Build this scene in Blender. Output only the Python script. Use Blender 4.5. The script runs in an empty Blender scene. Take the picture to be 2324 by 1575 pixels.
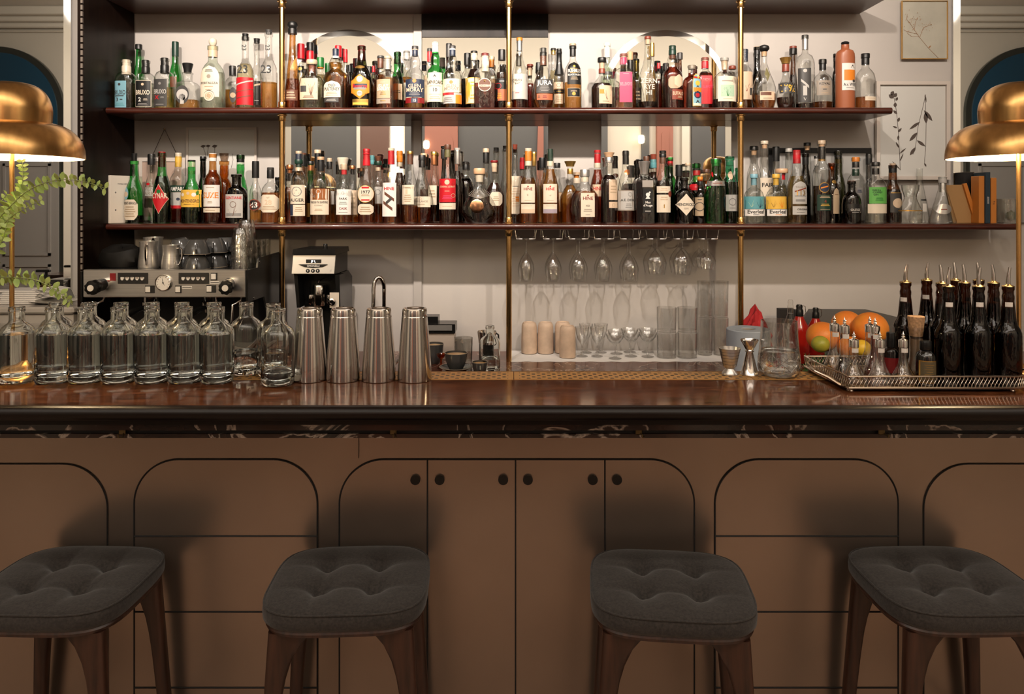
import bpy, math, random
from mathutils import Vector, Matrix
random.seed(7)
PI = math.pi
sc = bpy.context.scene
COL = sc.collection
# ------------------------------------------------------------------ camera
CZ = 1.56                      # eye height (m)
F = 1680.0                     # focal length in pixels of the 2324 x 1575 frame
CX, CY = 1162.0, 470.0         # vanishing point of the level view
cam_d = bpy.data.cameras.new('camera')
cam_d.sensor_fit = 'HORIZONTAL'; cam_d.sensor_width = 36.0
cam_d.lens = 36.0 * F / 2324.0
cam_d.shift_y = -(787.5 - CY) / 2324.0
cam_d.clip_start = 0.05; cam_d.clip_end = 60
cam = bpy.data.objects.new('camera', cam_d); COL.objects.link(cam)
cam.location = (0, 0, CZ); cam.rotation_euler = (PI/2, 0, 0)
sc.camera = cam
sc.view_settings.view_transform = 'Standard'
sc.view_settings.look = 'None'
sc.view_settings.gamma = 1.0
sc.view_settings.use_curve_mapping = False
sc.view_settings.exposure = 0.0
cy = sc.cycles
cy.use_denoising = True
try: cy.denoiser = 'OPENIMAGEDENOISE'
except Exception: pass
cy.max_bounces = 12; cy.diffuse_bounces = 3; cy.glossy_bounces = 5
cy.transmission_bounces = 12; cy.transparent_max_bounces = 28
cy.caustics_reflective = False; cy.caustics_refractive = False
cy.sample_clamp_indirect = 4.0; cy.blur_glossy = 0.6
# ------------------------------------------------------------------ world and lights
w = bpy.data.worlds.new('world'); sc.world = w; w.use_nodes = True
bg = w.node_tree.nodes['Background']
bg.inputs[0].default_value = (0.95, 0.82, 0.70, 1); bg.inputs[1].default_value = 0.10

def spot(name, loc, target, power, size, blend, color, radius):
    l = bpy.data.lights.new(name, 'SPOT'); l.energy = power; l.spot_size = math.radians(size)
    l.spot_blend = blend; l.color = color; l.shadow_soft_size = radius
    o = bpy.data.objects.new(name, l); COL.objects.link(o); o.location = loc
    o.rotation_euler = (Vector(target) - Vector(loc)).to_track_quat('-Z', 'Y').to_euler()
    return o
WARM = (1.0, 0.87, 0.75)
for i, (x, p, tx) in enumerate([(-1.30, 145, -1.30), (-0.62, 185, -0.62), (0.02, 85, 0.05), (0.62, 180, 0.62), (1.45, 62, 1.60)]):
    spot('spot_light', (x, 1.78, 2.99), (tx, 3.45, 2.42), p, 84, 0.85, WARM, 0.028)
for i, x in enumerate([-2.4, -0.9, 0.7, 2.4]):
    spot('opposite_fill_spot', (x, 0.35, 3.55), (x, -1.5, 2.1), 90, 110, 0.9, (1.0, 0.86, 0.70), 0.10)  # added fill spots that brighten the wall reflected in the mirrors

def area(name, loc, rot, sx, sy, power, color):
    l = bpy.data.lights.new(name, 'AREA'); l.shape = 'RECTANGLE'; l.size = sx; l.size_y = sy
    l.energy = power; l.color = color
    o = bpy.data.objects.new(name, l); COL.objects.link(o); o.location = loc; o.rotation_euler = rot
    return o
area('room_fill_light', (0, -0.6, 3.64), (math.radians(20), 0, 0), 7.0, 0.9, 62, (1.0, 0.90, 0.80))  # added soft ambient fill, set so the counter shades the bar front
o_ = area('opposite_fill_area', (0, 0.9, 3.45), (math.radians(-62), 0, 0), 9.0, 0.7, 230, (1.0, 0.90, 0.78))  # added fill, lifts the opposite wall and its reflections in steel and mirrors
# lamps on the bar get their own bulbs in the lamp builder

# ------------------------------------------------------------------ helpers
def P(px, py, d):
    """point at distance d that a pixel of the photograph looks at"""
    return Vector(((px - CX) / F * d, d, CZ - (py - CY) / F * d))
def X(px, d): return (px - CX) / F * d
def Z(py, d): return CZ - (py - CY) / F * d

MATS = {}
def newmat(name):
    m = bpy.data.materials.new(name); m.use_nodes = True
    nt = m.node_tree; nt.nodes.clear()
    out = nt.nodes.new('ShaderNodeOutputMaterial')
    return m, nt, out
def N(nt, t, **kw):
    n = nt.nodes.new(t)
    for k, v in kw.items(): setattr(n, k, v)
    return n
def pbr(name, col, rough=0.5, metal=0.0, noise=0.0, nscale=20.0, col2=None, bump=0.0, bscale=60.0, stretch=None, coat=0.0, emis=None, estr=0.0, sheen=0.0, distort=0.0, spec=None, aniso=0.0):
    if name in MATS: return MATS[name]
    m, nt, out = newmat(name)
    b = N(nt, 'ShaderNodeBsdfPrincipled'); nt.links.new(b.outputs[0], out.inputs[0])
    b.inputs['Base Color'].default_value = (*col, 1); b.inputs['Roughness'].default_value = rough
    b.inputs['Metallic'].default_value = metal
    if spec is not None: b.inputs['Specular IOR Level'].default_value = spec
    if coat: b.inputs['Coat Weight'].default_value = coat; b.inputs['Coat Roughness'].default_value = 0.06
    if sheen: b.inputs['Sheen Weight'].default_value = sheen
    if emis: b.inputs['Emission Color'].default_value = (*emis, 1); b.inputs['Emission Strength'].default_value = estr
    tc = None
    def coords():
        t = N(nt, 'ShaderNodeTexCoord'); mp = N(nt, 'ShaderNodeMapping')
        nt.links.new(t.outputs['Object'], mp.inputs[0])
        if stretch: mp.inputs['Scale'].default_value = stretch
        return mp.outputs[0]
    if noise or col2 is not None:
        c = coords(); n = N(nt, 'ShaderNodeTexNoise'); n.inputs['Scale'].default_value = nscale
        n.inputs['Detail'].default_value = 5; n.inputs['Distortion'].default_value = distort
        nt.links.new(c, n.inputs['Vector'])
        r = N(nt, 'ShaderNodeValToRGB'); nt.links.new(n.outputs[0], r.inputs[0])
        c2 = col2 or tuple(max(0, x * (1 - noise)) for x in col)
        r.color_ramp.elements[0].position = 0.35; r.color_ramp.elements[1].position = 0.65
        r.color_ramp.elements[0].color = (*c2, 1); r.color_ramp.elements[1].color = (*col, 1)
        nt.links.new(r.outputs[0], b.inputs['Base Color'])
    if bump:
        c = coords(); n = N(nt, 'ShaderNodeTexNoise'); n.inputs['Scale'].default_value = bscale
        n.inputs['Detail'].default_value = 3
        nt.links.new(c, n.inputs['Vector'])
        bp = N(nt, 'ShaderNodeBump'); bp.inputs['Strength'].default_value = bump; bp.inputs['Distance'].default_value = 0.002
        nt.links.new(n.outputs[0], bp.inputs['Height']); nt.links.new(bp.outputs[0], b.inputs['Normal'])
    MATS[name] = m
    return m
def marble(name, base, dark, vein, vscale=3.0, rough=0.12):
    if name in MATS: return MATS[name]
    m, nt, out = newmat(name)
    b = N(nt, 'ShaderNodeBsdfPrincipled'); nt.links.new(b.outputs[0], out.inputs[0])
    b.inputs['Roughness'].default_value = rough
    t = N(nt, 'ShaderNodeTexCoord')
    n = N(nt, 'ShaderNodeTexNoise'); n.inputs['Scale'].default_value = vscale; n.inputs['Detail'].default_value = 9
    n.inputs['Distortion'].default_value = 1.6; nt.links.new(t.outputs['Object'], n.inputs['Vector'])
    r = N(nt, 'ShaderNodeValToRGB'); e = r.color_ramp.elements
    e[0].position = 0.0; e[0].color = (*dark, 1); e[1].position = 0.45; e[1].color = (*base, 1)
    for p, c in ((0.485, base), (0.505, vein), (0.525, dark), (0.62, base), (0.70, dark)):
        k = e.new(p); k.color = (*c, 1)
    nt.links.new(n.outputs[0], r.inputs[0]); nt.links.new(r.outputs[0], b.inputs['Base Color'])
    MATS[name] = m
    return m
def glass_thin(name, tint=(0.97, 0.975, 0.965), edge=None, gloss=0.85, base=0.07, wavy=0.35):
    """bottle wall: what lies behind shows through, walls seen edge-on are deeper in colour and reflect more"""
    if name in MATS: return MATS[name]
    edge = edge or tuple(c * c * 0.50 for c in tint)
    m, nt, out = newmat(name)
    lw = N(nt, 'ShaderNodeLayerWeight'); lw.inputs[0].default_value = 0.5
    r = N(nt, 'ShaderNodeValToRGB'); e = r.color_ramp.elements
    e[0].position = 0.45; e[0].color = (*tint, 1); e[1].position = 0.95; e[1].color = (*edge, 1)
    nt.links.new(lw.outputs['Facing'], r.inputs[0])
    tr = N(nt, 'ShaderNodeBsdfTransparent'); nt.links.new(r.outputs[0], tr.inputs[0])
    gl = N(nt, 'ShaderNodeBsdfGlossy'); gl.inputs['Roughness'].default_value = 0.06
    tc = N(nt, 'ShaderNodeTexCoord'); mp_ = N(nt, 'ShaderNodeMapping'); mp_.inputs['Scale'].default_value = (1, 1, 0.35); nt.links.new(tc.outputs['Object'], mp_.inputs[0])
    ns_ = N(nt, 'ShaderNodeTexNoise'); ns_.inputs['Scale'].default_value = 85; ns_.inputs['Detail'].default_value = 2; nt.links.new(mp_.outputs[0], ns_.inputs['Vector'])
    bp = N(nt, 'ShaderNodeBump'); bp.inputs['Strength'].default_value = wavy; bp.inputs['Distance'].default_value = 0.004; nt.links.new(ns_.outputs[0], bp.inputs['Height']); nt.links.new(bp.outputs[0], gl.inputs['Normal'])
    p = N(nt, 'ShaderNodeMath', operation='POWER'); nt.links.new(lw.outputs['Facing'], p.inputs[0]); p.inputs[1].default_value = 3.5
    ml = N(nt, 'ShaderNodeMath', operation='MULTIPLY_ADD'); nt.links.new(p.outputs[0], ml.inputs[0])
    ml.inputs[1].default_value = gloss; ml.inputs[2].default_value = base
    mx = N(nt, 'ShaderNodeMixShader'); nt.links.new(ml.outputs[0], mx.inputs[0])
    nt.links.new(tr.outputs[0], mx.inputs[1]); nt.links.new(gl.outputs[0], mx.inputs[2]); nt.links.new(mx.outputs[0], out.inputs[0])
    MATS[name] = m
    return m
def glass_real(name, col=(1, 1, 1), ior=1.45, rough=0.0):
    if name in MATS: return MATS[name]
    m, nt, out = newmat(name)
    g = N(nt, 'ShaderNodeBsdfGlass'); g.inputs['Color'].default_value = (*col, 1); g.inputs['IOR'].default_value = ior
    g.inputs['Roughness'].default_value = rough
    nt.links.new(g.outputs[0], out.inputs[0]); MATS[name] = m
    return m
def liquid(name, col, mix=0.38):
    if name in MATS: return MATS[name]
    m, nt, out = newmat(name)
    tr = N(nt, 'ShaderNodeBsdfTransparent'); tr.inputs[0].default_value = (*col, 1)
    rf = N(nt, 'ShaderNodeBsdfRefraction'); rf.inputs['Color'].default_value = (*col, 1); rf.inputs['IOR'].default_value = 1.34
    a = N(nt, 'ShaderNodeMixShader'); a.inputs[0].default_value = mix
    nt.links.new(tr.outputs[0], a.inputs[1]); nt.links.new(rf.outputs[0], a.inputs[2])
    gl = N(nt, 'ShaderNodeBsdfGlossy'); gl.inputs['Roughness'].default_value = 0.05
    b = N(nt, 'ShaderNodeMixShader'); b.inputs[0].default_value = 0.04
    nt.links.new(a.outputs[0], b.inputs[1]); nt.links.new(gl.outputs[0], b.inputs[2]); nt.links.new(b.outputs[0], out.inputs[0])
    MATS[name] = m
    return m

class MB:
    """collects shapes and links them as one mesh object"""
    def __init__(s): s.v = []; s.f = []; s.m = []
    def add(s, vs, fs, mi=0):
        o = len(s.v); s.v += [tuple(v) for v in vs]
        s.f += [tuple(i + o for i in f) for f in fs]; s.m += [mi] * len(fs)
        return s
    def box(s, x0, x1, y0, y1, z0, z1, mi=0, bev=0.0):
        if bev <= 0:
            v = [(x, y, z) for z in (z0, z1) for y in (y0, y1) for x in (x0, x1)]
            return s.add(v, [(0, 2, 3, 1), (4, 5, 7, 6), (0, 1, 5, 4), (2, 6, 7, 3), (0, 4, 6, 2), (1, 3, 7, 5)], mi)
        b = min(bev, (x1-x0)/2.01, (y1-y0)/2.01, (z1-z0)/2.01)
        rings = []
        def ring(x0, x1, y0, y1, z, c):
            return [(x0+c, y0, z), (x1-c, y0, z), (x1, y0+c, z), (x1, y1-c, z), (x1-c, y1, z), (x0+c, y1, z), (x0, y1-c, z), (x0, y0+c, z)]
        R = [ring(x0+b, x1-b, y0+b, y1-b, z0, b*0.3), ring(x0, x1, y0, y1, z0+b, b), ring(x0, x1, y0, y1, z1-b, b), ring(x0+b, x1-b, y0+b, y1-b, z1, b*0.3)]
        vs = [p for r in R for p in r]; fs = []
        for k in range(3):
            for i in range(8):
                j = (i+1) % 8; fs.append((k*8+i, k*8+j, (k+1)*8+j, (k+1)*8+i))
        fs.append(tuple(range(7, -1, -1))); fs.append(tuple(24+i for i in range(8)))
        return s.add(vs, fs, mi)
    def lathe(s, prof, seg=24, c=(0, 0, 0), mi=0, n=2.0, dy=1.0, cap0=True, cap1=True, axis='z', rmaxy=None):
        """prof = [(r, z)]; n = superellipse exponent (2 round, 6 squarish)"""
        vs = []; fs = []
        for r, z in prof:
            for k in range(seg):
                a = 2 * PI * (k + 0.5) / seg; ca, sa = math.cos(a), math.sin(a)
                if n != 2.0:
                    q = (abs(ca)**n + abs(sa)**n) ** (-1.0/n); ca *= q; sa *= q
                ry = r * dy
                if rmaxy: ry = min(ry, rmaxy)
                x, y = r * ca, ry * sa
                if axis == 'z': vs.append((c[0]+x, c[1]+y, c[2]+z))
                elif axis == 'y': vs.append((c[0]+x, c[1]+z, c[2]-y))
                else: vs.append((c[0]+z, c[1]+x, c[2]+y))
        for i in range(len(prof) - 1):
            for k in range(seg):
                a, b = i*seg+k, i*seg+(k+1) % seg
                fs.append((a, b, b+seg, a+seg))
        if cap0 and prof[0][0] > 1e-5: fs.append(tuple(range(seg-1, -1, -1)))
        if cap1 and prof[-1][0] > 1e-5: fs.append(tuple((len(prof)-1)*seg+k for k in range(seg)))
        return s.add(vs, fs, mi)
    def tube(s, pts, r, seg=8, mi=0, caps=True):
        pts = [Vector(p) for p in pts]; nn = len(pts); vs = []; fs = []
        rr = r if isinstance(r, (list, tuple)) else [r]*nn
        up = Vector((0, 0, 1)); prev = None
        for i, p in enumerate(pts):
            t = (pts[min(i+1, nn-1)] - pts[max(i-1, 0)]).normalized()
            if prev is None:
                a = up if abs(t.z) < 0.9 else Vector((0, 1, 0)); u = t.cross(a).normalized()
            else:
                u = (prev - t * prev.dot(t)); u = u.normalized() if u.length > 1e-6 else t.orthogonal().normalized()
            prev = u; w_ = t.cross(u)
            for k in range(seg):
                a = 2*PI*k/seg; vs.append(p + (u*math.cos(a) + w_*math.sin(a)) * rr[i])
        for i in range(nn-1):
            for k in range(seg):
                a, b = i*seg+k, i*seg+(k+1) % seg; fs.append((a, a+seg, b+seg, b))
        if caps: fs.append(tuple(range(seg))); fs.append(tuple((nn-1)*seg+k for k in range(seg-1, -1, -1)))
        return s.add(vs, fs, mi)
    def slab(s, poly, y0, y1, mi=0):
        """extrude an x-z outline (anticlockwise seen from -y) from y0 (front) to y1"""
        n = len(poly); vs = [(x, y0, z) for x, z in poly] + [(x, y1, z) for x, z in poly]
        fs = [tuple(range(n)), tuple(range(2*n-1, n-1, -1))]
        for i in range(n):
            j = (i+1) % n; fs.append((i, i+n, j+n, j))
        return s.add(vs, fs, mi)
    def slabz(s, poly, z0, z1, mi=0):
        n = len(poly); vs = [(x, y, z0) for x, y in poly] + [(x, y, z1) for x, y in poly]
        fs = [tuple(range(n-1, -1, -1)), tuple(range(n, 2*n))]
        for i in range(n):
            j = (i+1) % n; fs.append((i, j, j+n, i+n))
        return s.add(vs, fs, mi)
    def text(s, body, cx, cz, h, mi=0, y=0.0, maxw=None, fn=None, depth=0.0):
        vs, fs, wd = glyphs(body)
        k = h / 0.70
        if maxw and wd * k > maxw: kx = maxw / wd
        else: kx = k
        out = []
        for a, b in vs:
            x, z = cx + a*kx, cz + (b-0.35)*k
            out.append(fn(x, z) if fn else (x, y, z))
        return s.add(out, fs, mi)
    def build(s, name, mats, parent=None, loc=None, smooth=40, rot=None):
        me = bpy.data.meshes.new(name); me.from_pydata(s.v, [], s.f)
        if not isinstance(mats, (list, tuple)): mats = [mats]
        for m in mats: me.materials.append(m)
        if len(mats) > 1: me.polygons.foreach_set('material_index', s.m)
        if smooth:
            me.polygons.foreach_set('use_smooth', [True]*len(me.polygons))
            me.set_sharp_from_angle(angle=math.radians(smooth))
        me.update()
        o = bpy.data.objects.new(name, me); COL.objects.link(o)
        if parent is not None: o.parent = parent
        if loc is not None: o.location = loc
        if rot is not None: o.rotation_euler = rot
        return o
_G = {}
def glyphs(body):
    if body in _G: return _G[body]
    cu = bpy.data.curves.new('t', 'FONT'); cu.body = body; cu.align_x = 'CENTER'; cu.resolution_u = 2; cu.offset = 0.018
    ob = bpy.data.objects.new('t', cu); me = ob.to_mesh()
    vs = [(v.co.x, v.co.y) for v in me.vertices]; fs = [tuple(p.vertices) for p in me.polygons]
    ob.to_mesh_clear(); bpy.data.objects.remove(ob); bpy.data.curves.remove(cu)
    wd = (max(v[0] for v in vs) - min(v[0] for v in vs)) if vs else 1
    _G[body] = (vs, fs, wd); return _G[body]

def tag(o, label, cat, group=None, kind=None):
    o['label'] = label; o['category'] = cat
    if group: o['group'] = group
    if kind: o['kind'] = kind
    return o
def thing(name, loc, label, cat, group=None, rz=0.0):
    o = bpy.data.objects.new(name, None); COL.objects.link(o); o.location = loc; o.rotation_euler = (0, 0, rz)
    o.empty_display_size = 0.05
    return tag(o, label, cat, group)
def struct(o, label=None):
    o['kind'] = 'structure'
    if label: o['label'] = label
    return o
def kids(o): return [c for c in bpy.data.objects if c.parent == o]
def dup(root, loc, label, rz=None, group=None, keep=None):
    r = root.copy(); COL.objects.link(r); r.location = loc
    if rz is not None: r.rotation_euler = (0, 0, rz)
    r['label'] = label
    if group: r['group'] = group
    for ch in kids(root):
        c = ch.copy(); COL.objects.link(c); c.parent = r
        for g in kids(ch):
            d = g.copy(); COL.objects.link(d); d.parent = c
    return r
def sq(c): return tuple(math.sqrt(x) for x in c)
def srgb(r, g, b):
    return tuple((x/255/12.92 if x/255 <= 0.04045 else ((x/255+0.055)/1.055)**2.4) for x in (r, g, b))

# ------------------------------------------------------------------ materials
M_wall = pbr('wall_paint', (0.50, 0.465, 0.435), 0.75, bump=0.15, bscale=35, noise=0.06, nscale=3)
M_wall2 = pbr('wall_paint_shade', (0.40, 0.375, 0.355), 0.7)  # wall grey darkened to stand in for shading on the trim strip
M_room = pbr('room_wall_paint', (0.50, 0.45, 0.375), 0.7)
M_roomgrey = pbr('room_door_paint', (0.34, 0.315, 0.29), 0.55)
M_mould = pbr('moulding_paint', (0.55, 0.50, 0.42), 0.6)
M_terra = pbr('terracotta_paint', (0.26, 0.095, 0.062), 0.6)
M_ceil = pbr('ceiling_paint', (0.62, 0.58, 0.52), 0.8)
M_floor = pbr('floor_wood', (0.34, 0.235, 0.165), 0.35, col2=(0.24, 0.155, 0.105), nscale=3, stretch=(1, 9, 1))
M_maho = pbr('mahogany', (0.070, 0.015, 0.008), 0.28, col2=(0.034, 0.008, 0.005), nscale=6, stretch=(1.2, 14, 14), coat=0.25)
M_dark = pbr('dark_wood', (0.012, 0.006, 0.004), 0.32, col2=(0.006, 0.003, 0.0025), nscale=5, stretch=(8, 8, 1), spec=0.14)
M_burl = pbr('bar_top_wood', (0.140, 0.046, 0.018), 0.11, col2=(0.048, 0.015, 0.006), nscale=7, stretch=(1.0, 5, 1), distort=1.5, coat=0.12)
M_nose = pbr('bar_edge_wood', (0.006, 0.003, 0.002), 0.30, spec=0.22)
M_brass = pbr('brass', (0.80, 0.50, 0.20), 0.20, 1.0, noise=0.25, nscale=14, stretch=(1, 1, 0.3))
M_brassb = pbr('brushed_brass', (0.74, 0.43, 0.16), 0.27, 1.0, noise=0.2, nscale=60, stretch=(1, 1, 0.02))
M_gold = pbr('gold_paint', (0.75, 0.50, 0.18), 0.3, 0.9)
M_steel = pbr('polished_steel', (0.66, 0.63, 0.60), 0.13, 1.0)
M_steelb = pbr('brushed_steel', (0.62, 0.60, 0.575), 0.28, 0.85, noise=0.15, nscale=30, stretch=(0.05, 1, 8))
M_chrome = pbr('chrome', (0.78, 0.77, 0.75), 0.05, 1.0)
M_silver = pbr('tray_silver', (0.55, 0.46, 0.38), 0.18, 1.0)
M_black = pbr('black_plastic', (0.007, 0.007, 0.007), 0.25, spec=0.30)
M_blackm = pbr('black_matt', (0.006, 0.005, 0.005), 0.6)
M_white = pbr('white_plastic', (0.75, 0.72, 0.68), 0.4)
M_bronze = pbr('bronze_panel', (0.32, 0.250, 0.204), 0.28, 0.84, noise=0.10, nscale=3.5)
M_fabric = pbr('charcoal_wool', (0.034, 0.028, 0.024), 0.9, col2=(0.017, 0.014, 0.012), nscale=170, bump=0.3, bscale=420, sheen=0.15, spec=0.3)
M_leg = pbr('walnut_leg', (0.048, 0.018, 0.010), 0.38, col2=(0.018, 0.007, 0.004), nscale=6, stretch=(14, 14, 1))
M_rmarble = marble('red_marble', (0.165, 0.058, 0.035), (0.06, 0.020, 0.014), (0.46, 0.34, 0.27), 4.5)
M_dmarble = marble('dark_marble', (0.030, 0.016, 0.012), (0.010, 0.006, 0.005), (0.40, 0.34, 0.30), 5.0)
M_wmarble = marble('white_marble', (0.50, 0.47, 0.44), (0.42, 0.40, 0.38), (0.22, 0.21, 0.20), 1.5)
M_mirror = pbr('mirror_silver', (0.80, 0.80, 0.79), 0.012, 1.0)
M_bevel = pbr('mirror_bevel', (0.84, 0.84, 0.82), 0.05, 1.0)
M_clear = glass_thin('clear_glass')
M_solid = glass_real('bottle_glass', (0.985, 0.995, 0.985), 1.47)
M_water = glass_real('water', (0.985, 0.99, 0.99), 1.33)
M_cloth = pbr('white_cloth', (0.80, 0.78, 0.76), 0.9, bump=0.3, bscale=90)
M_cork = pbr('cork', (0.56, 0.33, 0.17), 0.8, noise=0.4, nscale=160)
M_cup = pbr('grey_glaze', (0.055, 0.055, 0.055), 0.16)
M_paper = pbr('paper', (0.76, 0.68, 0.58), 0.7)
# ------------------------------------------------------------------ setting
WD = 3.58; BZ = CZ - 0.46      # wall distance, bar top height 1.10
CBZ = Z(818, 3.36)             # back counter height
HX = 7.2; YB = -1.5; HC = 3.85
struct(MB().box(-HX, HX, YB, WD+0.12, -0.1, 0).build('floor', M_floor, smooth=0), 'brown wooden floor of the bar room')
struct(MB().box(-HX, HX, YB, WD+0.12, HC, HC+0.1).build('ceiling', M_ceil, smooth=0), 'pale ceiling')
struct(MB().box(-HX, HX, WD, WD+0.1, 0, HC).build('wall_back', M_wall, smooth=0), 'grey painted wall behind the bottle shelves')
struct(MB().box(-HX, HX, YB-0.1, YB, 0, HC).build('wall_front', M_room, smooth=0), 'beige wall seen in the mirrors')
struct(MB().box(-HX-0.1, -HX, YB, WD, 0, HC).build('wall_left', M_room, smooth=0), 'beige side wall')
struct(MB().box(HX, HX+0.1, YB, WD, 0, HC).build('wall_right', M_room, smooth=0), 'beige side wall')
# opposite wall, seen only in the mirrors (virtual distance 2*WD - YB)
VD = 2*3.565 - YB
def vx(px): return X(px, VD)
def vz(py): return Z(py, VD)
mb = MB()
for (z0, z1, t) in ((HC-0.10, HC, 0.22), (HC-0.16, HC-0.10, 0.15), (HC-0.22, HC-0.16, 0.09), (HC-0.26, HC-0.235, 0.05)):
    mb.box(-HX, HX, YB, YB+t, z0, z1, bev=0.012)
mb.box(-HX, HX, YB, YB+0.035, vz(60)-0.02, vz(60)+0.02)
struct(mb.build('trim_1', M_mould, smooth=0), 'stepped crown moulding at the top of the room')
def arch_poly(x0, x1, z0, z1, r=None, seg=20):
    r = r or (x1-x0)/2; p = [(x0, z0), (x1, z0)]
    for k in range(seg+1):
        a = PI/2*k/seg; p.append((x1-r+r*math.cos(a), z1-r+r*math.sin(a)))
    for k in range(seg+1):
        a = PI/2+PI/2*k/seg; p.append((x0+r+r*math.cos(a), z1-r+r*math.sin(a)))
    return [q for i, q in enumerate(p) if i == 0 or (abs(q[0]-p[i-1][0])+abs(q[1]-p[i-1][1])) > 1e-5]
def yslab(mb, poly, y0, y1, mi=0):   # faces +y
    q = [(-x, z) for x, z in poly]
    n0 = len(mb.v); mb.slab(q, -y1, -y0, mi)
    mb.v[n0:] = [(-x, -y, z) for x, y, z in mb.v[n0:]]
M_blue = pbr('night_blue_glass', (0.008, 0.045, 0.082), 0.45)
for i, cxp in enumerate((2, 2334)):
    c = vx(cxp); r = 149/F*VD
    top = vz(108)
    mb = MB(); yslab(mb, arch_poly(c-r, c+r, 0.0, top), YB, YB+0.05)
    fr = struct(mb.build('window_%d' % (i+1), pbr('window_frame_metal', (0.10, 0.11, 0.10), 0.25, 0.8)), 'arched window with dark blue panes above a grey panelled shutter')
    mb = MB(); yslab(mb, arch_poly(c-r+0.07, c+r-0.07, vz(355), top-0.07), YB+0.04, YB+0.062); mb.build('window_pane', M_blue, fr)
    mb = MB()
    yslab(mb, [(c-r+0.05, 0), (c+r-0.05, 0), (c+r-0.05, vz(360)), (c-r+0.05, vz(360))], YB+0.04, YB+0.07)
    for sx in (-1, 1):
        a = c + sx*r*0.47; hw = r*0.36
        for z0, z1 in ((0.2, 0.9), (1.0, vz(372))):
            for (p, q, u, v) in ((a-hw, a+hw, z0, z0+0.03), (a-hw, a+hw, z1-0.03, z1), (a-hw, a-hw+0.03, z0, z1), (a+hw-0.03, a+hw, z0, z1)):
                mb.box(p, q, YB+0.06, YB+0.085, u, v, 0)
    mb.build('shutter', M_roomgrey, fr, smooth=0)
# painted strips and arches of the opposite wall
def strip(i, px0, px1, mat, z0=0.0, z1=None, t=0.04, desc='painted pilaster strip seen in the mirror'):
    struct(MB().box(vx(px0), vx(px1), YB, YB+t, z0, z1 or vz(238)).build('trim_%d' % i, mat, smooth=0), desc)
M_char = pbr('charcoal_paint', (0.060, 0.058, 0.056), 0.5)
strip(2, 600, 812, M_char); strip(3, 812, 820, M_mould, t=0.07); strip(4, 820, 884, pbr('umber_paint', (0.10, 0.045, 0.028), 0.5), t=0.05)
strip(5, 922, 930, M_mould, t=0.07); strip(6, 930, 966, M_char); strip(7, 1034, 1352, M_char, t=0.03)
strip(8, 1352, 1376, M_terra, t=0.06); strip(9, 1455, 1472, M_char); strip(10, 1545, 1562, M_mould, t=0.06)
strip(11, 1568, 1644, M_char); strip(12, 1644, 1650, M_terra, t=0.06)
for k, (a, b) in enumerate(((966, 1040), (1488, 1524))):
    mb = MB(); yslab(mb, [(vx(a), 0), (vx(b), 0), (vx(b), vz(240)), (vx(a), vz(240))], YB, YB+0.09)
    yslab(mb, arch_poly(vx(a)+0.05, vx(b)-0.05, 0, vz(300)), YB+0.09, YB+0.10)
    struct(mb.build('trim_%d' % (13+k), M_terra), 'terracotta arch seen in the mirror')
mb = MB(); yslab(mb, [(vx(1205), 0), (vx(1233), 0), (vx(1233), vz(240)), (vx(1222), vz(240))], YB+0.03, YB+0.08)
struct(mb.build('trim_15', M_terra), 'slanted terracotta strip seen in the mirror')
M_glow = pbr('lit_window', (0.9, 0.85, 0.75), 0.5, emis=(1.0, 0.90, 0.76), estr=2.6)
struct(MB().box(vx(888), vx(916), YB, YB+0.03, vz(420), vz(286)).build('window_3', M_glow, smooth=0), 'small lit window seen in the mirror')
for px, py, lab in ((970, 330, 'small glowing wall sconce beside the terracotta arch in the mirror'), (1452, 318, 'small glowing wall sconce on the pale wall in the mirror')):
    t = thing('wall_sconce', (vx(px), YB+0.10, vz(py)), lab, 'wall light')
    MB().lathe([(0.001, -0.05), (0.03, -0.04), (0.035, 0), (0.03, 0.04), (0.001, 0.05)], 16).build('globe', pbr('sconce_glow', (1, 0.9, 0.7), 0.5, emis=(1.0, 0.80, 0.5), estr=14), t)
    MB().box(-0.012, 0.012, -0.10, -0.03, -0.012, 0.012).build('bracket', M_brass, t)
# ---- back wall details
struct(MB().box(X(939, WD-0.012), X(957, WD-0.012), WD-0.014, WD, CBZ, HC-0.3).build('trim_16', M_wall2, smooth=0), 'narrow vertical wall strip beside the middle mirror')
SF, SB = 3.30, 3.562                      # shelf front and back
S1T, S1B = Z(243, SF), Z(258, SF)
S2T, S2B = Z(508, SF), Z(522, SF)
S0B = Z(-3, SF)
# big side mirrors with a bevelled edge
def side_mirror(sx, lab):
    xe = 2.125
    t = thing('wall_mirror', (sx*4.2, WD-0.02, CBZ+0.204), lab, 'mirror')
    a, b = sx*xe-t.location.x, sx*6.9-t.location.x
    z1 = 2.8; zb0 = -0.2 if sx < 0 else S2T-CBZ-0.204
    x0, x1 = min(a, b)+(0.032 if sx > 0 else 0), max(a, b)-(0.032 if sx < 0 else 0)
    MB().box(x0, x1, 0, 0.012, zb0, z1).build('mirror_pane', M_mirror, t, smooth=0)
    bx0 = x0-0.032 if sx > 0 else x1; 
    xs = (bx0, bx0+0.032)
    ys = (0.004, 0.0) if sx > 0 else (0.0, 0.004)
    v = [(xs[0], ys[0], zb0), (xs[1], ys[1], zb0), (xs[1], ys[1], z1), (xs[0], ys[0], z1), (xs[0], 0.012, zb0), (xs[1], 0.012, zb0), (xs[1], 0.012, z1), (xs[0], 0.012, z1)]
    MB().add(v, [(0, 1, 2, 3), (5, 4, 7, 6), (0, 4, 5, 1), (3, 2, 6, 7), (0, 3, 7, 4), (1, 5, 6, 2)]).build('bevelled_edge', M_bevel, t, smooth=0)
side_mirror(-1, 'tall wall mirror left of the dark cabinet, reflecting an arched blue window')
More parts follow.
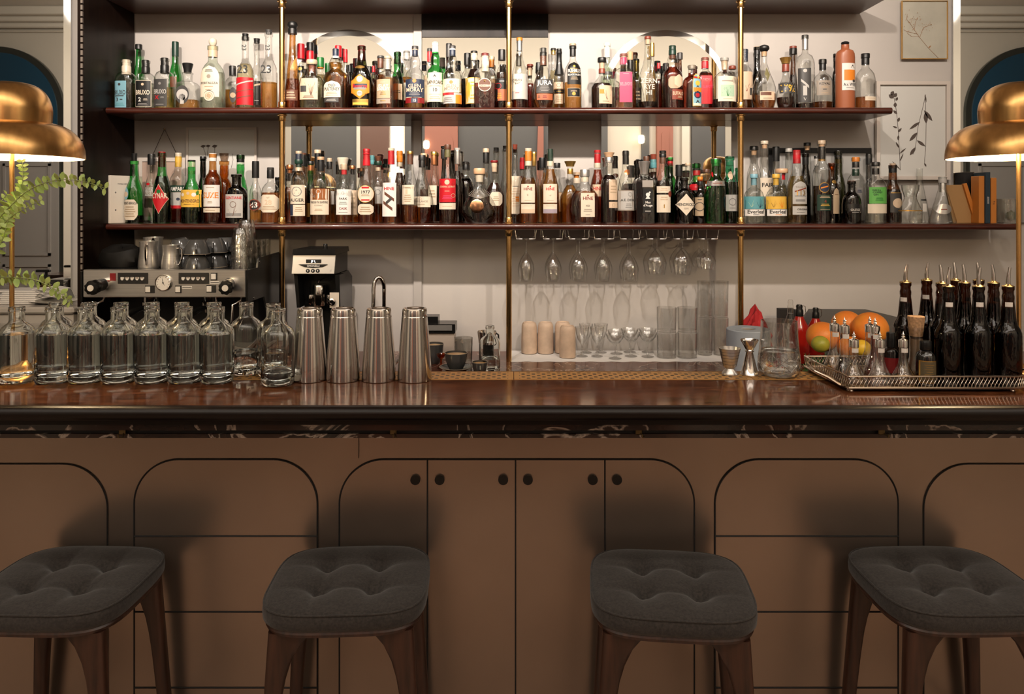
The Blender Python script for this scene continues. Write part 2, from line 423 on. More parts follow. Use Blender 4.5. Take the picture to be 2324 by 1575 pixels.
side_mirror(1, 'tall wall mirror right of the framed flowers, reflecting an arched blue window')
# arched mirrors behind the bottles
def arch_mirror(px0, px1, ptop, lab):
    d = WD-0.016
    t = thing('arched_mirror', (X((px0+px1)/2, d), d, Z(504, d)), lab, 'mirror', 'arched mirrors behind the shelves')
    hw = X(px1, d)-t.location.x; h = Z(ptop, d)-t.location.z
    bw = 0.030
    MB().slab(arch_poly(-hw+bw, hw-bw, 0, h-bw, seg=28), 0, 0.010).build('mirror_pane', M_mirror, t, smooth=0)
    o = arch_poly(-hw, hw, 0, h, seg=28)[1:]+[(-hw, 0)]; q = arch_poly(-hw+bw, hw-bw, 0, h-bw, seg=28)[1:]+[(-hw+bw, 0)]
    n = min(len(o), len(q)); vs = [(x, 0.0022, z) for x, z in o[:n]]+[(x, -0.0006, z) for x, z in q[:n]]
    MB().add(vs, [(i, i+1, n+i+1, n+i) for i in range(n-1)]).build('bevelled_edge', M_bevel, t, smooth=30)
arch_mirror(647, 933, 67, 'arched mirror with slanted border behind the bottles, left of the middle mirror')
arch_mirror(1365, 1660, 68, 'arched mirror with slanted border behind the bottles, right of the middle mirror')
d = WD-0.016
t = thing('rectangular_mirror', (X(1101, d), d, Z(504, d)), 'rectangular mirror between the two arched mirrors under a dark wood header', 'mirror')
MB().box(X(958, d)-t.location.x, X(1244, d)-t.location.x, 0, 0.010, 0, Z(85, d)-t.location.z).build('mirror_pane', M_mirror, t, smooth=0)
MB().box(X(958, d)-t.location.x, X(1244, d)-t.location.x, -0.006, 0.012, Z(85, d)-t.location.z, Z(30, d)-t.location.z).build('header', M_dark, t, smooth=0)
# ------------------------------------------------------------------ shelving cabinet
def shelf(name, x0, x1, zt, zb, lab, rnd=False):
    t = thing(name, ((x0+x1)/2, SF, zb), lab, 'shelf', 'mahogany bottle shelves')
    hx = (x1-x0)/2; h = zt-zb; r = h/2
    prof = [(0.0+r-r*math.cos(a), r+r*math.sin(a)) for a in [(-90+180*k/10)*PI/180 for k in range(11)]]
    # rounded front nosing
    vs = []; 
    for s in (-hx, hx):
        for k in range(11):
            a = (-90+18*k)*PI/180; vs.append((s, r-r*math.cos(a), r+r*math.sin(a)))
    fs = [(k, k+11, k+12, k+1) for k in range(10)]+[tuple(range(11)), tuple(21-k for k in range(11))]
    MB().add(vs, [tuple(reversed(f)) for f in fs]).build('nosing', M_maho, t, smooth=60)
    MB().box(-hx, hx, r, SB-SF, 0.0, h).build('board', pbr('shelf_board', (0.050, 0.014, 0.009), 0.32, coat=0.3), t, smooth=0)
    return t
shelf('bottle_shelf', -1.812, X(2026, SF), S1T, S1B, 'upper mahogany shelf carrying the upper row of bottles')
shelf('bottle_shelf', -1.812, X(2312, SF), S2T, S2B, 'lower mahogany shelf carrying the lower row of bottles')
shelf('bottle_shelf', -1.812, X(2012, SF), S0B+0.032, S0B, 'topmost mahogany shelf whose underside shows above all bottles')
t = thing('cabinet_side_panel', (X(305, SB), 3.14, CBZ), 'tall black wooden side panel closing the shelves at the left', 'cabinet panel')
MB().box(-0.022, 0, 0, SB-3.14, 0, 2.4).build('panel_board', M_dark, t, smooth=0)
mb = MB(); mb.box(-0.024, -0.008, -0.004, 0.0, 0, 2.4, 0)
for k in range(86): mb.box(-0.010, -0.002, -0.006, 0.0, 0.02+k*0.0275, 0.040+k*0.0275, 1)
mb.build('edge_strip', [M_dark, pbr('worn_silver', (0.42, 0.36, 0.32), 0.35, 0.8)], t, smooth=0)
PD = SF+0.042
for px, nm in ((640, 'leftmost'), (1155, 'middle'), (1681, 'rightmost')):
    x = X(px, PD); zt = S0B
    t = thing('brass_pole', (x, PD, CBZ), {'leftmost': 'slim brass pole carrying the shelves beside the coffee grinder', 'middle': 'slim brass pole carrying the shelves between grinder and hanging glasses', 'rightmost': 'slim brass pole carrying the shelves right of the hanging glasses'}[nm], 'pole', 'brass poles of the bottle shelves')
    R = 0.0125
    for z0, z1 in ((0, S2B-CBZ), (S2T-CBZ, S1B-CBZ), (S1T-CBZ, zt-CBZ)):
        MB().lathe([(R, z0), (R, z1)], 20).build('pole_section', M_brass, t)
    for zz, sgn in ((S2B-CBZ, -1), (S2T-CBZ, 1), (S1B-CBZ, -1), (S1T-CBZ, 1), (zt-CBZ, -1)):
        pr = [(R*1.75, 0), (R*1.75, 0.003), (R*1.32, 0.006), (R*1.32, 0.026), (R*1.2, 0.029)]
        pr = [(r, zz+sgn*z) for r, z in pr]
        if sgn < 0: pr = pr[::-1]
        MB().lathe(pr, 20).build('collar', M_brass, t)
# ------------------------------------------------------------------ back counter
t = thing('back_counter', (0, 3.0, 0), 'red marble counter along the back wall under the shelves', 'counter')
MB().box(-1.825, 3.4, -0.12, WD-3.0-0.002, CBZ-0.04, CBZ, bev=0.006).build('marble_top', M_rmarble, t, smooth=0)
MB().box(-1.825, 3.38, -0.08, WD-3.0-0.002, 0.0, CBZ-0.04).build('base_cabinet', M_dark, t, smooth=0)
# white marble side unit at the left
d0 = 3.12
t = thing('side_station', (X(-60, d0), d0, 0), 'white marble service unit with panelled front left of the coffee machine', 'cabinet')
x0, x1 = -1.35, -1.86-X(-60, d0)
zt = Z(697, d0)
MB().box(x0, x1, 0.02, WD-d0-0.03, 0, zt-0.03).build('body', M_wmarble, t, smooth=0)
MB().box(x0, x1+0.01, 0, WD-d0-0.03, zt-0.03, zt, bev=0.008).build('marble_top', M_wmarble, t, smooth=0)
for k in range(3):
    a = x1-0.03-(k+1)*0.30
    mb = MB()
    for (p, q, u, v) in ((a, a+0.27, 0.3, 0.33), (a, a+0.27, zt-0.10, zt-0.07), (a, a+0.03, 0.3, zt-0.07), (a+0.24, a+0.27, 0.3, zt-0.07)):
        mb.box(p, q, 0.008, 0.02, u, v, bev=0.004)
    mb.build('door_frame', pbr('pale_grey_paint', (0.36, 0.34, 0.32), 0.5), t, smooth=0)
SUZ = zt
# ------------------------------------------------------------------ front bar
DF = 1.70
t = thing('bar_counter', (0, DF, 0), 'long bar counter with dark polished wood top and bronze panelled front', 'bar counter')
bar = t
poly = [(-3.2, 0.02), (3.2, 0.02), (3.2, 0.41), (X(1840, 2.09), 0.41), (X(1840, 2.09), 2.076-DF), (X(655, 2.09), 2.076-DF), (X(655, 2.09), 0.41), (-3.2, 0.41)]
MB().slabz(poly, BZ-0.035, BZ).build('bar_top', M_burl, t, smooth=0)
vs = []
for s in (-3.2, 3.2):
    for k in range(11):
        a = (-90+18*k)*PI/180; vs.append((s, 0.022-0.022*math.cos(a), BZ-0.018+0.0176*math.sin(a)))
MB().add(vs, [(k, k+1, k+12, k+11) for k in range(10)]).build('bar_nosing', M_nose, t, smooth=60)
MB().box(-3.2, 3.2, 0.030, 0.20, Z(963, 1.735), BZ-0.035).build('fascia', M_nose, t, smooth=0)
MB().box(-3.2, 3.2, 0.058, 0.22, Z(976, 1.76), Z(963, 1.735)).build('marble_strip', M_dmarble, t, smooth=0)
MB().box(-3.2, 3.2, 0.075, 0.24, Z(981, 1.78), Z(976, 1.76)).build('shadow_gap', M_blackm, t, smooth=0)
MB().box(-3.2, 3.2, 0.066, 0.24, Z(993, 1.77), Z(981, 1.78)).build('marble_edge', M_dmarble, t, smooth=0)
PY = 1.93-DF
MB().box(-3.2, 3.2, PY, PY+0.12, 0.0, 1.02).build('front_panel', M_bronze, t, smooth=0)
MB().box(-3.2, 3.2, PY+0.125, PY+0.20, 0.0, BZ-0.04).build('rear_panel', M_dark, t, smooth=0)
FD = 1.93-0.003
def fx(px): return X(px, FD)
def fz(py): return Z(py, FD)
M_groove = pbr('groove_black', (0.003, 0.002, 0.002), 0.7)
gw = 0.0020
def outline(name, poly, closed=False, w_=gw, m=M_groove):
    pts = [(x, PY-0.0025, z) for x, z in poly]
    MB().tube(pts, w_, 6).build(name, m, t)
def arcseg(cx, cz, r, a0, a1, seg=16): return [(cx+r*math.cos(a0+(a1-a0)*k/seg), cz+r*math.sin(a0+(a1-a0)*k/seg)) for k in range(seg+1)]
def leaf(name, x0, x1, ztop, zbot, rl, rr, mat=M_bronze):
    p = [(x0, zbot), (x1, zbot)]
    p += arcseg(x1-rr, ztop-rr, rr, 0, PI/2) if rr else [(x1, ztop)]
    p += arcseg(x0+rl, ztop-rl, rl, PI/2, PI) if rl else [(x0, ztop)]
    return MB().slab(p, PY-0.002, PY+0.001).build(name, mat, t, smooth=0)
R0 = 100/F*FD
g = 0.002
for a, b in ((304, 720), (1623, 2039)):     # arched drawer units
    xs, xe, zt = fx(a), fx(b), fz(1043)
    cuts = [zt, fz(1217), fz(1389), fz(1561), 0.14]
    for k in range(4):
        leaf('drawer_front', xs+g, xe-g, cuts[k]-g, cuts[k+1]+g, R0 if k == 0 else 0, R0 if k == 0 else 0)
    outline('shadow_line', [(xs, 0.14)]+arcseg(xs+R0, zt-R0, R0, PI, PI/2)+arcseg(xe-R0, zt-R0, R0, PI/2, 0)+[(xe, 0.14)])
    for c_ in cuts[1:]: outline('shadow_line', [(xs, c_), (xe, c_)])
xs4 = [770, 970, 1170, 1373, 1576]
for k in range(4):
    a, b = fx(xs4[k]), fx(xs4[k+1]); zt = fz(1043)
    dr = leaf('cabinet_door', a+g, b-g, zt-g, 0.14, R0 if k == 0 else 0, R0 if k == 3 else 0)
    pulls = {0: [943], 1: [998, 1142], 2: [1198, 1345], 3: [1400]}[k]
    for p in pulls:
        MB().lathe([(11.2/F*FD, 0), (11.2/F*FD, 0.006), (10/F*FD, 0.0072)][::-1], 28, (fx(p), PY-0.0085, fz(1088)), axis='y').build('finger_pull', M_black, dr)
    if k: outline('shadow_line', [(a, 0.14), (a, zt)])
xs, xe, zt = fx(770), fx(1576), fz(1043)
outline('shadow_line', [(xs, 0.14)]+arcseg(xs+R0, zt-R0, R0, PI, PI/2)+arcseg(xe-R0, zt-R0, R0, PI/2, 0)+[(xe, 0.14)])
for a, b in ((-172, 243), (2097, 2512)):
    xs, xe, zt = fx(a), fx(b), fz(1053)
    leaf('end_panel', xs+g, xe-g, zt-g, 0.14, R0, R0)
    outline('shadow_line', [(xs, 0.14)]+arcseg(xs+R0, zt-R0, R0, PI, PI/2)+arcseg(xe-R0, zt-R0, R0, PI/2, 0)+[(xe, 0.14)], w_=0.0016)
outline('panel_joint', [(fx(814), fz(1040)), (fx(814), fz(985))], w_=0.0007)
# bag hooks under the marble edge
hk = None
for px, lab in ((270, 'brass bag hook under the bar edge, leftmost'), (890, 'brass bag hook under the bar edge above the left cabinet door'), (1452, 'brass bag hook under the bar edge above the right cabinet door'), (2008, 'brass bag hook under the bar edge above the right drawers')):
    loc = (X(px, 1.75), 1.766, Z(990, 1.75))
    if hk is None:
        hk = thing('bag_hook', loc, lab, 'hook', 'bag hooks under the bar edge')
        MB().box(-0.008, 0.008, -0.004, 0.0, -0.001, 0.016, bev=0.002).build('plate', pbr('aged_brass', (0.12, 0.085, 0.035), 0.4, 0.8), hk, smooth=0)
        MB().tube([(0.004, -0.003, 0.003), (0.01, -0.016, -0.002), (0.004, -0.026, 0.0), (0.004, -0.028, 0.008)], 0.0016, 8).build('hook_wire', MATS['aged_brass'], hk)
    else: dup(hk, loc, lab)
# drip trays
def perf():
    m, nt, out = newmat('perforated_brass')
    b = N(nt, 'ShaderNodeBsdfPrincipled'); nt.links.new(b.outputs[0], out.inputs[0])
    tc = N(nt, 'ShaderNodeTexCoord'); sp = N(nt, 'ShaderNodeSeparateXYZ'); nt.links.new(tc.outputs['Object'], sp.inputs[0])
    def cosn(sock, k):
        a = N(nt, 'ShaderNodeMath', operation='MULTIPLY'); nt.links.new(sock, a.inputs[0]); a.inputs[1].default_value = k
        c = N(nt, 'ShaderNodeMath', operation='COSINE'); nt.links.new(a.outputs[0], c.inputs[0]); return c.outputs[0]
    m1 = N(nt, 'ShaderNodeMath', operation='MULTIPLY'); nt.links.new(cosn(sp.outputs[0], PI/0.0140), m1.inputs[0]); nt.links.new(cosn(sp.outputs[1], PI/0.0165), m1.inputs[1])
    gt = N(nt, 'ShaderNodeMath', operation='GREATER_THAN'); nt.links.new(m1.outputs[0], gt.inputs[0]); gt.inputs[1].default_value = 0.38
    # plain border near both long edges
    ab = N(nt, 'ShaderNodeMath', operation='ABSOLUTE'); nt.links.new(sp.outputs[1], ab.inputs[0])
    lt = N(nt, 'ShaderNodeMath', operation='LESS_THAN'); nt.links.new(ab.outputs[0], lt.inputs[0]); lt.inputs[1].default_value = 0.036
    ax = N(nt, 'ShaderNodeMath', operation='ABSOLUTE'); nt.links.new(sp.outputs[0], ax.inputs[0])
    lx = N(nt, 'ShaderNodeMath', operation='LESS_THAN'); nt.links.new(ax.outputs[0], lx.inputs[0]); lx.inputs[1].default_value = 0.305
    mm = N(nt, 'ShaderNodeMath', operation='MULTIPLY'); nt.links.new(gt.outputs[0], mm.inputs[0]); nt.links.new(lt.outputs[0], mm.inputs[1])
    m2 = N(nt, 'ShaderNodeMath', operation='MULTIPLY'); nt.links.new(mm.outputs[0], m2.inputs[0]); nt.links.new(lx.outputs[0], m2.inputs[1])
    mx = N(nt, 'ShaderNodeMix', data_type='RGBA'); nt.links.new(m2.outputs[0], mx.inputs[0])
    mx.inputs[6].default_value = (0.52, 0.27, 0.075, 1); mx.inputs[7].default_value = (0.02, 0.010, 0.006, 1)
    nt.links.new(mx.outputs[2], b.inputs['Base Color'])
    b.inputs['Metallic'].default_value = 0.35; b.inputs['Roughness'].default_value = 0.42
    MATS['perforated_brass'] = m
    return m
perf()
dy0, dy1 = 0.46*F/(862-CY), 0.46*F/(844-CY)
dt = None
x = X(1166, 1.99)
tw = 0.64
names = {-3: 'perforated brass drip tray at the far left under the bottles', -2: 'perforated brass drip tray under the second half of the water bottles', -1: 'perforated brass drip tray between the shakers and the middle joint', 0: 'perforated brass drip tray right of the middle joint, under the jiggers', 1: 'perforated brass drip tray beside the silver tray', 2: 'perforated brass drip tray at the far right'}
for k in range(-3, 2):
    loc = (x+(k+0.5)*tw, (dy0+dy1)/2, BZ)
    if dt is None:
        dt = MB().box(-tw/2+0.001, tw/2-0.001, -(dy1-dy0)/2, (dy1-dy0)/2, 0.0, 0.0008).build('drip_tray', MATS['perforated_brass'], loc=loc, smooth=0)
        tag(dt, names[k], 'drip tray', 'brass drip trays along the bar')
    else: dup(dt, loc, names[k])
# ------------------------------------------------------------------ bottles on the shelves
C = dict(black=(0.008, 0.008, 0.008), white=(0.74, 0.70, 0.65), cream=(0.70, 0.60, 0.47), beige=(0.62, 0.46, 0.32), wood=(0.62, 0.38, 0.22), red=(0.50, 0.010, 0.018),
    dred=(0.20, 0.008, 0.010), magenta=(0.52, 0.02, 0.09), pink=(0.60, 0.05, 0.13), navy=(0.020, 0.030, 0.060), blue=(0.20, 0.40, 0.48), teal=(0.10, 0.30, 0.33), green=(0.010, 0.14, 0.025),
    dgreen=(0.008, 0.035, 0.022), orange=(0.72, 0.22, 0.02), yellow=(0.72, 0.42, 0.06), gold=(0.60, 0.36, 0.10), brown=(0.13, 0.050, 0.028), rbrown=(0.22, 0.045, 0.025), tan=(0.42, 0.31, 0.20),
    taupe=(0.30, 0.25, 0.20), grey=(0.22, 0.21, 0.20), lgrey=(0.45, 0.43, 0.40), dgrey=(0.045, 0.043, 0.042), silver=(0.60, 0.58, 0.56), terra=(0.34, 0.105, 0.045), lime=(0.12, 0.40, 0.08), copper=(0.60, 0.24, 0.10), lilac=(0.34, 0.28, 0.33), olive=(0.16, 0.14, 0.06), mint=(0.36, 0.50, 0.36))
METALS = ('gold', 'silver', 'copper')
def cm(k, rough=0.38):
    return pbr('colour_'+k, C[k], 0.28 if k in METALS else rough, 0.85 if k in METALS else 0.0)
GL = dict(c=(0.93, 0.945, 0.92), cg=(0.80, 0.90, 0.78), g=(0.05, 0.46, 0.09), dg=(0.03, 0.14, 0.04), tg=(0.06, 0.42, 0.22), o=(0.10, 0.11, 0.03), br=(0.22, 0.075, 0.02), am=(0.62, 0.27, 0.07), k=(0.025, 0.022, 0.020), sm=(0.42, 0.36, 0.28))
LQ = dict(w=(0.93, 0.92, 0.84), p=(0.86, 0.76, 0.48), a=(0.80, 0.36, 0.075), d=(0.55, 0.165, 0.032), r=(0.44, 0.055, 0.022), k=(0.07, 0.02, 0.012), o=(0.88, 0.38, 0.06), y=(0.80, 0.52, 0.14))
def gmat(k):
    t = GL[k]
    return glass_thin('bottle_glass_'+k, sq(t) if k not in ('k',) else t, None if k in ('c', 'cg') else tuple(x*0.25 for x in t), gloss=0.9, base=0.10)
def lmat(k): return liquid('liquid_'+k, sq(LQ[k]))
ST = {
 'std': ([(0, .90), (.015, .98), (.03, 1), (.57, 1), (.64, .93), (.69, .72), (.73, .48), (.78, 'n*1.08'), (.94, 'n'), (.945, 'n*1.18'), (1, 'n*1.18')], .36),
 'slope': ([(0, .92), (.02, 1), (.40, 1), (.50, .95), (.60, .76), (.70, .50), (.80, 'n*1.12'), (.94, 'n'), (.945, 'n*1.15'), (1, 'n*1.15')], .34),
 'squat': ([(0, .90), (.02, 1), (.58, 1), (.66, .93), (.72, .72), (.755, 'n*1.15'), (.80, 'n'), (.95, 'n'), (.955, 'n*1.2'), (1, 'n*1.2')], .36),
 'dome': ([(0, .90), (.03, 1), (.46, 1), (.56, .95), (.64, .82), (.70, .60), (.74, 'n*1.15'), (.78, 'n'), (.93, 'n'), (.94, 'n*1.2'), (1, 'n*1.2')], .33),
 'bulb': ([(0, .91), (.02, 1), (.53, 1), (.59, .90), (.635, .58), (.66, .50), (.72, .56), (.77, .55), (.83, .42), (.89, 'n'), (.96, 'n'), (1, 'n*1.1')], .32),
 'tall': ([(0, .92), (.02, 1), (.46, 1), (.54, .93), (.60, .70), (.65, 'n*1.2'), (.70, 'n'), (.95, 'n'), (.955, 'n*1.2'), (1, 'n*1.2')], .38),
 'taper': ([(0, .92), (.02, 1), (.25, .93), (.50, .68), (.70, .46), (.88, .38), (1, .38)], .38),
 'cone': ([(0, .93), (.02, 1), (.07, 1), (.60, .42), (.72, .30), (.80, .27), (.97, .27), (1, .30)], .27),
 'bell': ([(0, .84), (.04, .93), (.25, 1), (.42, .97), (.55, .80), (.66, .50), (.72, 'n*1.2'), (.76, 'n'), (1, 'n')], .27),
 'demi': ([(0, .62), (.03, .78), (.15, .97), (.25, 1), (.38, .93), (.50, .74), (.62, .48), (.72, .34), (.80, 'n'), (1, 'n*1.1')], .28),
 'crock': ([(0, .95), (.015, 1), (.80, 1), (.86, .95), (.90, .80), (.925, .50), (.94, 'n'), (1, 'n')], .36),
 'shoulder': ([(0, .90), (.02, .97), (.40, 1), (.46, 1.0), (.60, .62), (.68, 'n*1.1'), (.72, 'n'), (1, 'n')], .30),
}
def style(st, nr=None):
    p, n = ST[st]; n = nr or n
    return [(z, r if not isinstance(r, str) else eval(r, {'n': n})) for z, r in p], n
ROW = {'f': 3.386, 'm': 3.457, 'b': 3.528}
RY = 0.0345
SHELF = {1: S1T, 2: S2T}
ALLB = []
def rad_at(prof, z):
    for i in range(len(prof)-1):
        (z0, r0), (z1, r1) = prof[i], prof[i+1]
        if z0 <= z <= z1: return r0+(r1-r0)*(z-z0)/max(1e-6, z1-z0)
    return prof[-1][1]
def patch(xc, d, R, H, prof, z0w, n, y0, y1, x0, x1, col, shape='rect', texts=(), eps=0.0007, dyk=1.0):
    """a paper label bent round the bottle between pixel bounds; returns MB and materials"""
    mb = MB(); mats = [cm(col)]
    def surf(x, z, e):
        r = R*rad_at(prof, min(1, max(0, z/H))); ry = min(r*dyk, RY)
        u = max(-0.995, min(0.995, x/max(r, 1e-5)))
        y = -ry*(1-abs(u)**n)**(1.0/n)
        k = 1+e/max(r, 1e-4)
        return (x*k, y-e, z)
    def wx(px): return X(px, d)-xc
    def wz(py): return Z(py, d)-z0w
    a, b, zt, zb = wx(x0), wx(x1), wz(y0), wz(y1)
    rr = R*rad_at(prof, ((zt+zb)/2)/H)*0.985
    a, b = max(a, -rr), min(b, rr)
    nu, nv = 10, {'rect': 3, 'diamond': 12, 'circle': 14, 'arch': 12, 'hex': 8, 'oct': 8, 'tri': 8}.get(shape, 3)
    vs = []
    for j in range(nv+1):
        v = j/nv
        if shape == 'circle': v = 0.5-0.5*math.cos(PI*v)
        wv = 1.0
        if shape == 'diamond': wv = max(0.02, 1-abs(2*v-1))
        elif shape == 'circle': wv = max(0.02, math.sqrt(max(0, 1-(2*v-1)**2)))
        elif shape == 'arch': wv = 1.0 if v < 0.65 else math.sqrt(max(0.003, 1-((v-0.65)/0.35)**2))
        elif shape == 'hex': wv = max(0.03, min(1, 4*v, 4*(1-v)))
        elif shape == 'oct': wv = min(1, 0.6+2*v, 0.6+2*(1-v))
        c, h = (a+b)/2, (b-a)/2*wv
        for i in range(nu+1): vs.append(surf(c+h*(2*i/nu-1), zb+(zt-zb)*v, eps))
    fs = [(j*(nu+1)+i, j*(nu+1)+i+1, (j+1)*(nu+1)+i+1, (j+1)*(nu+1)+i) for j in range(nv) for i in range(nu)]
    mb.add(vs, fs, 0)
    cx, hw = (a+b)/2, (b-a)/2
    px = d/F
    for tx in texts:
        s, yc, h, tc = tx[:4]; ox = tx[4] if len(tx) > 4 else None
        m = cm(tc)
        if m not in mats: mats.append(m)
        mi = mats.index(m); zc = wz(yc); hh = h*px; xx = cx if ox is None else wx(ox)
        if s[0] == '#':                       # drawn marks: #box w, #lines n, #ring r, #disc r
            q = s[1:].split()
            if q[0] == 'lines':
                nl = int(q[1]); ww = float(q[2])*px/2 if len(q) > 2 else hw*0.75
                for i in range(nl):
                    z = zc+hh/2-hh*(i+0.5)/nl; w_ = ww*(0.75+0.25*((i*7) % 3)/2); t_ = hh/nl*0.22
                    pts = [(xx-w_+2*w_*j/6) for j in range(7)]
                    v2 = [surf(p, z-t_, eps*1.6) for p in pts]+[surf(p, z+t_, eps*1.6) for p in pts]
                    mb.add(v2, [(j, j+1, j+8, j+7) for j in range(6)], mi)
            elif q[0] == 'box':
                w_ = float(q[1])*px/2; pts = [(xx-w_+2*w_*j/6) for j in range(7)]
                v2 = [surf(p, zc-hh/2, eps*1.5) for p in pts]+[surf(p, zc+hh/2, eps*1.5) for p in pts]
                mb.add(v2, [(j, j+1, j+8, j+7) for j in range(6)], mi)
            elif q[0] in ('disc', 'ring'):
                r_ = hh/2; ri = 0 if q[0] == 'disc' else r_*0.86; k = 20
                e_ = eps*(1.5 if q[0] == 'disc' else 2.0)
                o_ = [surf(xx+r_*math.cos(2*PI*i/k), zc+r_*math.sin(2*PI*i/k), e_) for i in range(k)]
                if ri: i_ = [surf(xx+ri*math.cos(2*PI*i/k), zc+ri*math.sin(2*PI*i/k), e_) for i in range(k)]; mb.add(o_+i_, [(i, (i+1) % k, k+(i+1) % k, k+i) for i in range(k)], mi)
                else:
                    i_ = [surf(xx+r_*.5*math.cos(2*PI*i/k), zc+r_*.5*math.sin(2*PI*i/k), e_) for i in range(k)]+[surf(xx, zc, e_)]
                    mb.add(o_+i_, [(i, (i+1) % k, k+(i+1) % k, k+i) for i in range(k)]+[(k+i, k+(i+1) % k, 2*k) for i in range(k)], mi)
            elif q[0] == 'tri':
                w_ = hh*0.6; mb.add([surf(xx-w_, zc-hh/2, eps*1.6), surf(xx+w_, zc-hh/2, eps*1.6), surf(xx, zc+hh/2, eps*1.6)], [(0, 1, 2)], mi)
            elif q[0] == 'slash':
                w_ = float(q[1])*px/2; t_ = hh/2; s_ = float(q[2])*px
                v2 = [surf(xx-w_+2*w_*j/8, zc+sg*t_+s_*(j/4-1), eps*1.7) for sg in (-1, 1) for j in range(9)]
                mb.add(v2, [(j, j+1, j+10, j+9) for j in range(8)], mi)
            elif q[0] == 'twig':
                rnd = random.Random(hash(int(yc*3+xc*100)) & 255)
                for i in range(int(q[1])):
                    a_ = PI*(0.15+0.7*rnd.random()); L = hh*(0.4+0.6*rnd.random()); t_ = px*0.45
                    x1_, z1_ = xx+L*math.cos(a_), zc-hh/2+L*math.sin(a_)
                    mb.add([surf(xx-t_, zc-hh/2, eps*1.6), surf(xx+t_, zc-hh/2, eps*1.6), surf(x1_+t_*.5, z1_, eps*1.6), surf(x1_-t_*.5, z1_, eps*1.6)], [(0, 1, 2, 3)], mi)
        else:
            mb.text(s, xx, zc, hh, mi, maxw=hw*1.8, fn=lambda x, z: surf(x, z, eps*1.8))
    return mb, mats
def B(sh, xc_px, ytop, wpx, row, st, gl, lq, caps, labels, desc, n=2.0, nr=None, dyk=1.0, seg=20, opening=False):
    d = ROW[row]; z0 = SHELF[sh]+0.0006; xc = X(xc_px, d)
    px = d/F; R = wpx/2*px
    first = caps[0] if caps else None
    # glass reaches up into the cap
    gt = ytop+1.5 if (not first or first[0] in ('cap', 'foil', 'wax')) else first[3]-1
    H = Z(gt, d)-z0
    prof, nn = style(st, nr)
    rings = [(R*r, H*z) for z, r in prof]
    grp = 'bottles on the upper shelf' if sh == 1 else 'bottles on the lower shelf'
    t = thing('liquor_bottle', (xc, d, z0), desc, 'bottle', grp)
    if gl == 'stone': gm = cm('terra', 0.55)
    else: gm = gmat(gl)
    MB().lathe(rings, seg, n=n, dy=dyk, rmaxy=RY, cap1=not opening).build('glass_body', gm, t, smooth=50)
    if lq:
        k, ly = lq
        zl = min(Z(ly, d)-z0, H*0.97)
        pts = [(max(0.001, R*rad_at(prof, q/H)*0.94-0.0002), q) for q in [0.004]+[H*z for z, r in prof if 0.006 < H*z < zl-0.001]+[zl]]
        MB().lathe(pts, seg, n=n, dy=dyk, rmaxy=RY*0.94).build('liquid', lmat(k), t, smooth=50)
    rn = R*prof[-1][1]
    for c in caps:
        kind, col, y0, y1, wp = c
        zt, zb = Z(y0, d)-z0, Z(y1, d)-z0; r = wp/2*px; h = zt-zb
        seg2 = 16
        if kind in ('cap', 'foil'):
            pr = [(r*1.0, zb), (r, zt-h*0.10), (r*0.93, zt)]
        elif kind == 'wax':
            pr = [(R*rad_at(prof, min(1, zb/H))*1.03, zb), (R*rad_at(prof, min(1, (zb+h*.3)/H))*1.05, zb+h*.3), (r, zb+h*.6), (r, zb+h*.8), (r*1.12, zb+h*.82), (r*1.12, zb+h*.88), (r, zb+h*.9), (r*.95, zt)]
        elif kind == 'cork': pr = [(r*0.80, zb-0.004), (r*0.82, zb), (r*0.95, zt)]
        elif kind == 'disc': pr = [(r*.94, zb), (r, zb+h*.2), (r, zt-h*.25), (r*.9, zt)]
        elif kind == 'ball': pr = [(r*.45, zb-0.001), (r*.6, zb+h*.05), (r*.95, zb+h*.35), (r, zb+h*.55), (r*.85, zb+h*.82), (r*.4, zb+h*.97), (0.0005, zt)]
        elif kind == 'flare': pr = [(r*.68, zb), (r*.72, zb+h*.3), (r*.95, zb+h*.8), (r, zt-h*.06), (r*.9, zt)]
        elif kind == 'knob': pr = [(r*.62, zb-0.002), (r*.62, zb+h*.35), (r, zb+h*.5), (r, zt-h*.12), (r*.85, zt)]
        else: pr = [(r, zb), (r, zt)]
        nm = {'cap': 'screw_cap', 'foil': 'neck_foil', 'wax': 'wax_seal', 'cork': 'cork', 'disc': 'stopper', 'ball': 'stopper', 'flare': 'stopper', 'knob': 'stopper', 'band': 'neck_band'}[kind]
        m = glass_thin('smoky_stopper', (0.55, 0.45, 0.38)) if col == 'glass' else cm(col)
        MB().lathe(pr, seg2).build(nm, m, t, smooth=40)
    for li_, L in enumerate(labels):
        x0, y0, x1, y1, col = L[:5]; shape = L[5] if len(L) > 5 else 'rect'; tx = L[6] if len(L) > 6 else ()
        mb, mats = patch(xc, d, R, H, prof, z0, n, y0, y1, x0, x1, col, shape, tx, dyk=dyk, eps=0.0007+0.0005*li_)
        mb.build('label', mats, t, smooth=60)
    ALLB.append((sh, row, xc, R, desc))
    return t
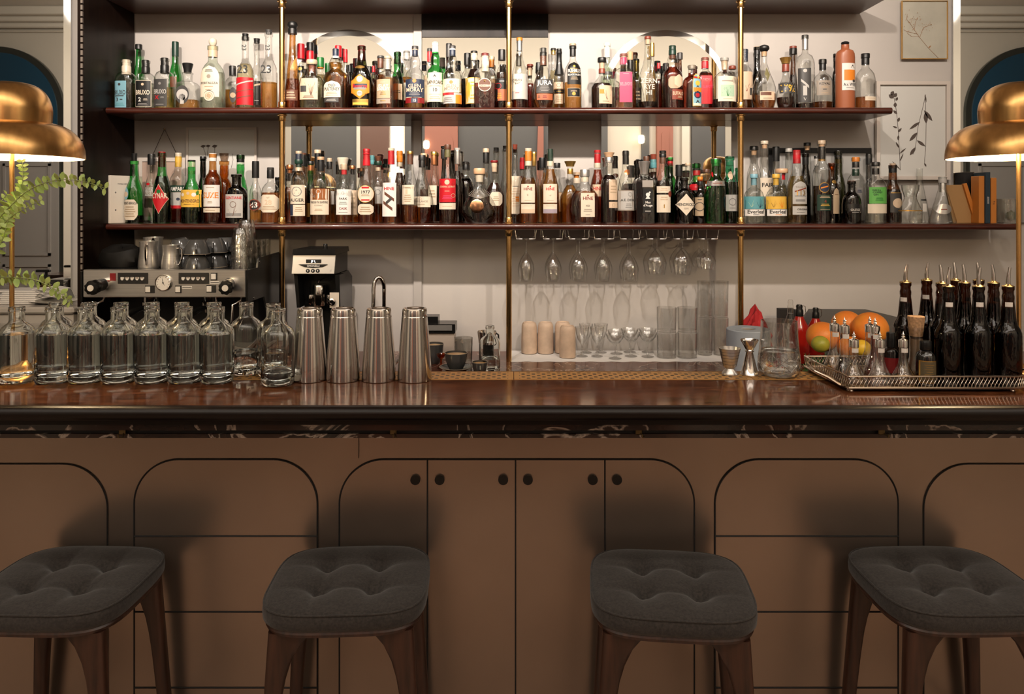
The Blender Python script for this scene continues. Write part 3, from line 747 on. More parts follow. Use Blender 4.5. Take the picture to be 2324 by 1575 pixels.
# ---- upper shelf. labels: (x0, y0, x1, y1, colour, shape, [(text, y centre, height, colour, x centre)])
A1 = lambda *a, **k: B(1, *a, **k)
A1(287, 136, 46, 'f', 'squat', 'c', ('y', 190), [('cap', 'cream', 136, 150, 17), ('foil', 'cream', 150, 170, 20)], [(264, 186, 295, 246, 'blue', 'rect', [('#disc', 194, 6, 'dgrey'), ('BRUXO', 212, 10, 'dgrey'), ('#box 20', 220, 2, 'dgrey'), ('3', 228, 8, 'dgrey', 275), ('#lines 1 8', 228, 5, 'dgrey', 284), ('#lines 3', 239, 8, 'teal')])], 'clear bottle with cream cap and pale blue label numbered 3, leftmost on the upper shelf', n=3)
A1(315, 101, 27, 'b', 'slope', 'g', None, [('cap', 'black', 101, 112, 15)], [], 'bare green bottle standing behind the pale blue label bottle', nr=.42)
A1(331, 137, 41, 'f', 'squat', 'c', ('w', 190), [('cap', 'black', 137, 152, 16), ('foil', 'black', 152, 167, 18)], [(315, 185, 349, 244, 'cream', 'rect', ()), (316, 186, 348, 243, 'black', 'rect', [('#disc', 194, 6, 'beige'), ('BRUXO', 212, 10, 'cream'), ('2', 228, 9, 'white', 326), ('#lines 2 10', 228, 5, 'cream', 338), ('#lines 2', 239, 6, 'grey')])], 'clear bottle with black cap and black label numbered 2', n=3)
A1(374, 132, 43, 'f', 'squat', 'c', ('y', 200), [('cap', 'black', 132, 148, 16), ('foil', 'black', 148, 167, 19)], [(355, 182, 386, 244, 'dgrey', 'rect', [('#disc', 192, 6, 'grey'), ('BRUXO', 210, 10, 'lgrey'), ('X', 223, 9, 'red', 364), ('#lines 2 9', 223, 5, 'grey', 376), ('#lines 1', 239, 4, 'grey')])], 'clear bottle with black cap and grey label marked with a red X', n=3)
A1(398, 95, 30, 'b', 'slope', 'g', None, [('foil', 'dgreen', 95, 128, 15)], [(392, 176, 406, 200, 'terra')], 'green wine bottle with dark green foil behind the red X label bottle', nr=.42)
A1(426, 144, 50, 'f', 'squat', 'c', ('a', 228), [('flare', 'black', 144, 166, 24)], [(406, 196, 436, 238, 'dgrey', 'circle', [('#disc', 217, 25, 'lgrey'), ('#disc', 223, 15, 'grey'), ('#box 8', 232, 12, 'lgrey')])], 'square clear bottle with black stopper and dark horseshoe mark, low amber spirit', n=6, nr=.34)
A1(483, 86, 55, 'f', 'dome', 'cg', ('w', 165), [('ball', 'cream', 86, 106, 18), ('band', 'beige', 106, 130, 21)], [(459, 152, 502, 222, 'cream', 'arch', [('#lines 2 20', 163, 6, 'dgrey'), ('#disc', 176, 9, 'taupe'), ('FORTALEZA', 191, 5, 'dgrey'), ('#lines 1 26', 199, 4, 'tan'), ('#lines 1 20', 206, 4, 'tan')]), (469, 207, 493, 233, 'dgrey', 'circle', [('#disc', 220, 23, 'cream'), ('#disc', 220, 17, 'tan')])], 'tall clear tequila bottle with woven pine cone stopper and cream arched label', nr=.36, seg=28)
A1(528, 150, 28, 'm', 'squat', 'c', ('a', 205), [('cap', 'black', 150, 172, 15)], [(526, 200, 541, 235, 'dgrey', 'circle', [('#disc', 218, 12, 'tan')])], 'short square bottle with black stopper half hidden beside the red wave bottle', n=6, nr=.42)
A1(557, 77, 39, 'f', 'tall', 'c', ('p', 146), [('cork', 'black', 77, 85, 15), ('band', 'black', 84, 92, 15)], [(538.5, 178, 576, 240, 'red', 'rect', [('#slash 38', 186, 3, 'white') if False else ('#slash 36 5', 190, 3, 'lgrey'), ('#slash 36 4', 208, 2, 'rbrown'), ('#slash 30 3', 222, 2, 'brown')]), (541, 165, 574, 178, 'red', 'tri', ()), (545, 150, 571, 168, 'lgrey', 'rect', [('23', 159, 17, 'black')])] if False else [(538.5, 178, 576, 240, 'red', 'rect', [('#slash 36 5', 190, 3, 'lgrey'), ('#slash 36 4', 208, 2, 'rbrown'), ('#slash 30 3', 222, 2, 'brown')])], 'tall clear bottle numbered 23 with a bright red wave label', nr=.37)
A1(583, 88, 30, 'b', 'tall', 'c', None, [('cork', 'black', 88, 97, 15)], [(570, 186, 597, 240, 'black', 'rect', [('#slash 26 4', 196, 4, 'beige'), ('#lines 1', 230, 4, 'lgrey')])], 'clear bottle with black wave label standing behind the two numbered 23', nr=.40)
A1(610, 68, 38, 'f', 'tall', 'c', ('a', 188), [('cork', 'dgrey', 68, 76, 16)], [], 'tall clear bottle numbered 23 with amber tequila beside the leftmost brass pole', nr=.40)
for xx, dd in ((557, 0), (610, 0)):   # printed numerals
    r = [o for o in bpy.data.objects if o.name.startswith('liquor_bottle') and abs(o.location.x-X(xx, 3.386)) < 1e-4][0]
    MB().text('23', 0, Z(160, 3.386)-r.location.z, 0.036, 0, y=-0.0362).build('printed_number', cm('black'), r, smooth=0)
    MB().text('23', 0, 0, 0.020, 0, y=0).build('neck_number', cm('black'), r, loc=(0, -0.0172, Z(110, 3.386)-r.location.z), smooth=0, rot=(0, PI/2, 0))
A1(664, 48, 36, 'f', 'taper', 'am', ('d', 180), [('ball', 'black', 48, 68, 23), ('band', 'black', 66, 78, 20)], [(650, 206, 678, 230, 'brown', 'rect', [('#lines 3', 218, 18, 'tan')])], 'very tall tapering amber bottle with black ball stopper right of the leftmost brass pole', nr=.38)
A1(683, 100, 20, 'b', 'slope', 'c', ('p', 150), [('foil', 'red', 100, 134, 17)], [(675, 150, 695, 166, 'black', 'rect', [('#disc', 157, 8, 'yellow')])], 'clear bottle with red foil behind the tapering amber bottle', nr=.45)
A1(704, 97, 20, 'b', 'slope', 'br', None, [('foil', 'black', 97, 116, 17), ('foil', 'red', 116, 138, 17)], [], 'dark bottle with black top above red foil behind the tree label bottle', nr=.45)
A1(708, 136, 54, 'f', 'squat', 'cg', ('w', 175), [('disc', 'beige', 136, 147, 25), ('cork', 'rbrown', 147, 161, 16)], [(684, 180, 725, 228, 'beige', 'rect', [('#twig 14', 202, 34, 'brown', 711), ('#box 14', 204, 14, 'dgrey', 693), ('#lines 2 28', 222, 6, 'brown')])], 'clear greenish bottle with wide wooden stopper and dark tree drawing on beige label', n=3, nr=.36)
A1(727, 131, 27, 'm', 'std', 'c', ('p', 170), [('cap', 'green', 131, 153, 17), ('band', 'orange', 153, 156, 15)], [], 'clear bottle with bright green cap behind the tree label bottle', nr=.5)
A1(744, 144, 24, 'b', 'std', 'g', None, [('cap', 'green', 144, 165, 13)], [], 'small green capped bottle behind the amber bottle with bulging neck', nr=.45)
A1(762, 111, 55, 'f', 'bulb', 'c', ('a', 143), [('foil', 'navy', 111, 128, 14), ('band', 'white', 128, 133, 16)], [(737, 186, 776, 223, 'cream', 'arch', [('OLD', 196, 6, 'dgrey'), ('PULTENEY', 204, 7, 'dgrey'), ('#lines 3 28', 215, 10, 'tan')]), (739, 224, 772, 234, 'dgrey', 'rect', [('#lines 2 26', 229, 5, 'lgrey')])], 'amber whisky bottle with bulging neck, navy cap and cream label', nr=.25, seg=28)
A1(768, 104, 24, 'b', 'slope', 'c', ('a', 170), [('foil', 'red', 104, 130, 16)], [], 'red foiled bottle just behind the navy capped bulging neck bottle', nr=.5)
A1(784, 112, 22, 'm', 'slope', 'c', ('d', 170), [('foil', 'red', 112, 142, 10)], [], 'slim red foiled bottle between the bulging neck bottle and the olive green bottle', nr=.4)
A1(793, 148, 19, 'b', 'std', 'k', None, [('cap', 'black', 148, 165, 15)], [], 'short black capped bottle behind and left of the olive green bottle', nr=.5)
A1(821, 104, 48, 'f', 'slope', 'o', ('k', 150), [('foil', 'dred', 104, 112, 16), ('foil', 'dred', 112, 138, 17)], [(799, 171, 840, 226, 'orange', 'hex', [('#disc', 182, 14, 'lgrey'), ('#tri', 182, 8, 'yellow'), ('#box 32', 197, 9, 'navy'), ('Reserva', 197, 7, 'red'), ('#box 26', 203, 5, 'grey'), ('#disc', 214, 12, 'lgrey'), ('#lines 2 12', 214, 7, 'grey')]), (808, 151, 830, 158, 'gold', 'circle'), (803, 227, 838, 241, 'gold', 'rect', [('#box 32', 237, 5, 'yellow')])], 'dark olive bottle with red foil and six-sided orange and silver label', nr=.35)
A1(812, 133, 19, 'b', 'std', 'k', None, [('cap', 'black', 133, 150, 14)], [], 'black capped bottle directly behind the olive bottle with six-sided label', nr=.5)
A1(838, 151, 20, 'm', 'std', 'br', None, [('cap', 'black', 151, 165, 13)], [], 'small dark bottle between the olive bottle and the tan label bottle', nr=.5)
A1(880, 128, 50, 'f', 'squat', 'c', ('a', 178), [('disc', 'beige', 128, 134, 15), ('foil', 'lgrey', 134, 158, 14)], [(856, 182, 888, 225, 'tan', 'rect', [('#lines 1 16', 189, 4, 'beige'), ('ISLAY', 197, 7, 'white'), ('BARLEY', 204, 7, 'white'), ('#lines 3 14', 214, 8, 'gold')]), (856, 226, 888, 237, 'taupe', 'rect', [('#lines 1 16', 231, 4, 'gold')])], 'amber whisky bottle with pale grey top and plain tan label', nr=.30)
A1(864, 127, 26, 'm', 'std', 'c', ('d', 170), [('disc', 'dgrey', 127, 133, 16), ('foil', 'brown', 133, 155, 14)], [], 'bottle with brown foil and black top behind the tan label bottle', nr=.5)
A1(848, 150, 18, 'b', 'std', 'c', ('r', 180), [('foil', 'red', 150, 164, 8)], [], 'little bottle with red top far back beside the tan label bottle', nr=.4)
A1(902, 118, 30, 'm', 'slope', 'g', ('k', 175), [('cap', 'black', 118, 144, 15)], [(892, 192, 914, 228, 'beige', 'rect', [('#lines 2', 210, 8, 'dgrey')])], 'green bottle with black cap between the tan and navy label bottles', nr=.5)
A1(923, 116, 30, 'b', 'slope', 'c', ('a', 176), [('disc', 'grey', 116, 120, 15), ('foil', 'lgrey', 120, 136, 14)], [(912, 190, 936, 230, 'cream')], 'bottle with grey capsule behind the navy label bottle', nr=.45)
A1(942, 105, 43, 'f', 'bulb', 'c', ('a', 226), [('cap', 'dgrey', 105, 112, 15), ('band', 'beige', 112, 114, 14), ('foil', 'navy', 114, 128, 13)], [(922, 182, 963, 222, 'navy', 'rect', [('#disc', 186, 9, 'copper'), ('GLEN', 197, 8, 'beige'), ('MORAY', 206, 9, 'beige'), ('#lines 2 28', 215, 6, 'grey')]), (922, 224, 963, 236, 'dred', 'rect', [('#box 14', 230, 11, 'navy'), ('15', 230, 6, 'white')])], 'whisky bottle with navy label numbered 15 and navy neck', nr=.28, seg=28)
A1(975, 110, 26, 'b', 'slope', 'c', ('y', 172), [('cap', 'dgrey', 110, 117, 11), ('foil', 'red', 117, 141, 11)], [(961, 172, 974, 236, 'beige')], 'bottle with slim red foil between the navy label bottle and the green bottle', nr=.38)
A1(988, 96, 38, 'f', 'bulb', 'g', ('k', 226), [('cap', 'white', 96, 104, 15), ('foil', 'white', 104, 122, 15)], [(969.5, 167, 1009, 233, 'cream', 'rect', [('#tri', 174, 6, 'dgrey'), ('LAPHROAIG', 189, 8, 'black'), ('#lines 2 30', 197, 4, 'taupe'), ('10', 206, 8, 'dgrey'), ('#lines 1 34', 216, 2, 'tan'), ('#lines 2 26', 224, 8, 'tan')])], 'green whisky bottle with white cap and cream label numbered 10', nr=.36, seg=28)
A1(1019, 99, 24, 'b', 'slope', 'k', None, [('cap', 'dgrey', 99, 130, 14)], [], 'dark capped bottle behind the orange and white label bottle', nr=.5)
A1(1027, 104, 40, 'f', 'bulb', 'c', ('a', 210), [('cap', 'dgrey', 104, 111, 15), ('band', 'white', 111, 114, 15), ('foil', 'navy', 114, 128, 14)], [(1007, 181, 1043, 212, 'cream', 'rect', [('#disc', 189, 8, 'copper'), ('GLEN', 197, 6, 'taupe'), ('MORAY', 203, 7, 'taupe'), ('#lines 1 28', 209, 2, 'tan')]), (1004.5, 213, 1047, 237, 'lgrey', 'rect', [('#box 12', 227, 20, 'orange', 1041), ('#box 26', 215, 5, 'red', 1018), ('#lines 3 22', 228, 12, 'grey', 1018)])], 'whisky bottle with white label above a grey and orange strip', nr=.30, seg=28)
A1(1061, 121, 30, 'b', 'std', 'c', ('k', 180), [('cap', 'black', 121, 148, 16)], [], 'black capped clear bottle standing back beside the yellowish label bottle', nr=.45)
A1(1076, 116, 38, 'm', 'slope', 'c', ('k', 158), [('cap', 'black', 116, 121, 15), ('foil', 'cream', 121, 137, 15)], [(1057, 178, 1090, 237, 'yellow', 'rect', [('#box 28', 208, 56, 'cream'), ('#lines 2 12', 193, 14, 'yellow'), ('#lines 2 12', 222, 14, 'gold')])], 'dark amber bottle with cream neck and tall yellowish label', nr=.38)
A1(1101, 121, 50, 'f', 'squat', 'c', ('r', 190), [('cap', 'dred', 121, 127, 17), ('foil', 'cream', 127, 163, 17)], [(1086, 180, 1115, 210, 'cream', 'circle', [('#disc', 195, 27, 'brown'), ('#disc', 187, 4, 'gold'), ('WOODSMAN', 197, 5, 'cream')])], 'red-brown whisky bottle with paper neck strip and round brown label', n=5, nr=.33)
A1(1116, 128, 24, 'm', 'std', 'c', ('a', 180), [('cap', 'beige', 128, 136, 12), ('foil', 'orange', 136, 153, 12)], [], 'bottle with orange ribbed neck behind the round brown label bottle', nr=.5)
A1(1139, 113, 26, 'f', 'std', 'c', ('k', 165), [('cap', 'black', 113, 137, 17)], [(1124.5, 180, 1153, 231, 'black', 'rect', [('#box 22', 217, 26, 'terra', 1141), ('#ring', 197, 14, 'red', 1131), ('#lines 1 14', 186, 4, 'lgrey'), ('#lines 3 10', 219, 14, 'orange', 1134)])], 'dark bottle with black and red label just left of the middle brass pole', nr=.55)
A1(1179, 86, 37, 'f', 'slope', 'c', ('r', 228), [('cap', 'orange', 86, 93, 14), ('foil', 'silver', 93, 116, 13)], [(1161, 170, 1197, 227, 'lgrey', 'rect', [('#box 22', 190, 38, 'cream', 1174), ('OBAN', 184, 5, 'dgrey', 1174), ('LITTLE', 188, 4, 'taupe', 1174), ('BAY', 192, 4, 'dgrey', 1174), ('#lines 1 12', 213, 3, 'red', 1174)])], 'clear bottle with orange cap and cream and grey label right of the middle brass pole', nr=.36)
A1(1203, 146, 18, 'b', 'std', 'c', ('r', 190), [('knob', 'rbrown', 146, 156, 15), ('cork', 'beige', 155, 170, 12)], [], 'small bottle with red-brown knob and pale cork behind the orange capped bottle', nr=.5)
A1(1222, 142, 18, 'b', 'std', 'br', None, [('cap', 'black', 142, 160, 12)], [], 'short black capped bottle behind the grey label round bottle', nr=.5)
A1(1233, 109, 51, 'f', 'demi', 'c', ('d', 184), [('cap', 'dgrey', 109, 119, 13), ('foil', 'black', 119, 127, 16), ('foil', 'brown', 127, 149, 15)], [(1217, 182, 1254, 213, 'dgrey', 'rect', [('JURA', 190, 10, 'white'), ('#lines 4 22', 203, 13, 'grey')]), (1218, 215, 1253, 229, 'terra', 'rect', [('#lines 2 6', 222, 7, 'brown', 1223), ('#lines 2 10', 222, 7, 'dred')])], 'round bodied dark whisky bottle with grey label over an orange strip', nr=.30, seg=28)
A1(1256, 110, 24, 'b', 'tall', 'c', ('p', 160), [('cap', 'black', 110, 115, 12), ('foil', 'gold', 115, 124, 11)], [], 'clear bottle with black and gold neck behind the black wax bottle', nr=.5)
A1(1269, 111, 25, 'm', 'bulb', 'c', ('a', 188), [('wax', 'black', 111, 170, 12)], [(1257.5, 188, 1277, 203, 'beige', 'rect', [('#ring', 195, 9, 'brown')]), (1257.5, 205, 1280, 213, 'black', 'rect', [('#lines 1', 209, 4, 'gold')]), (1258.5, 215, 1276, 237, 'beige', 'rect', [('#lines 4', 226, 16, 'tan')])], 'bottle whose neck is covered in thick black wax with beige labels', nr=.45)
A1(1300, 99, 40, 'f', 'dome', 'c', ('a', 188), [('cap', 'beige', 99, 104, 14), ('cap', 'black', 104, 111, 16), ('foil', 'black', 111, 128, 14)], [(1287, 143, 1317, 194, 'black', 'arch', [('#disc', 153, 5, 'yellow'), ('#lines 1 24', 158, 2, 'gold'), ('BUSHMILLS', 163, 7, 'white'), ('#lines 1 24', 168, 2, 'gold'), ('BLACK BUSH', 172, 4, 'white'), ('#lines 3 16', 180, 7, 'tan')]), (1287, 202, 1315, 222, 'tan', 'rect', [('#box 26', 212, 18, 'black'), ('#lines 1 18', 209, 4, 'tan'), ('#disc', 215, 8, 'gold')])], 'amber whiskey bottle with arched black label beside the gap in the row', nr=.34)
A1(1366, 131, 49, 'f', 'shoulder', 'c', ('k', 190), [('disc', 'black', 131, 142, 20), ('cork', 'beige', 142, 155, 14), ('foil', 'rbrown', 156, 167, 15)], [(1358, 196, 1388, 237, 'beige', 'rect', [('#twig 9', 215, 26, 'brown', 1376), ('#box 10', 210, 10, 'orange', 1364), ('#lines 1 20', 232, 2, 'brown')])], 'sloping shouldered bottle of near black spirit with wide black stopper and beige label', nr=.28)
A1(1378, 98, 30, 'b', 'slope', 'cg', None, [('cap', 'white', 98, 105, 15), ('foil', 'white', 105, 131, 14)], [(1368, 164, 1388, 172, 'dgrey')], 'pale green bottle with long white capsule behind the black stoppered bottle', nr=.40)
A1(1415, 122, 41, 'f', 'squat', 'c', ('w', 225), [('cap', 'rbrown', 122, 129, 18), ('band', 'beige', 129, 131, 16), ('foil', 'magenta', 131, 147, 17)], [(1404, 166, 1432, 234, 'pink', 'rect', [('BELLEVOYE', 193, 7, 'lilac'), ('#lines 1 16', 170, 2, 'lilac')])], 'square clear bottle with bright pink label', n=7, nr=.36)
A1(1430, 118, 28, 'm', 'std', 'c', ('d', 182), [('cork', 'wood', 118, 137, 15), ('foil', 'black', 137, 160, 14)], [], 'bottle with wooden stopper and black neck behind the pink label bottle', nr=.5)
A1(1444, 134, 24, 'b', 'std', 'o', None, [('cap', 'black', 134, 138, 12), ('foil', 'gold', 138, 163, 10)], [(1434, 200, 1454, 236, 'black', 'rect', [('#lines 3', 218, 24, 'tan')])], 'small bottle with gold foil between the pink label and the embossed bottle', nr=.5)
e = A1(1470, 83, 50, 'f', 'demi', 'c', ('k', 232), [('disc', 'rbrown', 83, 90, 15), ('cork', 'beige', 90, 99, 13)], [], 'tall clear bottle embossed all over with raised letters and a cork', nr=.29, seg=28)
mb = MB()
for i, s in enumerate(('ZERN', 'RYE', 'HI')): mb.text(s, 0, Z(186+i*13, 3.386)-e.location.z, 0.021, 0, y=-0.0352)
mb.build('embossed_letters', pbr('embossed_glass', (0.55, 0.50, 0.46), 0.12), e, smooth=0)
A1(1480, 98, 17, 'b', 'slope', 'c', ('y', 160), [('foil', 'gold', 98, 128, 11)], [], 'bottle with long gold capsule behind the embossed letter bottle', nr=.45)
A1(1495, 143, 13, 'b', 'std', 'c', ('r', 180), [('foil', 'red', 143, 156, 8)], [], 'tiny bottle with red top behind the embossed letter bottle', nr=.4)
A1(1511, 144, 18, 'b', 'squat', 'k', None, [('cap', 'black', 144, 160, 14)], [], 'short black capped bottle left of the buffalo label bottle', nr=.6)
A1(1526, 104, 45, 'f', 'bulb', 'c', ('r', 153), [('cap', 'dgreen', 104, 113, 16), ('foil', 'dgreen', 113, 125, 17), ('band', 'brown', 125, 134, 14)], [(1514, 176, 1540, 203, 'tan', 'oct', ()), (1527, 171, 1548, 201, 'beige', 'hex', ()), (1522, 205, 1548, 228, 'rbrown', 'rect', [('BUFFALO', 214, 8, 'beige'), ('#lines 2 12', 222, 5, 'tan', 1539)])], 'red-brown bourbon bottle with a torn beige buffalo shaped label', nr=.34, seg=28)
A1(1543, 120, 20, 'b', 'taper', 'br', ('d', 150), [('cap', 'dgrey', 120, 135, 13)], [], 'tall dark brown bottle behind the buffalo label bottle', nr=.5)
A1(1570, 148, 42, 'f', 'squat', 'c', ('r', 166), [('cap', 'taupe', 148, 157, 16)], [(1568, 167, 1590, 243, 'yellow', 'arch', ()), (1569, 169, 1589.5, 242, 'blue', 'arch', [('#box 17', 178, 5, 'red'), ('#disc', 191, 11, 'yellow'), ('#tri', 200, 10, 'dgrey'), ('#box 19', 206, 10, 'orange'), ('#disc', 217, 17, 'navy'), ('#disc', 218, 10, 'red'), ('#tri', 232, 8, 'dgrey'), ('#box 19', 239, 5, 'cream')])], 'dark red-brown bottle with tall colourful blue, yellow and red picture label', nr=.38)
A1(1600, 131, 34, 'm', 'squat', 'c', ('r', 167), [('cap', 'rbrown', 131, 137, 17), ('band', 'beige', 137, 139, 15), ('foil', 'red', 139, 156, 16)], [(1588, 174, 1612, 238, 'red', 'rect', [('LLEVOYE', 199, 6, 'pink', 1603)])], 'square bottle with red label and red foil behind the colourful picture label', n=6, nr=.40)
A1(1644, 131, 54, 'f', 'dome', 'c', ('k', 226), [('cap', 'lgrey', 131, 138, 18), ('cork', 'beige', 138, 157, 15)], [(1626, 175, 1668, 232, 'cream', 'rect', [('#lines 1 34', 186, 5, 'taupe'), ('#box 30', 208, 26, 'mint'), ('#twig 12', 208, 26, 'green'), ('#lines 1 28', 226, 2, 'tan')])], 'round shouldered bottle with cream label bearing a green meadow picture', nr=.29, seg=28)
A1(1662, 150, 22, 'b', 'std', 'c', ('a', 175), [('disc', 'rbrown', 150, 158, 17)], [(1653, 175, 1671, 235, 'beige')], 'small bottle with brown stopper behind the meadow picture bottle', nr=.5)
A1(1690, 112, 36, 'm', 'std', 'c', ('d', 172), [('cap', 'navy', 112, 140, 14)], [(1674, 165, 1705, 228, 'beige', 'rect', [('#twig 8', 195, 30, 'rbrown'), ('#box 6', 210, 16, 'dgrey', 1700)])], 'bottle with dark blue cap half hidden by the rightmost brass pole', nr=.42)
A1(1734, 103, 56, 'f', 'demi', 'c', ('d', 213), [('ball', 'black', 102, 118, 24), ('cork', 'wood', 116, 126, 14)], [(1720, 210, 1753, 229, 'beige', 'rect', [('#box 24', 215, 7, 'brown', 1733), ('#lines 1 26', 225, 2, 'brown')]), (1730, 155, 1742, 188, 'olive', 'diamond')], 'wide clear flask shaped bottle with black mushroom stopper and small beige label', nr=.22, seg=28)
A1(1718, 106, 24, 'b', 'tall', 'k', None, [('cap', 'beige', 106, 111, 14), ('foil', 'black', 111, 125, 14)], [], 'slim dark bottle with pale top behind the mushroom stoppered flask', nr=.55)
A1(1783, 131, 41, 'f', 'demi', 'c', ('k', 222), [('flare', 'gold', 131, 145, 26), ('foil', 'rbrown', 146, 163, 16)], [(1764, 190, 1800, 214, 'dgrey', 'rect', [('1792', 202, 16, 'yellow')])], 'rounded amber bottle numbered 1792 in gold with a faceted gold stopper', nr=.30)
A1(1800, 105, 24, 'b', 'taper', 'br', ('k', 170), [('cap', 'rbrown', 105, 110, 16), ('foil', 'black', 110, 124, 17)], [], 'tall slim dark brown bottle behind the one numbered 1792', nr=.55)
A1(1827, 80, 43, 'f', 'squat', 'c', ('k', 236), [('cap', 'dgrey', 80, 88, 15), ('foil', 'silver', 88, 113, 14)], [(1808, 157, 1834, 234, 'dgrey', 'rect', [('#disc', 163, 8, 'lgrey'), ('#slash 16 -8', 192, 6, 'lgrey'), ('#box 8', 208, 22, 'lgrey'), ('#twig 5', 224, 12, 'lgrey')])], 'tallest clear bottle on the right with silver neck and a white bird on dark glass', nr=.30)
A1(1867, 135, 48, 'm', 'dome', 'c', ('d', 232), [('cap', 'black', 135, 145, 17), ('foil', 'black', 145, 159, 15)], [(1849, 185, 1881, 218, 'taupe', 'rect', [('KOVAL', 192, 5, 'black'), ('#lines 2 20', 200, 5, 'tan'), ('#box 8', 205, 2, 'dgrey'), ('#lines 1 20', 213, 3, 'tan')])], 'small domed clear bottle with black stopper and square taupe label', nr=.30)
A1(1896, 122, 14, 'm', 'std', 'k', None, [('cap', 'black', 122, 140, 9)], [], 'thin black bottle half hidden behind the brown stoneware bottle', nr=.6)
A1(1918, 94, 43, 'f', 'crock', 'stone', None, [('ball', 'black', 94, 103, 18), ('foil', 'black', 102, 111, 16)], [(1905, 146, 1939, 207, 'white', 'rect', [('#tri', 153, 8, 'dgrey', 1928), ('#box 30', 173, 24, 'orange', 1924), ('#disc', 186, 7, 'dgrey', 1931), ('A.v. WEES', 194, 7, 'dgrey', 1923), ('#lines 1 24', 202, 3, 'grey')])], 'brown stoneware jenever bottle with white and orange label', nr=.40)
A1(1964, 122, 46, 'f', 'dome', 'c', ('d', 221), [('cap', 'black', 122, 132, 19), ('foil', 'black', 132, 147, 17)], [(1956, 221, 1985, 230, 'cream', 'rect', [('#lines 1 24', 225, 3, 'beige')])], 'clear domed bottle with black stopper, last at the right end of the upper shelf', nr=.34)
# ---- lower shelf
A2 = lambda *a, **k: B(2, *a, **k)
A2(305, 348, 41, 'f', 'slope', 'g', ('k', 489), [('cork', 'black', 348, 366, 13), ('band', 'cream', 366, 373, 17)], [(286, 425, 300, 453, 'blue', 'circle', [('#disc', 441, 12, 'beige')]), (286, 453, 319, 499, 'cream', 'oct', [('FERNET-BRANCA', 461, 6, 'dgrey'), ('#lines 5', 480, 26, 'tan')])], 'green amaro bottle in front of the cream menu book, leftmost on the lower shelf', nr=.40)
A2(344, 350, 30, 'b', 'slope', 'c', None, [('cap', 'black', 350, 374, 17)], [(332, 425, 358, 445, 'lgrey', 'rect', [('VEN', 429, 8, 'taupe'), ('ARK', 439, 8, 'taupe')]), (338, 415, 346, 421, 'red', 'circle')], 'empty clear bottle with black cap behind and left of the red diamond bottle', nr=.5)
A2(368, 345, 40, 'f', 'slope', 'g', ('k', 400), [('foil', 'red', 345, 379, 16)], [(349.5, 418, 386.5, 485, 'beige', 'diamond', ()), (350.5, 420, 385.5, 483, 'red', 'diamond', [('#disc', 435, 9, 'green'), ('CYNAR', 444, 12, 'cream')])], 'dark green bottle with red foil and red diamond label', nr=.40)
A2(405, 347, 38, 'm', 'std', 'c', ('r', 465), [('cap', 'cream', 347, 355, 14), ('foil', 'yellow', 355, 379, 15)], [(387.5, 421, 423, 436, 'dgreen', 'rect', [('CAMPARI', 429, 9, 'white')]), (390, 437, 423, 466, 'lgrey', 'rect', [('#disc', 452, 7, 'navy', 411)]), (396, 466, 423, 473, 'red', 'rect')], 'clear aperitif bottle with yellow neck, white lettering and little red liquid', nr=.38)
A2(435, 363, 47, 'f', 'shoulder', 'g', ('k', 432), [('cap', 'dgrey', 363, 367, 17), ('foil', 'cream', 367, 379, 17), ('band', 'beige', 388, 395, 16)], [(412.5, 431, 458, 470, 'yellow', 'rect', [('#disc', 442, 8, 'cream', 421), ('#disc', 439, 7, 'beige', 434), ('#disc', 442, 9, 'white', 446), ('MONTENEGRO', 456, 7, 'brown'), ('#lines 1 30', 464, 3, 'gold')])], 'green flared bottle with a wide yellow label', nr=.36)
A2(461, 355, 24, 'm', 'slope', 'k', None, [('cap', 'black', 355, 361, 14), ('foil', 'silver', 361, 378, 12)], [], 'slim black bottle with silver striped neck behind the yellow label bottle', nr=.5)
A2(483, 348, 39, 'f', 'std', 'am', ('d', 386), [('cap', 'white', 348, 366, 17)], [(465, 420, 501, 469, 'white', 'rect', [('#lines 1 24', 426, 3, 'tan'), ('SUZE', 443, 13, 'orange'), ('#lines 2 12', 459, 6, 'tan')]), (465, 472, 501, 482, 'cream', 'rect', [('#lines 1 28', 477, 3, 'tan')])], 'amber bottle with white cap and white label lettered in orange', nr=.38)
A2(509, 348, 34, 'm', 'std', 'am', ('a', 376), [('flare', 'glass', 348, 367, 23)], [], 'golden amber bottle with large smoky glass stopper', nr=.55)
A2(537, 395, 49, 'f', 'squat', 'k', None, [('cap', 'grey', 395, 402, 23), ('foil', 'brown', 402, 418, 18)], [(515, 441, 555, 494, 'lgrey', 'rect', [('GENTIANE', 449, 6, 'red'), ('#ring', 464, 14, 'brown'), ('#twig 9', 477, 26, 'brown'), ('#box 34', 487, 7, 'grey')])], 'squat black bottle with pale grey label bearing tangled brown roots', nr=.42)
A2(546, 351, 32, 'm', 'slope', 'g', ('k', 430), [('cap', 'black', 351, 368, 17), ('band', 'white', 369, 375, 17)], [], 'green bottle with black cap and white neck ring behind the roots label bottle', nr=.5)
A2(580, 366, 26, 'f', 'tall', 'c', ('a', 476), [('foil', 'black', 366, 404, 16)], [(567.5, 452, 593, 478, 'rbrown', 'circle', [('#disc', 465, 22, 'black'), ('43', 465, 12, 'white')])], 'slim clear bottle with black round label numbered 43', nr=.42)
A2(614, 380, 43, 'f', 'dome', 'c', ('d', 437), [('cap', 'dgrey', 380, 386, 15), ('foil', 'black', 386, 405, 16)], [(591, 442, 636, 482, 'cream', 'oct', [('VT', 449, 4, 'tan'), ('28', 459, 11, 'beige'), ('#lines 3 34', 472, 10, 'tan')])], 'round bottle with black neck and scalloped cream label left of the brass pole', nr=.30, seg=28)
A2(630, 402, 20, 'b', 'std', 'k', None, [('cap', 'black', 402, 412, 11)], [], 'small dark bottle behind the scalloped cream label bottle', nr=.5)
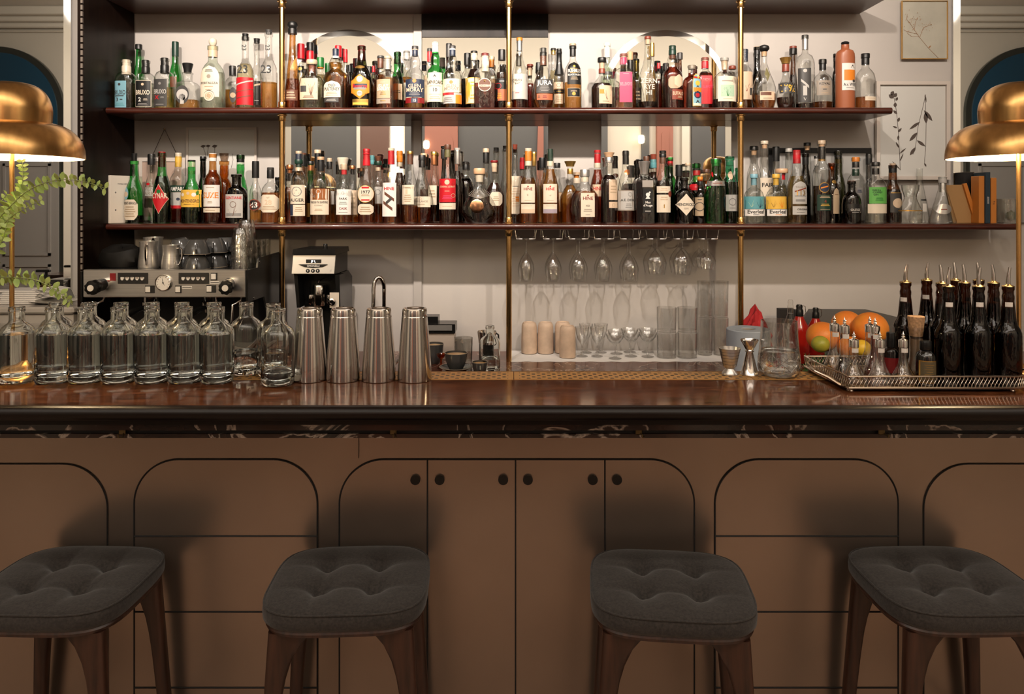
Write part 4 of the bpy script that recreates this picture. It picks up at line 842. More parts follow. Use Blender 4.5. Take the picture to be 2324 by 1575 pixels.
A2(678, 343, 36, 'f', 'std', 'c', ('d', 428), [('cap', 'beige', 343, 349, 14), ('foil', 'navy', 349, 362, 14), ('disc', 'dgreen', 362, 372, 19), ('foil', 'dgreen', 372, 380, 12), ('foil', 'beige', 380, 388, 15)], [(661, 420, 694, 463, 'cream', 'rect', [('#ring', 435, 22, 'grey'), ('#tri', 435, 10, 'grey'), ('AUGIER', 454, 7, 'dgrey')]), (661, 465, 694, 490, 'cream', 'rect', [('#box 8', 477, 24, 'navy', 666), ('#lines 3 16', 475, 12, 'tan', 682)])], 'cognac bottle with round crest label, right of the leftmost brass pole', nr=.42)
A2(658, 374, 28, 'm', 'squat', 'c', ('d', 425), [('knob', 'copper', 374, 392, 16)], [], 'clear bottle with orange cork partly behind the leftmost brass pole', nr=.42)
A2(688, 350, 24, 'b', 'slope', 'c', None, [('cap', 'brown', 347, 351, 13), ('foil', 'black', 351, 377, 13)], [], 'bottle with black neck behind the round crest cognac bottle', nr=.5)
A2(705, 366, 22, 'm', 'slope', 'g', ('k', 418), [('cap', 'black', 366, 373, 16), ('foil', 'copper', 373, 396, 13)], [(697, 461, 706, 492, 'gold')], 'slim green bottle with copper foil between crest label and confetti label bottles', nr=.55)
A2(721, 340, 26, 'b', 'slope', 'c', None, [('cap', 'beige', 340, 348, 15), ('foil', 'black', 348, 382, 14)], [], 'bottle with beige cap and black neck behind the confetti label bottle', nr=.45)
A2(728, 356, 46, 'f', 'dome', 'c', ('a', 426), [('cap', 'wood', 356, 363, 16), ('foil', 'black', 363, 388, 16)], [(706, 429, 748, 487, 'cream', 'rect', [('#box 38', 441, 25, 'copper'), ('#ring', 435, 10, 'white'), ('#slash 3 3', 445, 12, 'white'), ('#twig 6', 440, 16, 'grey', 716), ('THROUGH THE GRAPEVINE', 459, 5, 'dgrey'), ('COGNAC', 466, 3, 'taupe'), ('#lines 2 20', 476, 6, 'tan')])], 'round cognac bottle with orange confetti picture on its cream label', nr=.33, seg=28)
A2(748, 359, 28, 'm', 'slope', 'c', ('a', 463), [('cap', 'beige', 359, 367, 11), ('foil', 'black', 367, 384, 14)], [(738, 434, 760, 464, 'lgrey')], 'bottle with black neck and beige top between confetti label and white label bottles', nr=.5)
A2(781, 372, 40, 'f', 'slope', 'c', ('a', 488), [('cap', 'beige', 372, 385, 14), ('band', 'red', 380, 396, 12)], [(766, 430, 798, 487, 'white', 'rect', [('#ring', 438, 6, 'grey'), ('PARK', 451, 5, 'dgrey'), ('#lines 2 20', 461, 8, 'grey'), ('CASK', 473, 5, 'dred'), ('#lines 1 26', 482, 2, 'grey')])], 'clear cognac bottle with tall plain white label and red ribbon', nr=.40)
A2(778, 358, 28, 'b', 'std', 'c', None, [('flare', 'cream', 358, 385, 26)], [], 'bottle topped by a cream paper cup behind the tall white label bottle', nr=.6)
A2(800, 376, 30, 'm', 'slope', 'c', ('a', 492), [('cap', 'copper', 376, 384, 14), ('band', 'black', 380, 396, 9)], [(794, 432, 812, 487, 'beige', 'rect', [('#lines 3', 460, 30, 'tan')])], 'bottle with copper cap and black hanging tag left of the red wax bottle', nr=.42)
A2(832, 338, 40, 'f', 'slope', 'c', ('d', 433), [('cap', 'red', 338, 345, 16), ('wax', 'red', 345, 376, 15)], [(814, 421, 850, 460, 'yellow', 'circle', ()), (815, 422, 849.5, 459, 'cream', 'circle', [('#box 16', 426, 4, 'red'), ('1977', 436, 7, 'dgrey'), ('#lines 2 20', 443, 5, 'tan'), ('#box 18', 454, 3, 'red')]), (815, 463, 849, 487, 'cream', 'oct', [('#lines 3 24', 475, 14, 'tan')])], 'armagnac bottle with red wax top and scalloped label dated 1977', nr=.38)
A2(845, 353, 24, 'b', 'slope', 'c', None, [('cap', 'teal', 353, 373, 10)], [], 'clear bottle with thin teal top behind the red wax bottle', nr=.4)
A2(858, 354, 26, 'm', 'std', 'c', ('d', 466), [('flare', 'brown', 354, 366, 15), ('disc', 'dgreen', 366, 375, 18), ('foil', 'beige', 380, 388, 12)], [(851, 424, 868, 462, 'lgrey', 'rect', [('#ring', 436, 12, 'grey')])], 'narrow bottle with brown stopper and green ring between red wax and red neck bottles', nr=.5)
A2(888, 336, 42, 'f', 'slope', 'c', ('d', 420), [('cap', 'cream', 336, 342, 15), ('foil', 'red', 342, 373, 15)], [(881, 391, 891, 403, 'gold', 'circle'), (870, 415, 901, 491, 'white', 'rect', [('HINE', 428, 7, 'red'), ('#slash 21 -8', 446, 7, 'brown', 886), ('#slash 13 6', 456, 8, 'dgrey', 885), ('#slash 20 -8', 467, 7, 'brown', 883)])], 'cognac bottle with red neck and white label with a large zigzag', nr=.36)
A2(907, 342, 26, 'm', 'slope', 'c', ('k', 392), [('foil', 'orange', 342, 368, 14), ('foil', 'cream', 368, 378, 13)], [], 'dark bottle with bright orange capsule right of the zigzag label', nr=.5)
A2(931, 343, 36, 'f', 'slope', 'c', ('d', 466), [('cap', 'gold', 343, 350, 14), ('foil', 'brown', 350, 373, 13)], [(913, 420, 941, 464, 'cream', 'rect', [('#lines 1 18', 426, 4, 'tan'), ('#box 5', 435, 10, 'beige', 925), ('#lines 4 18', 450, 18, 'tan')])], 'clear cognac bottle with brown foil and plain cream label left of the squat bulb bottle', nr=.36)
A2(958, 352, 51, 'm', 'demi', 'c', ('d', 469), [('cap', 'black', 352, 364, 17), ('foil', 'black', 364, 380, 15)], [(934, 446, 978, 470, 'cream', 'rect', [('#ring', 451, 6, 'tan'), ('JEAN LANGE', 457, 4, 'taupe'), ('#lines 1 26', 464, 3, 'tan')])], 'bulbous decanter shaped bottle with tall neck and black capsule', nr=.30, seg=28)
A2(962, 348, 18, 'b', 'slope', 'c', ('d', 430), [('cap', 'wood', 348, 356, 15), ('foil', 'black', 356, 376, 12)], [], 'bottle with brown cap behind the bulbous black capsule bottle', nr=.5)
A2(985, 344, 27, 'b', 'slope', 'c', ('k', 462), [('cap', 'gold', 344, 352, 15), ('foil', 'copper', 352, 374, 13)], [(969, 421, 992, 465, 'cream', 'rect', [('#lines 3', 440, 20, 'tan')])], 'bottle with copper foil and cream label left of the red label bottle', nr=.42)
A2(1006, 332, 14, 'b', 'slope', 'k', None, [('cap', 'black', 332, 337, 11), ('foil', 'black', 339, 360, 11)], [], 'tall black capped bottle behind the red label bottle', nr=.4)
A2(1016, 328, 39, 'f', 'slope', 'c', ('d', 476), [('cap', 'brown', 328, 339, 14), ('foil', 'olive', 339, 357, 13)], [(998, 406, 1034, 459, 'red', 'rect', [('#disc', 414, 11, 'beige'), ('COGNAC LEYRAT', 424, 4, 'beige'), ('#lines 1 14', 434, 3, 'beige'), ('#lines 3 22', 448, 10, 'pink'), ('#ring', 444, 9, 'beige', 1029)]), (998, 461, 1034, 475, 'cream', 'rect', [('#lines 1 28', 468, 3, 'beige')])], 'clear cognac bottle with square bright red label', nr=.36)
A2(1038, 336, 26, 'm', 'slope', 'c', ('k', 388), [('cap', 'lgrey', 336, 341, 13), ('foil', 'silver', 341, 372, 14)], [], 'bottle with long silver capsule right of the red label bottle', nr=.5)
A2(1025, 347, 20, 'b', 'slope', 'k', None, [('cap', 'black', 347, 372, 10)], [], 'thin black necked bottle between red label and silver capsule bottles', nr=.5)
A2(1057, 367, 34, 'b', 'squat', 'c', ('k', 405), [('cap', 'black', 367, 372, 15), ('foil', 'black', 373, 385, 15)], [(1037, 440, 1052, 484, 'cream')], 'dark bodied bottle with black cap behind the ribbed round flask', nr=.42)
g = A2(1088, 382, 78, 'f', 'demi', 'c', ('k', 476), [('disc', 'wood', 382, 395, 27), ('cork', 'cream', 395, 411, 20)], [], 'ribbed round flask bottle with wide wooden stopper and copper medallion', nr=.27, seg=36)
mb = MB()
for k in range(-8, 9):
    a = k*0.145; z0_ = Z(452, 3.386)-g.location.z; pts = []
    for j in range(6):
        s = 0.004+0.045*j/5; x = s*math.sin(a)*1.15+0.0; z = z0_+s*math.cos(a)
        rr = 0.078*rad_at(style('demi', .27)[0], min(1, z/(Z(410, 3.386)-g.location.z))); u = min(.98, abs(x)/max(rr, 1e-4)); pts.append((x, -min(rr, RY)*math.sqrt(1-u*u)-0.0003, z))
    mb.tube(pts, 0.0009, 5)
mb.build('ribbing', pbr('ribbed_glass', (0.50, 0.45, 0.40), 0.10, 0.3), g)
MB().lathe([(0.0005, -0.004), (0.024, -0.003), (0.031, 0.0)], 28, axis='y', c=(-0.010, -0.0375, Z(468, 3.386)-g.location.z)).build('medallion', pbr('copper_medal', (0.85, 0.46, 0.25), 0.22, 1.0, noise=0.5, nscale=60), g)
A2(1103, 337, 26, 'b', 'slope', 'c', None, [('cap', 'beige', 337, 346, 15), ('foil', 'black', 346, 369, 14)], [], 'clear bottle with beige top and black neck above the ribbed flask', nr=.5)
A2(1122, 364, 44, 'm', 'shoulder', 'c', ('r', 415), [('disc', 'dred', 364, 369, 18), ('cork', 'beige', 369, 388, 15)], [(1112, 436, 1140, 467, 'cream', 'oct', [('#lines 3 14', 451, 12, 'tan')])], 'angular clear bottle of red spirit with red stopper behind the ribbed flask', nr=.30)
A2(1126, 335, 20, 'b', 'tall', 'c', None, [('cork', 'black', 335, 342, 13)], [], 'clear necked bottle with black stopper, left one of two beside the middle pole', nr=.6)
A2(1147, 331, 22, 'b', 'tall', 'c', None, [('cork', 'black', 331, 340, 13)], [], 'clear necked bottle with black stopper right against the middle pole', nr=.6)
A2(1169, 328, 30, 'm', 'slope', 'c', ('k', 488), [('cork', 'rbrown', 328, 337, 12)], [(1159, 400, 1181, 485, 'cream', 'rect', [('#lines 1', 423, 2, 'dgrey'), ('#lines 8', 448, 44, 'beige'), ('#box 8', 452, 12, 'orange', 1174)])], 'clear bottle with brown cork and tall cream label right of the middle pole', nr=.38)
def hine(xc, yt, cap, extra, lq, txt, low, desc, w=42):
    return A2(xc, yt, w, 'f', 'slope', 'c', lq, extra, [(xc-16, 418, xc+14, 460, 'cream', 'rect', [('#tri', 423, 4, txt), ('HINE', 429, 6, txt), ('#twig 4', 442, 6, 'taupe'), ('#lines 1 20', 455, 2, 'tan')]), (xc-16, 463, xc+14, 484, 'cream', 'rect', [('#lines 1 24', 467, 2, 'beige'), ('#box 29', 479, 9, low)])], desc, nr=.38)
hine(1199, 337, 'orange', [('cap', 'cream', 337, 343, 16), ('foil', 'orange', 343, 365, 16), ('foil', 'cream', 365, 376, 15)], ('o', 403), 'dred', 'beige', 'cognac bottle with orange neck and white label over a peach band')
A2(1212, 345, 26, 'b', 'slope', 'c', ('y', 480), [('cap', 'gold', 345, 352, 12), ('foil', 'gold', 352, 376, 11)], [], 'bottle with gold neck behind the orange neck cognac', nr=.4)
A2(1185, 358, 20, 'b', 'slope', 'c', ('r', 400), [('foil', 'red', 358, 384, 11)], [], 'slim bottle with dark red neck behind the tall cream label bottle', nr=.5)
A2(1231, 358, 20, 'm', 'squat', 'c', ('p', 420), [('cap', 'black', 358, 381, 17)], [], 'bottle with black box shaped cap between the orange neck and dark green neck cognacs', nr=.6)
hine(1249, 338, 'dgreen', [('foil', 'dgreen', 338, 366, 12), ('foil', 'cream', 366, 377, 16)], ('o', 384), 'red', 'lilac', 'cognac bottle with dark green neck and red lettering on a white label', w=40)
A2(1264, 370, 24, 'b', 'dome', 'c', ('a', 436), [('cap', 'black', 370, 381, 16)], [(1266, 437, 1276, 480, 'beige')], 'domed bottle with wide black cap behind the dark green neck cognac', nr=.5)
A2(1294, 366, 46, 'm', 'shoulder', 'c', ('o', 420), [('flare', 'gold', 366, 378, 27), ('foil', 'gold', 383, 395, 14)], [], 'triangular shouldered bottle of orange spirit with a flared gold stopper', nr=.28)
A2(1308, 391, 26, 'b', 'std', 'c', ('k', 433), [('cap', 'beige', 391, 397, 19), ('cork', 'orange', 397, 404, 14), ('foil', 'cream', 404, 416, 17)], [], 'bottle with pale wooden stopper and white collar behind the squat cognac decanter', nr=.6)
A2(1327, 385, 72, 'f', 'bell', 'c', ('d', 433), [('cap', 'silver', 385, 401, 22), ('foil', 'cream', 401, 413, 19)], [(1317, 438, 1348, 492, 'cream', 'rect', [('#tri', 443, 4, 'dred'), ('HINE', 450, 7, 'dred'), ('XO', 467, 4, 'dgrey'), ('#lines 2 22', 477, 8, 'taupe'), ('#lines 1 14', 487, 2, 'grey')])], 'wide bell shaped cognac decanter with silver cap and narrow cream label', nr=.27, seg=32)
A2(1356, 341, 36, 'm', 'slope', 'c', ('r', 385), [('cap', 'red', 341, 347, 15), ('foil', 'red', 349, 370, 15), ('foil', 'cream', 370, 381, 16)], [(1344, 419, 1364, 446, 'beige', 'rect', [('HINE', 428, 8, 'red')])], 'dark red cognac bottle with bright red neck behind the bell shaped decanter', nr=.42)
A2(1382, 346, 38, 'f', 'std', 'c', ('k', 397), [('flare', 'wood', 346, 357, 25), ('foil', 'silver', 357, 369, 19)], [(1380, 408, 1400, 454, 'beige', 'rect', [('#lines 3', 430, 20, 'tan')]), (1380, 458, 1400, 472, 'beige', 'rect', [('#ring', 465, 7, 'tan')])], 'nearly black spirit bottle with wide wooden stopper and silver collar', nr=.48)
A2(1420, 342, 37, 'f', 'slope', 'c', ('d', 478), [('foil', 'black', 342, 373, 14)], [(1416, 385, 1430, 397, 'copper', 'circle'), (1401.5, 432, 1438, 478, 'taupe', 'rect', [('#box 33', 455, 42, 'lgrey'), ('#ring', 441, 9, 'grey', 1427), ('A.E. DOR', 454, 5, 'dgrey', 1422), ('#lines 3 14', 467, 12, 'grey', 1424)])], 'silver-grey bottle with black neck, copper medal and framed grey label', nr=.38)
A2(1462, 366, 46, 'f', 'crock', 'c', ('k', 412), [('flare', 'silver', 366, 396, 26)], [(1455, 410, 1479, 425, 'silver'), (1456, 428, 1478, 483, 'black', 'rect', [('#disc', 442, 9, 'white'), ('#tri', 447, 9, 'white'), ('#disc', 437, 4, 'white', 1471), ('Mas', 459, 5, 'white'), ("d'Auge", 466, 5, 'white'), ('#lines 1 16', 479, 3, 'white')])], 'square dark bottle with metal stopper and a white rooster on a black label', n=6, nr=.45)
A2(1452, 362, 22, 'b', 'std', 'k', None, [('cap', 'black', 362, 380, 14)], [], 'black capped bottle left behind the rooster label bottle', nr=.6)
A2(1467, 355, 20, 'm', 'std', 'c', ('k', 380), [('cap', 'brown', 355, 366, 14)], [], 'bottle with brown cap directly behind the rooster label bottle', nr=.6)
A2(1483, 350, 24, 'b', 'std', 'c', ('k', 390), [('cork', 'rbrown', 350, 362, 15), ('foil', 'teal', 362, 381, 14)], [], 'bottle with brown stopper and teal neck right of the rooster label', nr=.5)
A2(1504, 342, 37, 'f', 'slope', 'c', ('k', 410), [('cap', 'black', 342, 348, 15), ('foil', 'black', 349, 357, 16), ('foil', 'brown', 357, 371, 14)], [(1489, 423, 1519, 438, 'cream', 'rect', [('#lines 2 18', 430, 8, 'beige')]), (1489, 442, 1519, 482, 'cream', 'rect', [('#lines 2 18', 450, 10, 'beige'), ('#box 2', 468, 8, 'gold')]), (1513, 434, 1522, 447, 'rbrown', 'circle')], 'dark armagnac bottle with cream handwritten label and brown wax seal', nr=.38)
A2(1521, 356, 28, 'b', 'std', 'g', None, [('cap', 'cream', 356, 362, 10), ('foil', 'red', 362, 377, 12)], [], 'bright green bottle with red collar behind the squat black gin bottle', nr=.42)
A2(1553, 403, 46, 'f', 'squat', 'k', None, [('cap', 'black', 403, 420, 16)], [(1531.5, 440, 1576, 489, 'cream', 'diamond', [("HENDRICK'S", 464, 6, 'dgrey'), ('GIN', 473, 4, 'taupe')])], 'squat black apothecary gin bottle with cream diamond label', nr=.36)
A2(1541, 374, 22, 'm', 'squat', 'k', None, [('cap', 'black', 374, 400, 16)], [], 'bottle with large black cap behind the diamond label gin bottle', nr=.6)
A2(1561, 370, 26, 'b', 'slope', 'c', None, [('cap', 'beige', 370, 376, 13)], [], 'clear bottle with pale beige cap behind the diamond label gin bottle', nr=.45)
A2(1581, 382, 36, 'm', 'squat', 'cg', ('k', 414), [('cap', 'black', 382, 387, 17), ('foil', 'red', 387, 398, 17)], [(1564, 418, 1584, 432, 'red', 'oct')], 'bottle with red neck band between the diamond label and the small brown bottle', nr=.48)
A2(1589, 406, 24, 'f', 'squat', 'br', ('k', 425), [('cap', 'orange', 401, 411, 12), ('foil', 'black', 411, 420, 12)], [(1577, 448, 1594, 490, 'tan', 'rect', [('#ring', 469, 20, 'dgrey'), ('#lines 1 12', 453, 3, 'dgrey')])], 'small dark brown gin bottle with pale tan postage style label', nr=.42)
A2(1603, 384, 22, 'b', 'std', 'c', ('d', 410), [('cap', 'brown', 384, 392, 15)], [], 'small bottle with brown top between the tan label and silver band bottles', nr=.6)
t_ = A2(1624, 360, 46, 'f', 'dome', 'g', None, [('cap', 'silver', 360, 377, 18)], [(1602, 411, 1647, 422, 'silver', 'rect', [('#lines 1 28', 416, 4, 'rbrown')]), (1607, 390, 1617, 402, 'red', 'circle')], 'fluted bright green gin bottle with silver cap and silver waist band', nr=.40, seg=28)
A2(1656, 354, 31, 'm', 'std', 'tg', ('k', 413), [('cap', 'silver', 354, 359, 19), ('foil', 'lgrey', 361, 376, 18)], [(1650, 389, 1660, 408, 'beige', 'circle'), (1645, 442, 1671, 479, 'lgrey', 'rect', [('#ring', 458, 16, 'grey'), ('#lines 1 18', 472, 3, 'grey')])], 'blue-green gin bottle with grey label left of the rightmost brass pole', nr=.58)
A2(1675, 380, 20, 'b', 'std', 'tg', ('k', 413), [('cap', 'white', 380, 385, 8)], [], 'sliver of a green bottle with white cap at the rightmost brass pole', nr=.6)
def ever(xc, col, col2, cap, extra, desc):
    return A2(xc, 395, 47, 'f', 'dome', 'c', ('w', 478), [('cap', cap, 395, 404, 17), ('foil', cap, 404, 420, 13)], [(xc-23, 446, xc+23, 474, col, 'rect', [('#twig 9', 460, 24, col2, xc+8), ('#twig 5', 460, 20, extra, xc-10)]), (xc-22, 475, xc+22, 490, 'white', 'rect', [('Everleaf', 480, 8, 'dgrey'), ('#lines 1 18', 487, 2, col2)])], desc, nr=.28, seg=28)
ever(1711, 'teal', 'navy', 'blue', 'mint', 'domed clear bottle with teal leaf label and light blue cap')
ever(1761, 'yellow', 'orange', 'yellow', 'gold', 'domed clear bottle with yellow leaf label and yellow cap')
A2(1711, 332, 32, 'b', 'squat', 'c', None, [('cap', 'black', 332, 341, 18), ('cork', 'wood', 341, 350, 14)], [], 'tall empty clear bottle with flat black cap behind the teal leaf label', nr=.52)
A2(1735, 320, 38, 'm', 'tall', 'c', ('k', 402) if False else None, [('cap', 'cream', 320, 327, 17), ('cork', 'wood', 327, 335, 13)], [(1722, 404, 1752, 446, 'cream', 'rect', [('FAIR', 420, 9, 'black')])], 'tall clear bottle with cream cap and cream label between the leaf label bottles', nr=.46)
A2(1761, 333, 28, 'b', 'slope', 'c', None, [('cap', 'black', 333, 366, 16)], [], 'clear bottle with black capsule behind the yellow leaf label', nr=.46)
A2(1774, 383, 28, 'm', 'squat', 'c', ('p', 420), [('disc', 'wood', 383, 393, 29)], [(1772, 393, 1780, 408, 'red')], 'bottle with wide wooden lid and red paper strip right behind the yellow leaf label', nr=.5)
A2(1790, 337, 28, 'b', 'slope', 'c', None, [('cap', 'lgrey', 337, 345, 16)], [], 'clear bottle with grey glass stopper left of the red capped pale bottle', nr=.5)
A2(1808, 341, 45, 'f', 'slope', 'c', ('y', 400), [('cap', 'red', 341, 347, 16), ('foil', 'red', 347, 371, 17)], [(1794, 412, 1828, 463, 'lgrey', 'arch', [('#box 26', 445, 2, 'grey'), ('TAUGHT', 425, 4, 'taupe'), ('113', 438, 11, 'gold'), ('#slash 26 4', 431, 3, 'rbrown'), ('#box 22', 455, 5, 'grey')]), (1794, 468, 1828, 487, 'lgrey', 'rect', [('ORIGINAL', 475, 4, 'dgrey', 1816), ('#lines 1 24', 482, 2, 'grey')])], 'pale gold bottle with red cap and grey arched label', nr=.36)
A2(1832, 324, 26, 'b', 'slope', 'c', None, [('cap', 'black', 324, 331, 16), ('cork', 'wood', 331, 339, 12)], [], 'tall clear bottle with black disc stopper behind the pale gold bottle', nr=.5)
A2(1828, 348, 22, 'm', 'squat', 'k', None, [('cap', 'black', 348, 374, 14)], [], 'black sleeved bottle between red cap and gold ringed bottles', nr=.6)
A2(1853, 354, 14, 'b', 'slope', 'c', None, [('cap', 'black', 354, 360, 11), ('foil', 'lgrey', 360, 376, 11)], [], 'clear bottle with grey neck behind the gold ringed bottle', nr=.5)
A2(1865, 319, 41, 'f', 'std', 'c', ('k', 422), [('cap', 'beige', 319, 327, 17), ('cork', 'wood', 327, 333, 14), ('foil', 'black', 333, 361, 15), ('foil', 'gold', 361, 366, 15)], [(1853, 414, 1876, 438, 'gold', 'circle', [('#disc', 426, 20, 'navy'), ('#slash 16 2', 425, 3, 'orange')]), (1850, 442, 1882, 478, 'dgreen', 'rect', [('#lines 2 26', 447, 6, 'tan'), ('4', 457, 7, 'rbrown'), ('#lines 2 22', 465, 6, 'yellow'), ('#lines 1 28', 475, 2, 'tan')])], 'tall dark bottle with gold ringed round emblem and black and gold neck', nr=.42)
A2(1887, 370, 36, 'm', 'dome', 'br', ('k', 425), [('cap', 'brown', 370, 378, 15), ('foil', 'copper', 378, 386, 13)], [(1884, 427, 1899, 485, 'tan', 'arch', [('#lines 1', 442, 3, 'brown')]), (1884, 409, 1893, 417, 'gold', 'circle')], 'domed dark brown bottle with tan arched label right of the gold ringed bottle', nr=.38)
A2(1902, 342, 34, 'b', 'slope', 'o', None, [('cap', 'black', 342, 360, 16), ('band', 'gold', 362, 371, 14)], [], 'tall black bottle with gold seal behind the brown domed bottle', nr=.46)
A2(1933, 410, 43, 'f', 'dome', 'k', None, [('cap', 'brown', 410, 420, 15), ('cork', 'wood', 420, 434, 14)], [(1920, 463, 1948, 480, 'black', 'rect', [('OLEGS', 477-1, 5, 'lgrey'), ('#lines 1 20', 482, 3, 'grey')])], 'small domed black bottle with cork stopper and pale lettering', nr=.36)
A2(1942, 357, 38, 'm', 'squat', 'c', ('w', 500), [('cap', 'orange', 357, 367, 17), ('foil', 'black', 368, 380, 15), ('foil', 'dgreen', 384, 399, 15)], [(1932, 426, 1959, 500, 'grey', 'rect', [('#lines 2 12', 434, 8, 'navy', 1943)])], 'clear bottle with orange topped black cap behind the small domed black bottle', nr=.42)
A2(1987, 368, 47, 'f', 'squat', 'c', ('w', 470), [('cap', 'black', 368, 377, 18), ('foil', 'black', 382, 396, 16)], [(1968, 425, 2009, 462, 'lime', 'rect', [('NIKKA', 432, 4, 'dgreen', 1982), ('COFFEY', 437, 4, 'dgreen', 1984), ('GIN', 442, 4, 'dgreen', 1980), ('#lines 3 18', 452, 8, 'green', 1988)]), (1966, 463, 2010, 484, 'cream', 'rect')], 'clear gin bottle with bright green square label', nr=.36)
A2(1972, 350, 26, 'b', 'slope', 'c', None, [('cap', 'black', 350, 374, 14)], [], 'clear bottle with black cap behind the bright green label gin', nr=.5)
A2(2026, 371, 38, 'm', 'slope', 'br', ('k', 430), [('cork', 'beige', 371, 376, 14), ('foil', 'black', 376, 392, 17)], [(2015, 437, 2044, 438.5, 'gold'), (2014, 439, 2045, 482, 'dgrey', 'rect', [('#disc', 461, 22, 'beige'), ('#tri', 466, 12, 'dgrey')])], 'dark brown bottle with thin cork and a pale moon picture label', nr=.42)
# glass carafes at the right end
t = A2(2087, 381, 46, 'b', 'cone', 'c', None, [], [(2083, 452, 2096, 456, 'dgrey'), (2085, 462, 2094, 480, 'white', 'tri')], 'tall open conical glass carafe behind the wide mouthed decanter', opening=True)
t['category'] = 'carafe'; t.name = 'glass_carafe'; del t['group']
d = 3.386; z0 = S2T+0.0006
t = thing('glass_decanter', (X(2066, d), d, z0), 'wide mouthed pinched glass decanter in front of the conical carafe', 'decanter')
k = d/F
MB().lathe([(25*k, 0.001), (26*k, 0.004), (26*k, 28*k), (25*k, 32*k), (18*k, 44*k), (13*k, 56*k), (14*k, 66*k), (18*k, 76*k), (19*k, 87*k), (18.4*k, 87*k), (17*k, 76*k), (12.5*k, 60*k)], 32, cap1=False, rmaxy=RY).build('glass_body', gmat('c'), t)
MB().lathe([(26.3*k, 27.6*k), (26.3*k, 29.6*k)], 32, cap0=False, cap1=False, rmaxy=RY+0.0004).build('gold_line', cm('gold'), t)
t = A2(2139, 401, 62, 'f', 'cone', 'c', None, [('cap', 'lgrey', 401, 415, 17), ('foil', 'silver', 415, 436, 14)], [(2116, 463, 2150, 486, 'silver', 'circle', [('#lines 1 16', 475, 5, 'rbrown')])], 'conical glass flask with grey cap and oval silver label beside the books')
t['category'] = 'flask'; t.name = 'glass_flask'; del t['group']
# ------------------------------------------------------------------ stools
def sup(a, hx, hy, n):
    ca, sa = math.cos(a), math.sin(a); q = (abs(ca)**n+abs(sa)**n)**(-1.0/n)
    return hx*ca*q, hy*sa*q
def make_stool(loc, lab, rz):
    t = thing('bar_stool', loc, lab, 'stool', 'upholstered bar stools', rz)
    hx, hy, n = 0.181, 0.161, 4.0
    zt = 0.685
    NR, NS = 30, 96
    btn = [(-0.062, -0.052), (0.062, -0.052), (-0.062, 0.058), (0.062, 0.058)]
    def top(x, y, r):
        z = zt+0.012*(1-r**4)
        for bx, by in btn:
            q = (x-bx)**2+(y-by)**2; z -= 0.020*math.exp(-q/0.00038)+0.013*math.exp(-q/0.0026)
        # soft creases running through the buttons
        for bx in (-0.062, 0.062): z -= 0.0045*math.exp(-((x-bx-0.1*(y))/0.009)**2)*(1-r**3)
        for by in (-0.052, 0.058): z -= 0.0035*math.exp(-((y-by)/0.009)**2)*(1-r**3)
        return z
    vs = [(0, 0, top(0, 0, 0))]; fs = []
    for i in range(1, NR+1):
        r = i/NR
        for k in range(NS):
            a = 2*PI*k/NS; x, y = sup(a, hx*r, hy*r, 2+(n-2)*r**0.7)
            z = top(x, y, r)
            if r > 0.96: z -= 0.004*((r-0.96)/0.04)**2
            vs.append((x, y, z))
    for k in range(NS): fs.append((0, 1+k, 1+(k+1) % NS))
    for i in range(NR-1):
        for k in range(NS):
            a, b = 1+i*NS+k, 1+i*NS+(k+1) % NS; fs.append((a, a+NS, b+NS, b))
    base = len(vs)-NS
    for j, (e, dz) in enumerate(((1.012, -0.008), (1.02, -0.018), (1.015, -0.032), (0.985, -0.040), (0.5, -0.040))):
        for k in range(NS):
            x, y = sup(2*PI*k/NS, hx*e, hy*e, n); vs.append((x, y, zt+dz))
        o = base+NS*(j+1)
        for k in range(NS):
            a, b = o-NS+k, o-NS+(k+1) % NS; fs.append((a, a+NS, b+NS, b))
    MB().add(vs, fs).build('cushion', M_fabric, t, smooth=70)
    pts = [sup(2*PI*k/64, hx*1.004, hy*1.004, n)+(zt-0.003,) for k in range(65)]
    MB().tube(pts, 0.0022, 6, caps=False).build('piping', M_fabric, t)
    mb = MB()
    prof = [(0.90, -0.040), (0.97, -0.041), (0.985, -0.046), (0.97, -0.053), (0.90, -0.056)]
    vs = []; fs = []
    for e, dz in prof:
        for k in range(NS): x, y = sup(2*PI*k/NS, hx*e, hy*e, n); vs.append((x, y, zt+dz))
    for j in range(4):
        for k in range(NS): a, b = j*NS+k, j*NS+(k+1) % NS; fs.append((a, a+NS, b+NS, b))
    fs.append(tuple(range(NS))); fs.append(tuple(4*NS+k for k in range(NS-1, -1, -1)))
    mb.add(vs, fs).build('seat_board', M_leg, t)
    for sx in (-1, 1):
        for sy in (-1, 1):
            mb = MB(); vs = []; fs = []; ns = 16; S = 18
            for i in range(S+1):
                q = i/S; z = (zt-0.054)*(1-q)
                cxx = sx*(0.140+0.040*q); cyy = sy*(0.118+0.036*q)
                hw = 0.0180-0.005*q; hd = 0.0180-0.005*q
                fl = 0.062*math.exp(-(q*(zt-0.054)/0.055))   # bracket swelling under the seat, towards the middle
                for k in range(ns):
                    x, y = sup(2*PI*k/ns, hw, hd, 3.0)
                    if x*sx < 0: x -= sx*fl*min(1, abs(x)/hw)
                    vs.append((cxx+x, cyy+y, z))
            for i in range(S):
                for k in range(ns): a, b = i*ns+k, i*ns+(k+1) % ns; fs.append((a, a+ns, b+ns, b))
            fs.append(tuple(range(ns))); fs.append(tuple(S*ns+k for k in range(ns-1, -1, -1)))
            mb.add(vs, fs).build('leg', M_leg, t)
    pts = [(0.165, -0.145, 0.22), (0.165, 0.145, 0.22), (-0.165, 0.145, 0.22), (-0.165, -0.145, 0.22), (0.165, -0.145, 0.22)]
    MB().tube(pts, 0.008, 8).build('foot_rail', M_leg, t)
    return t
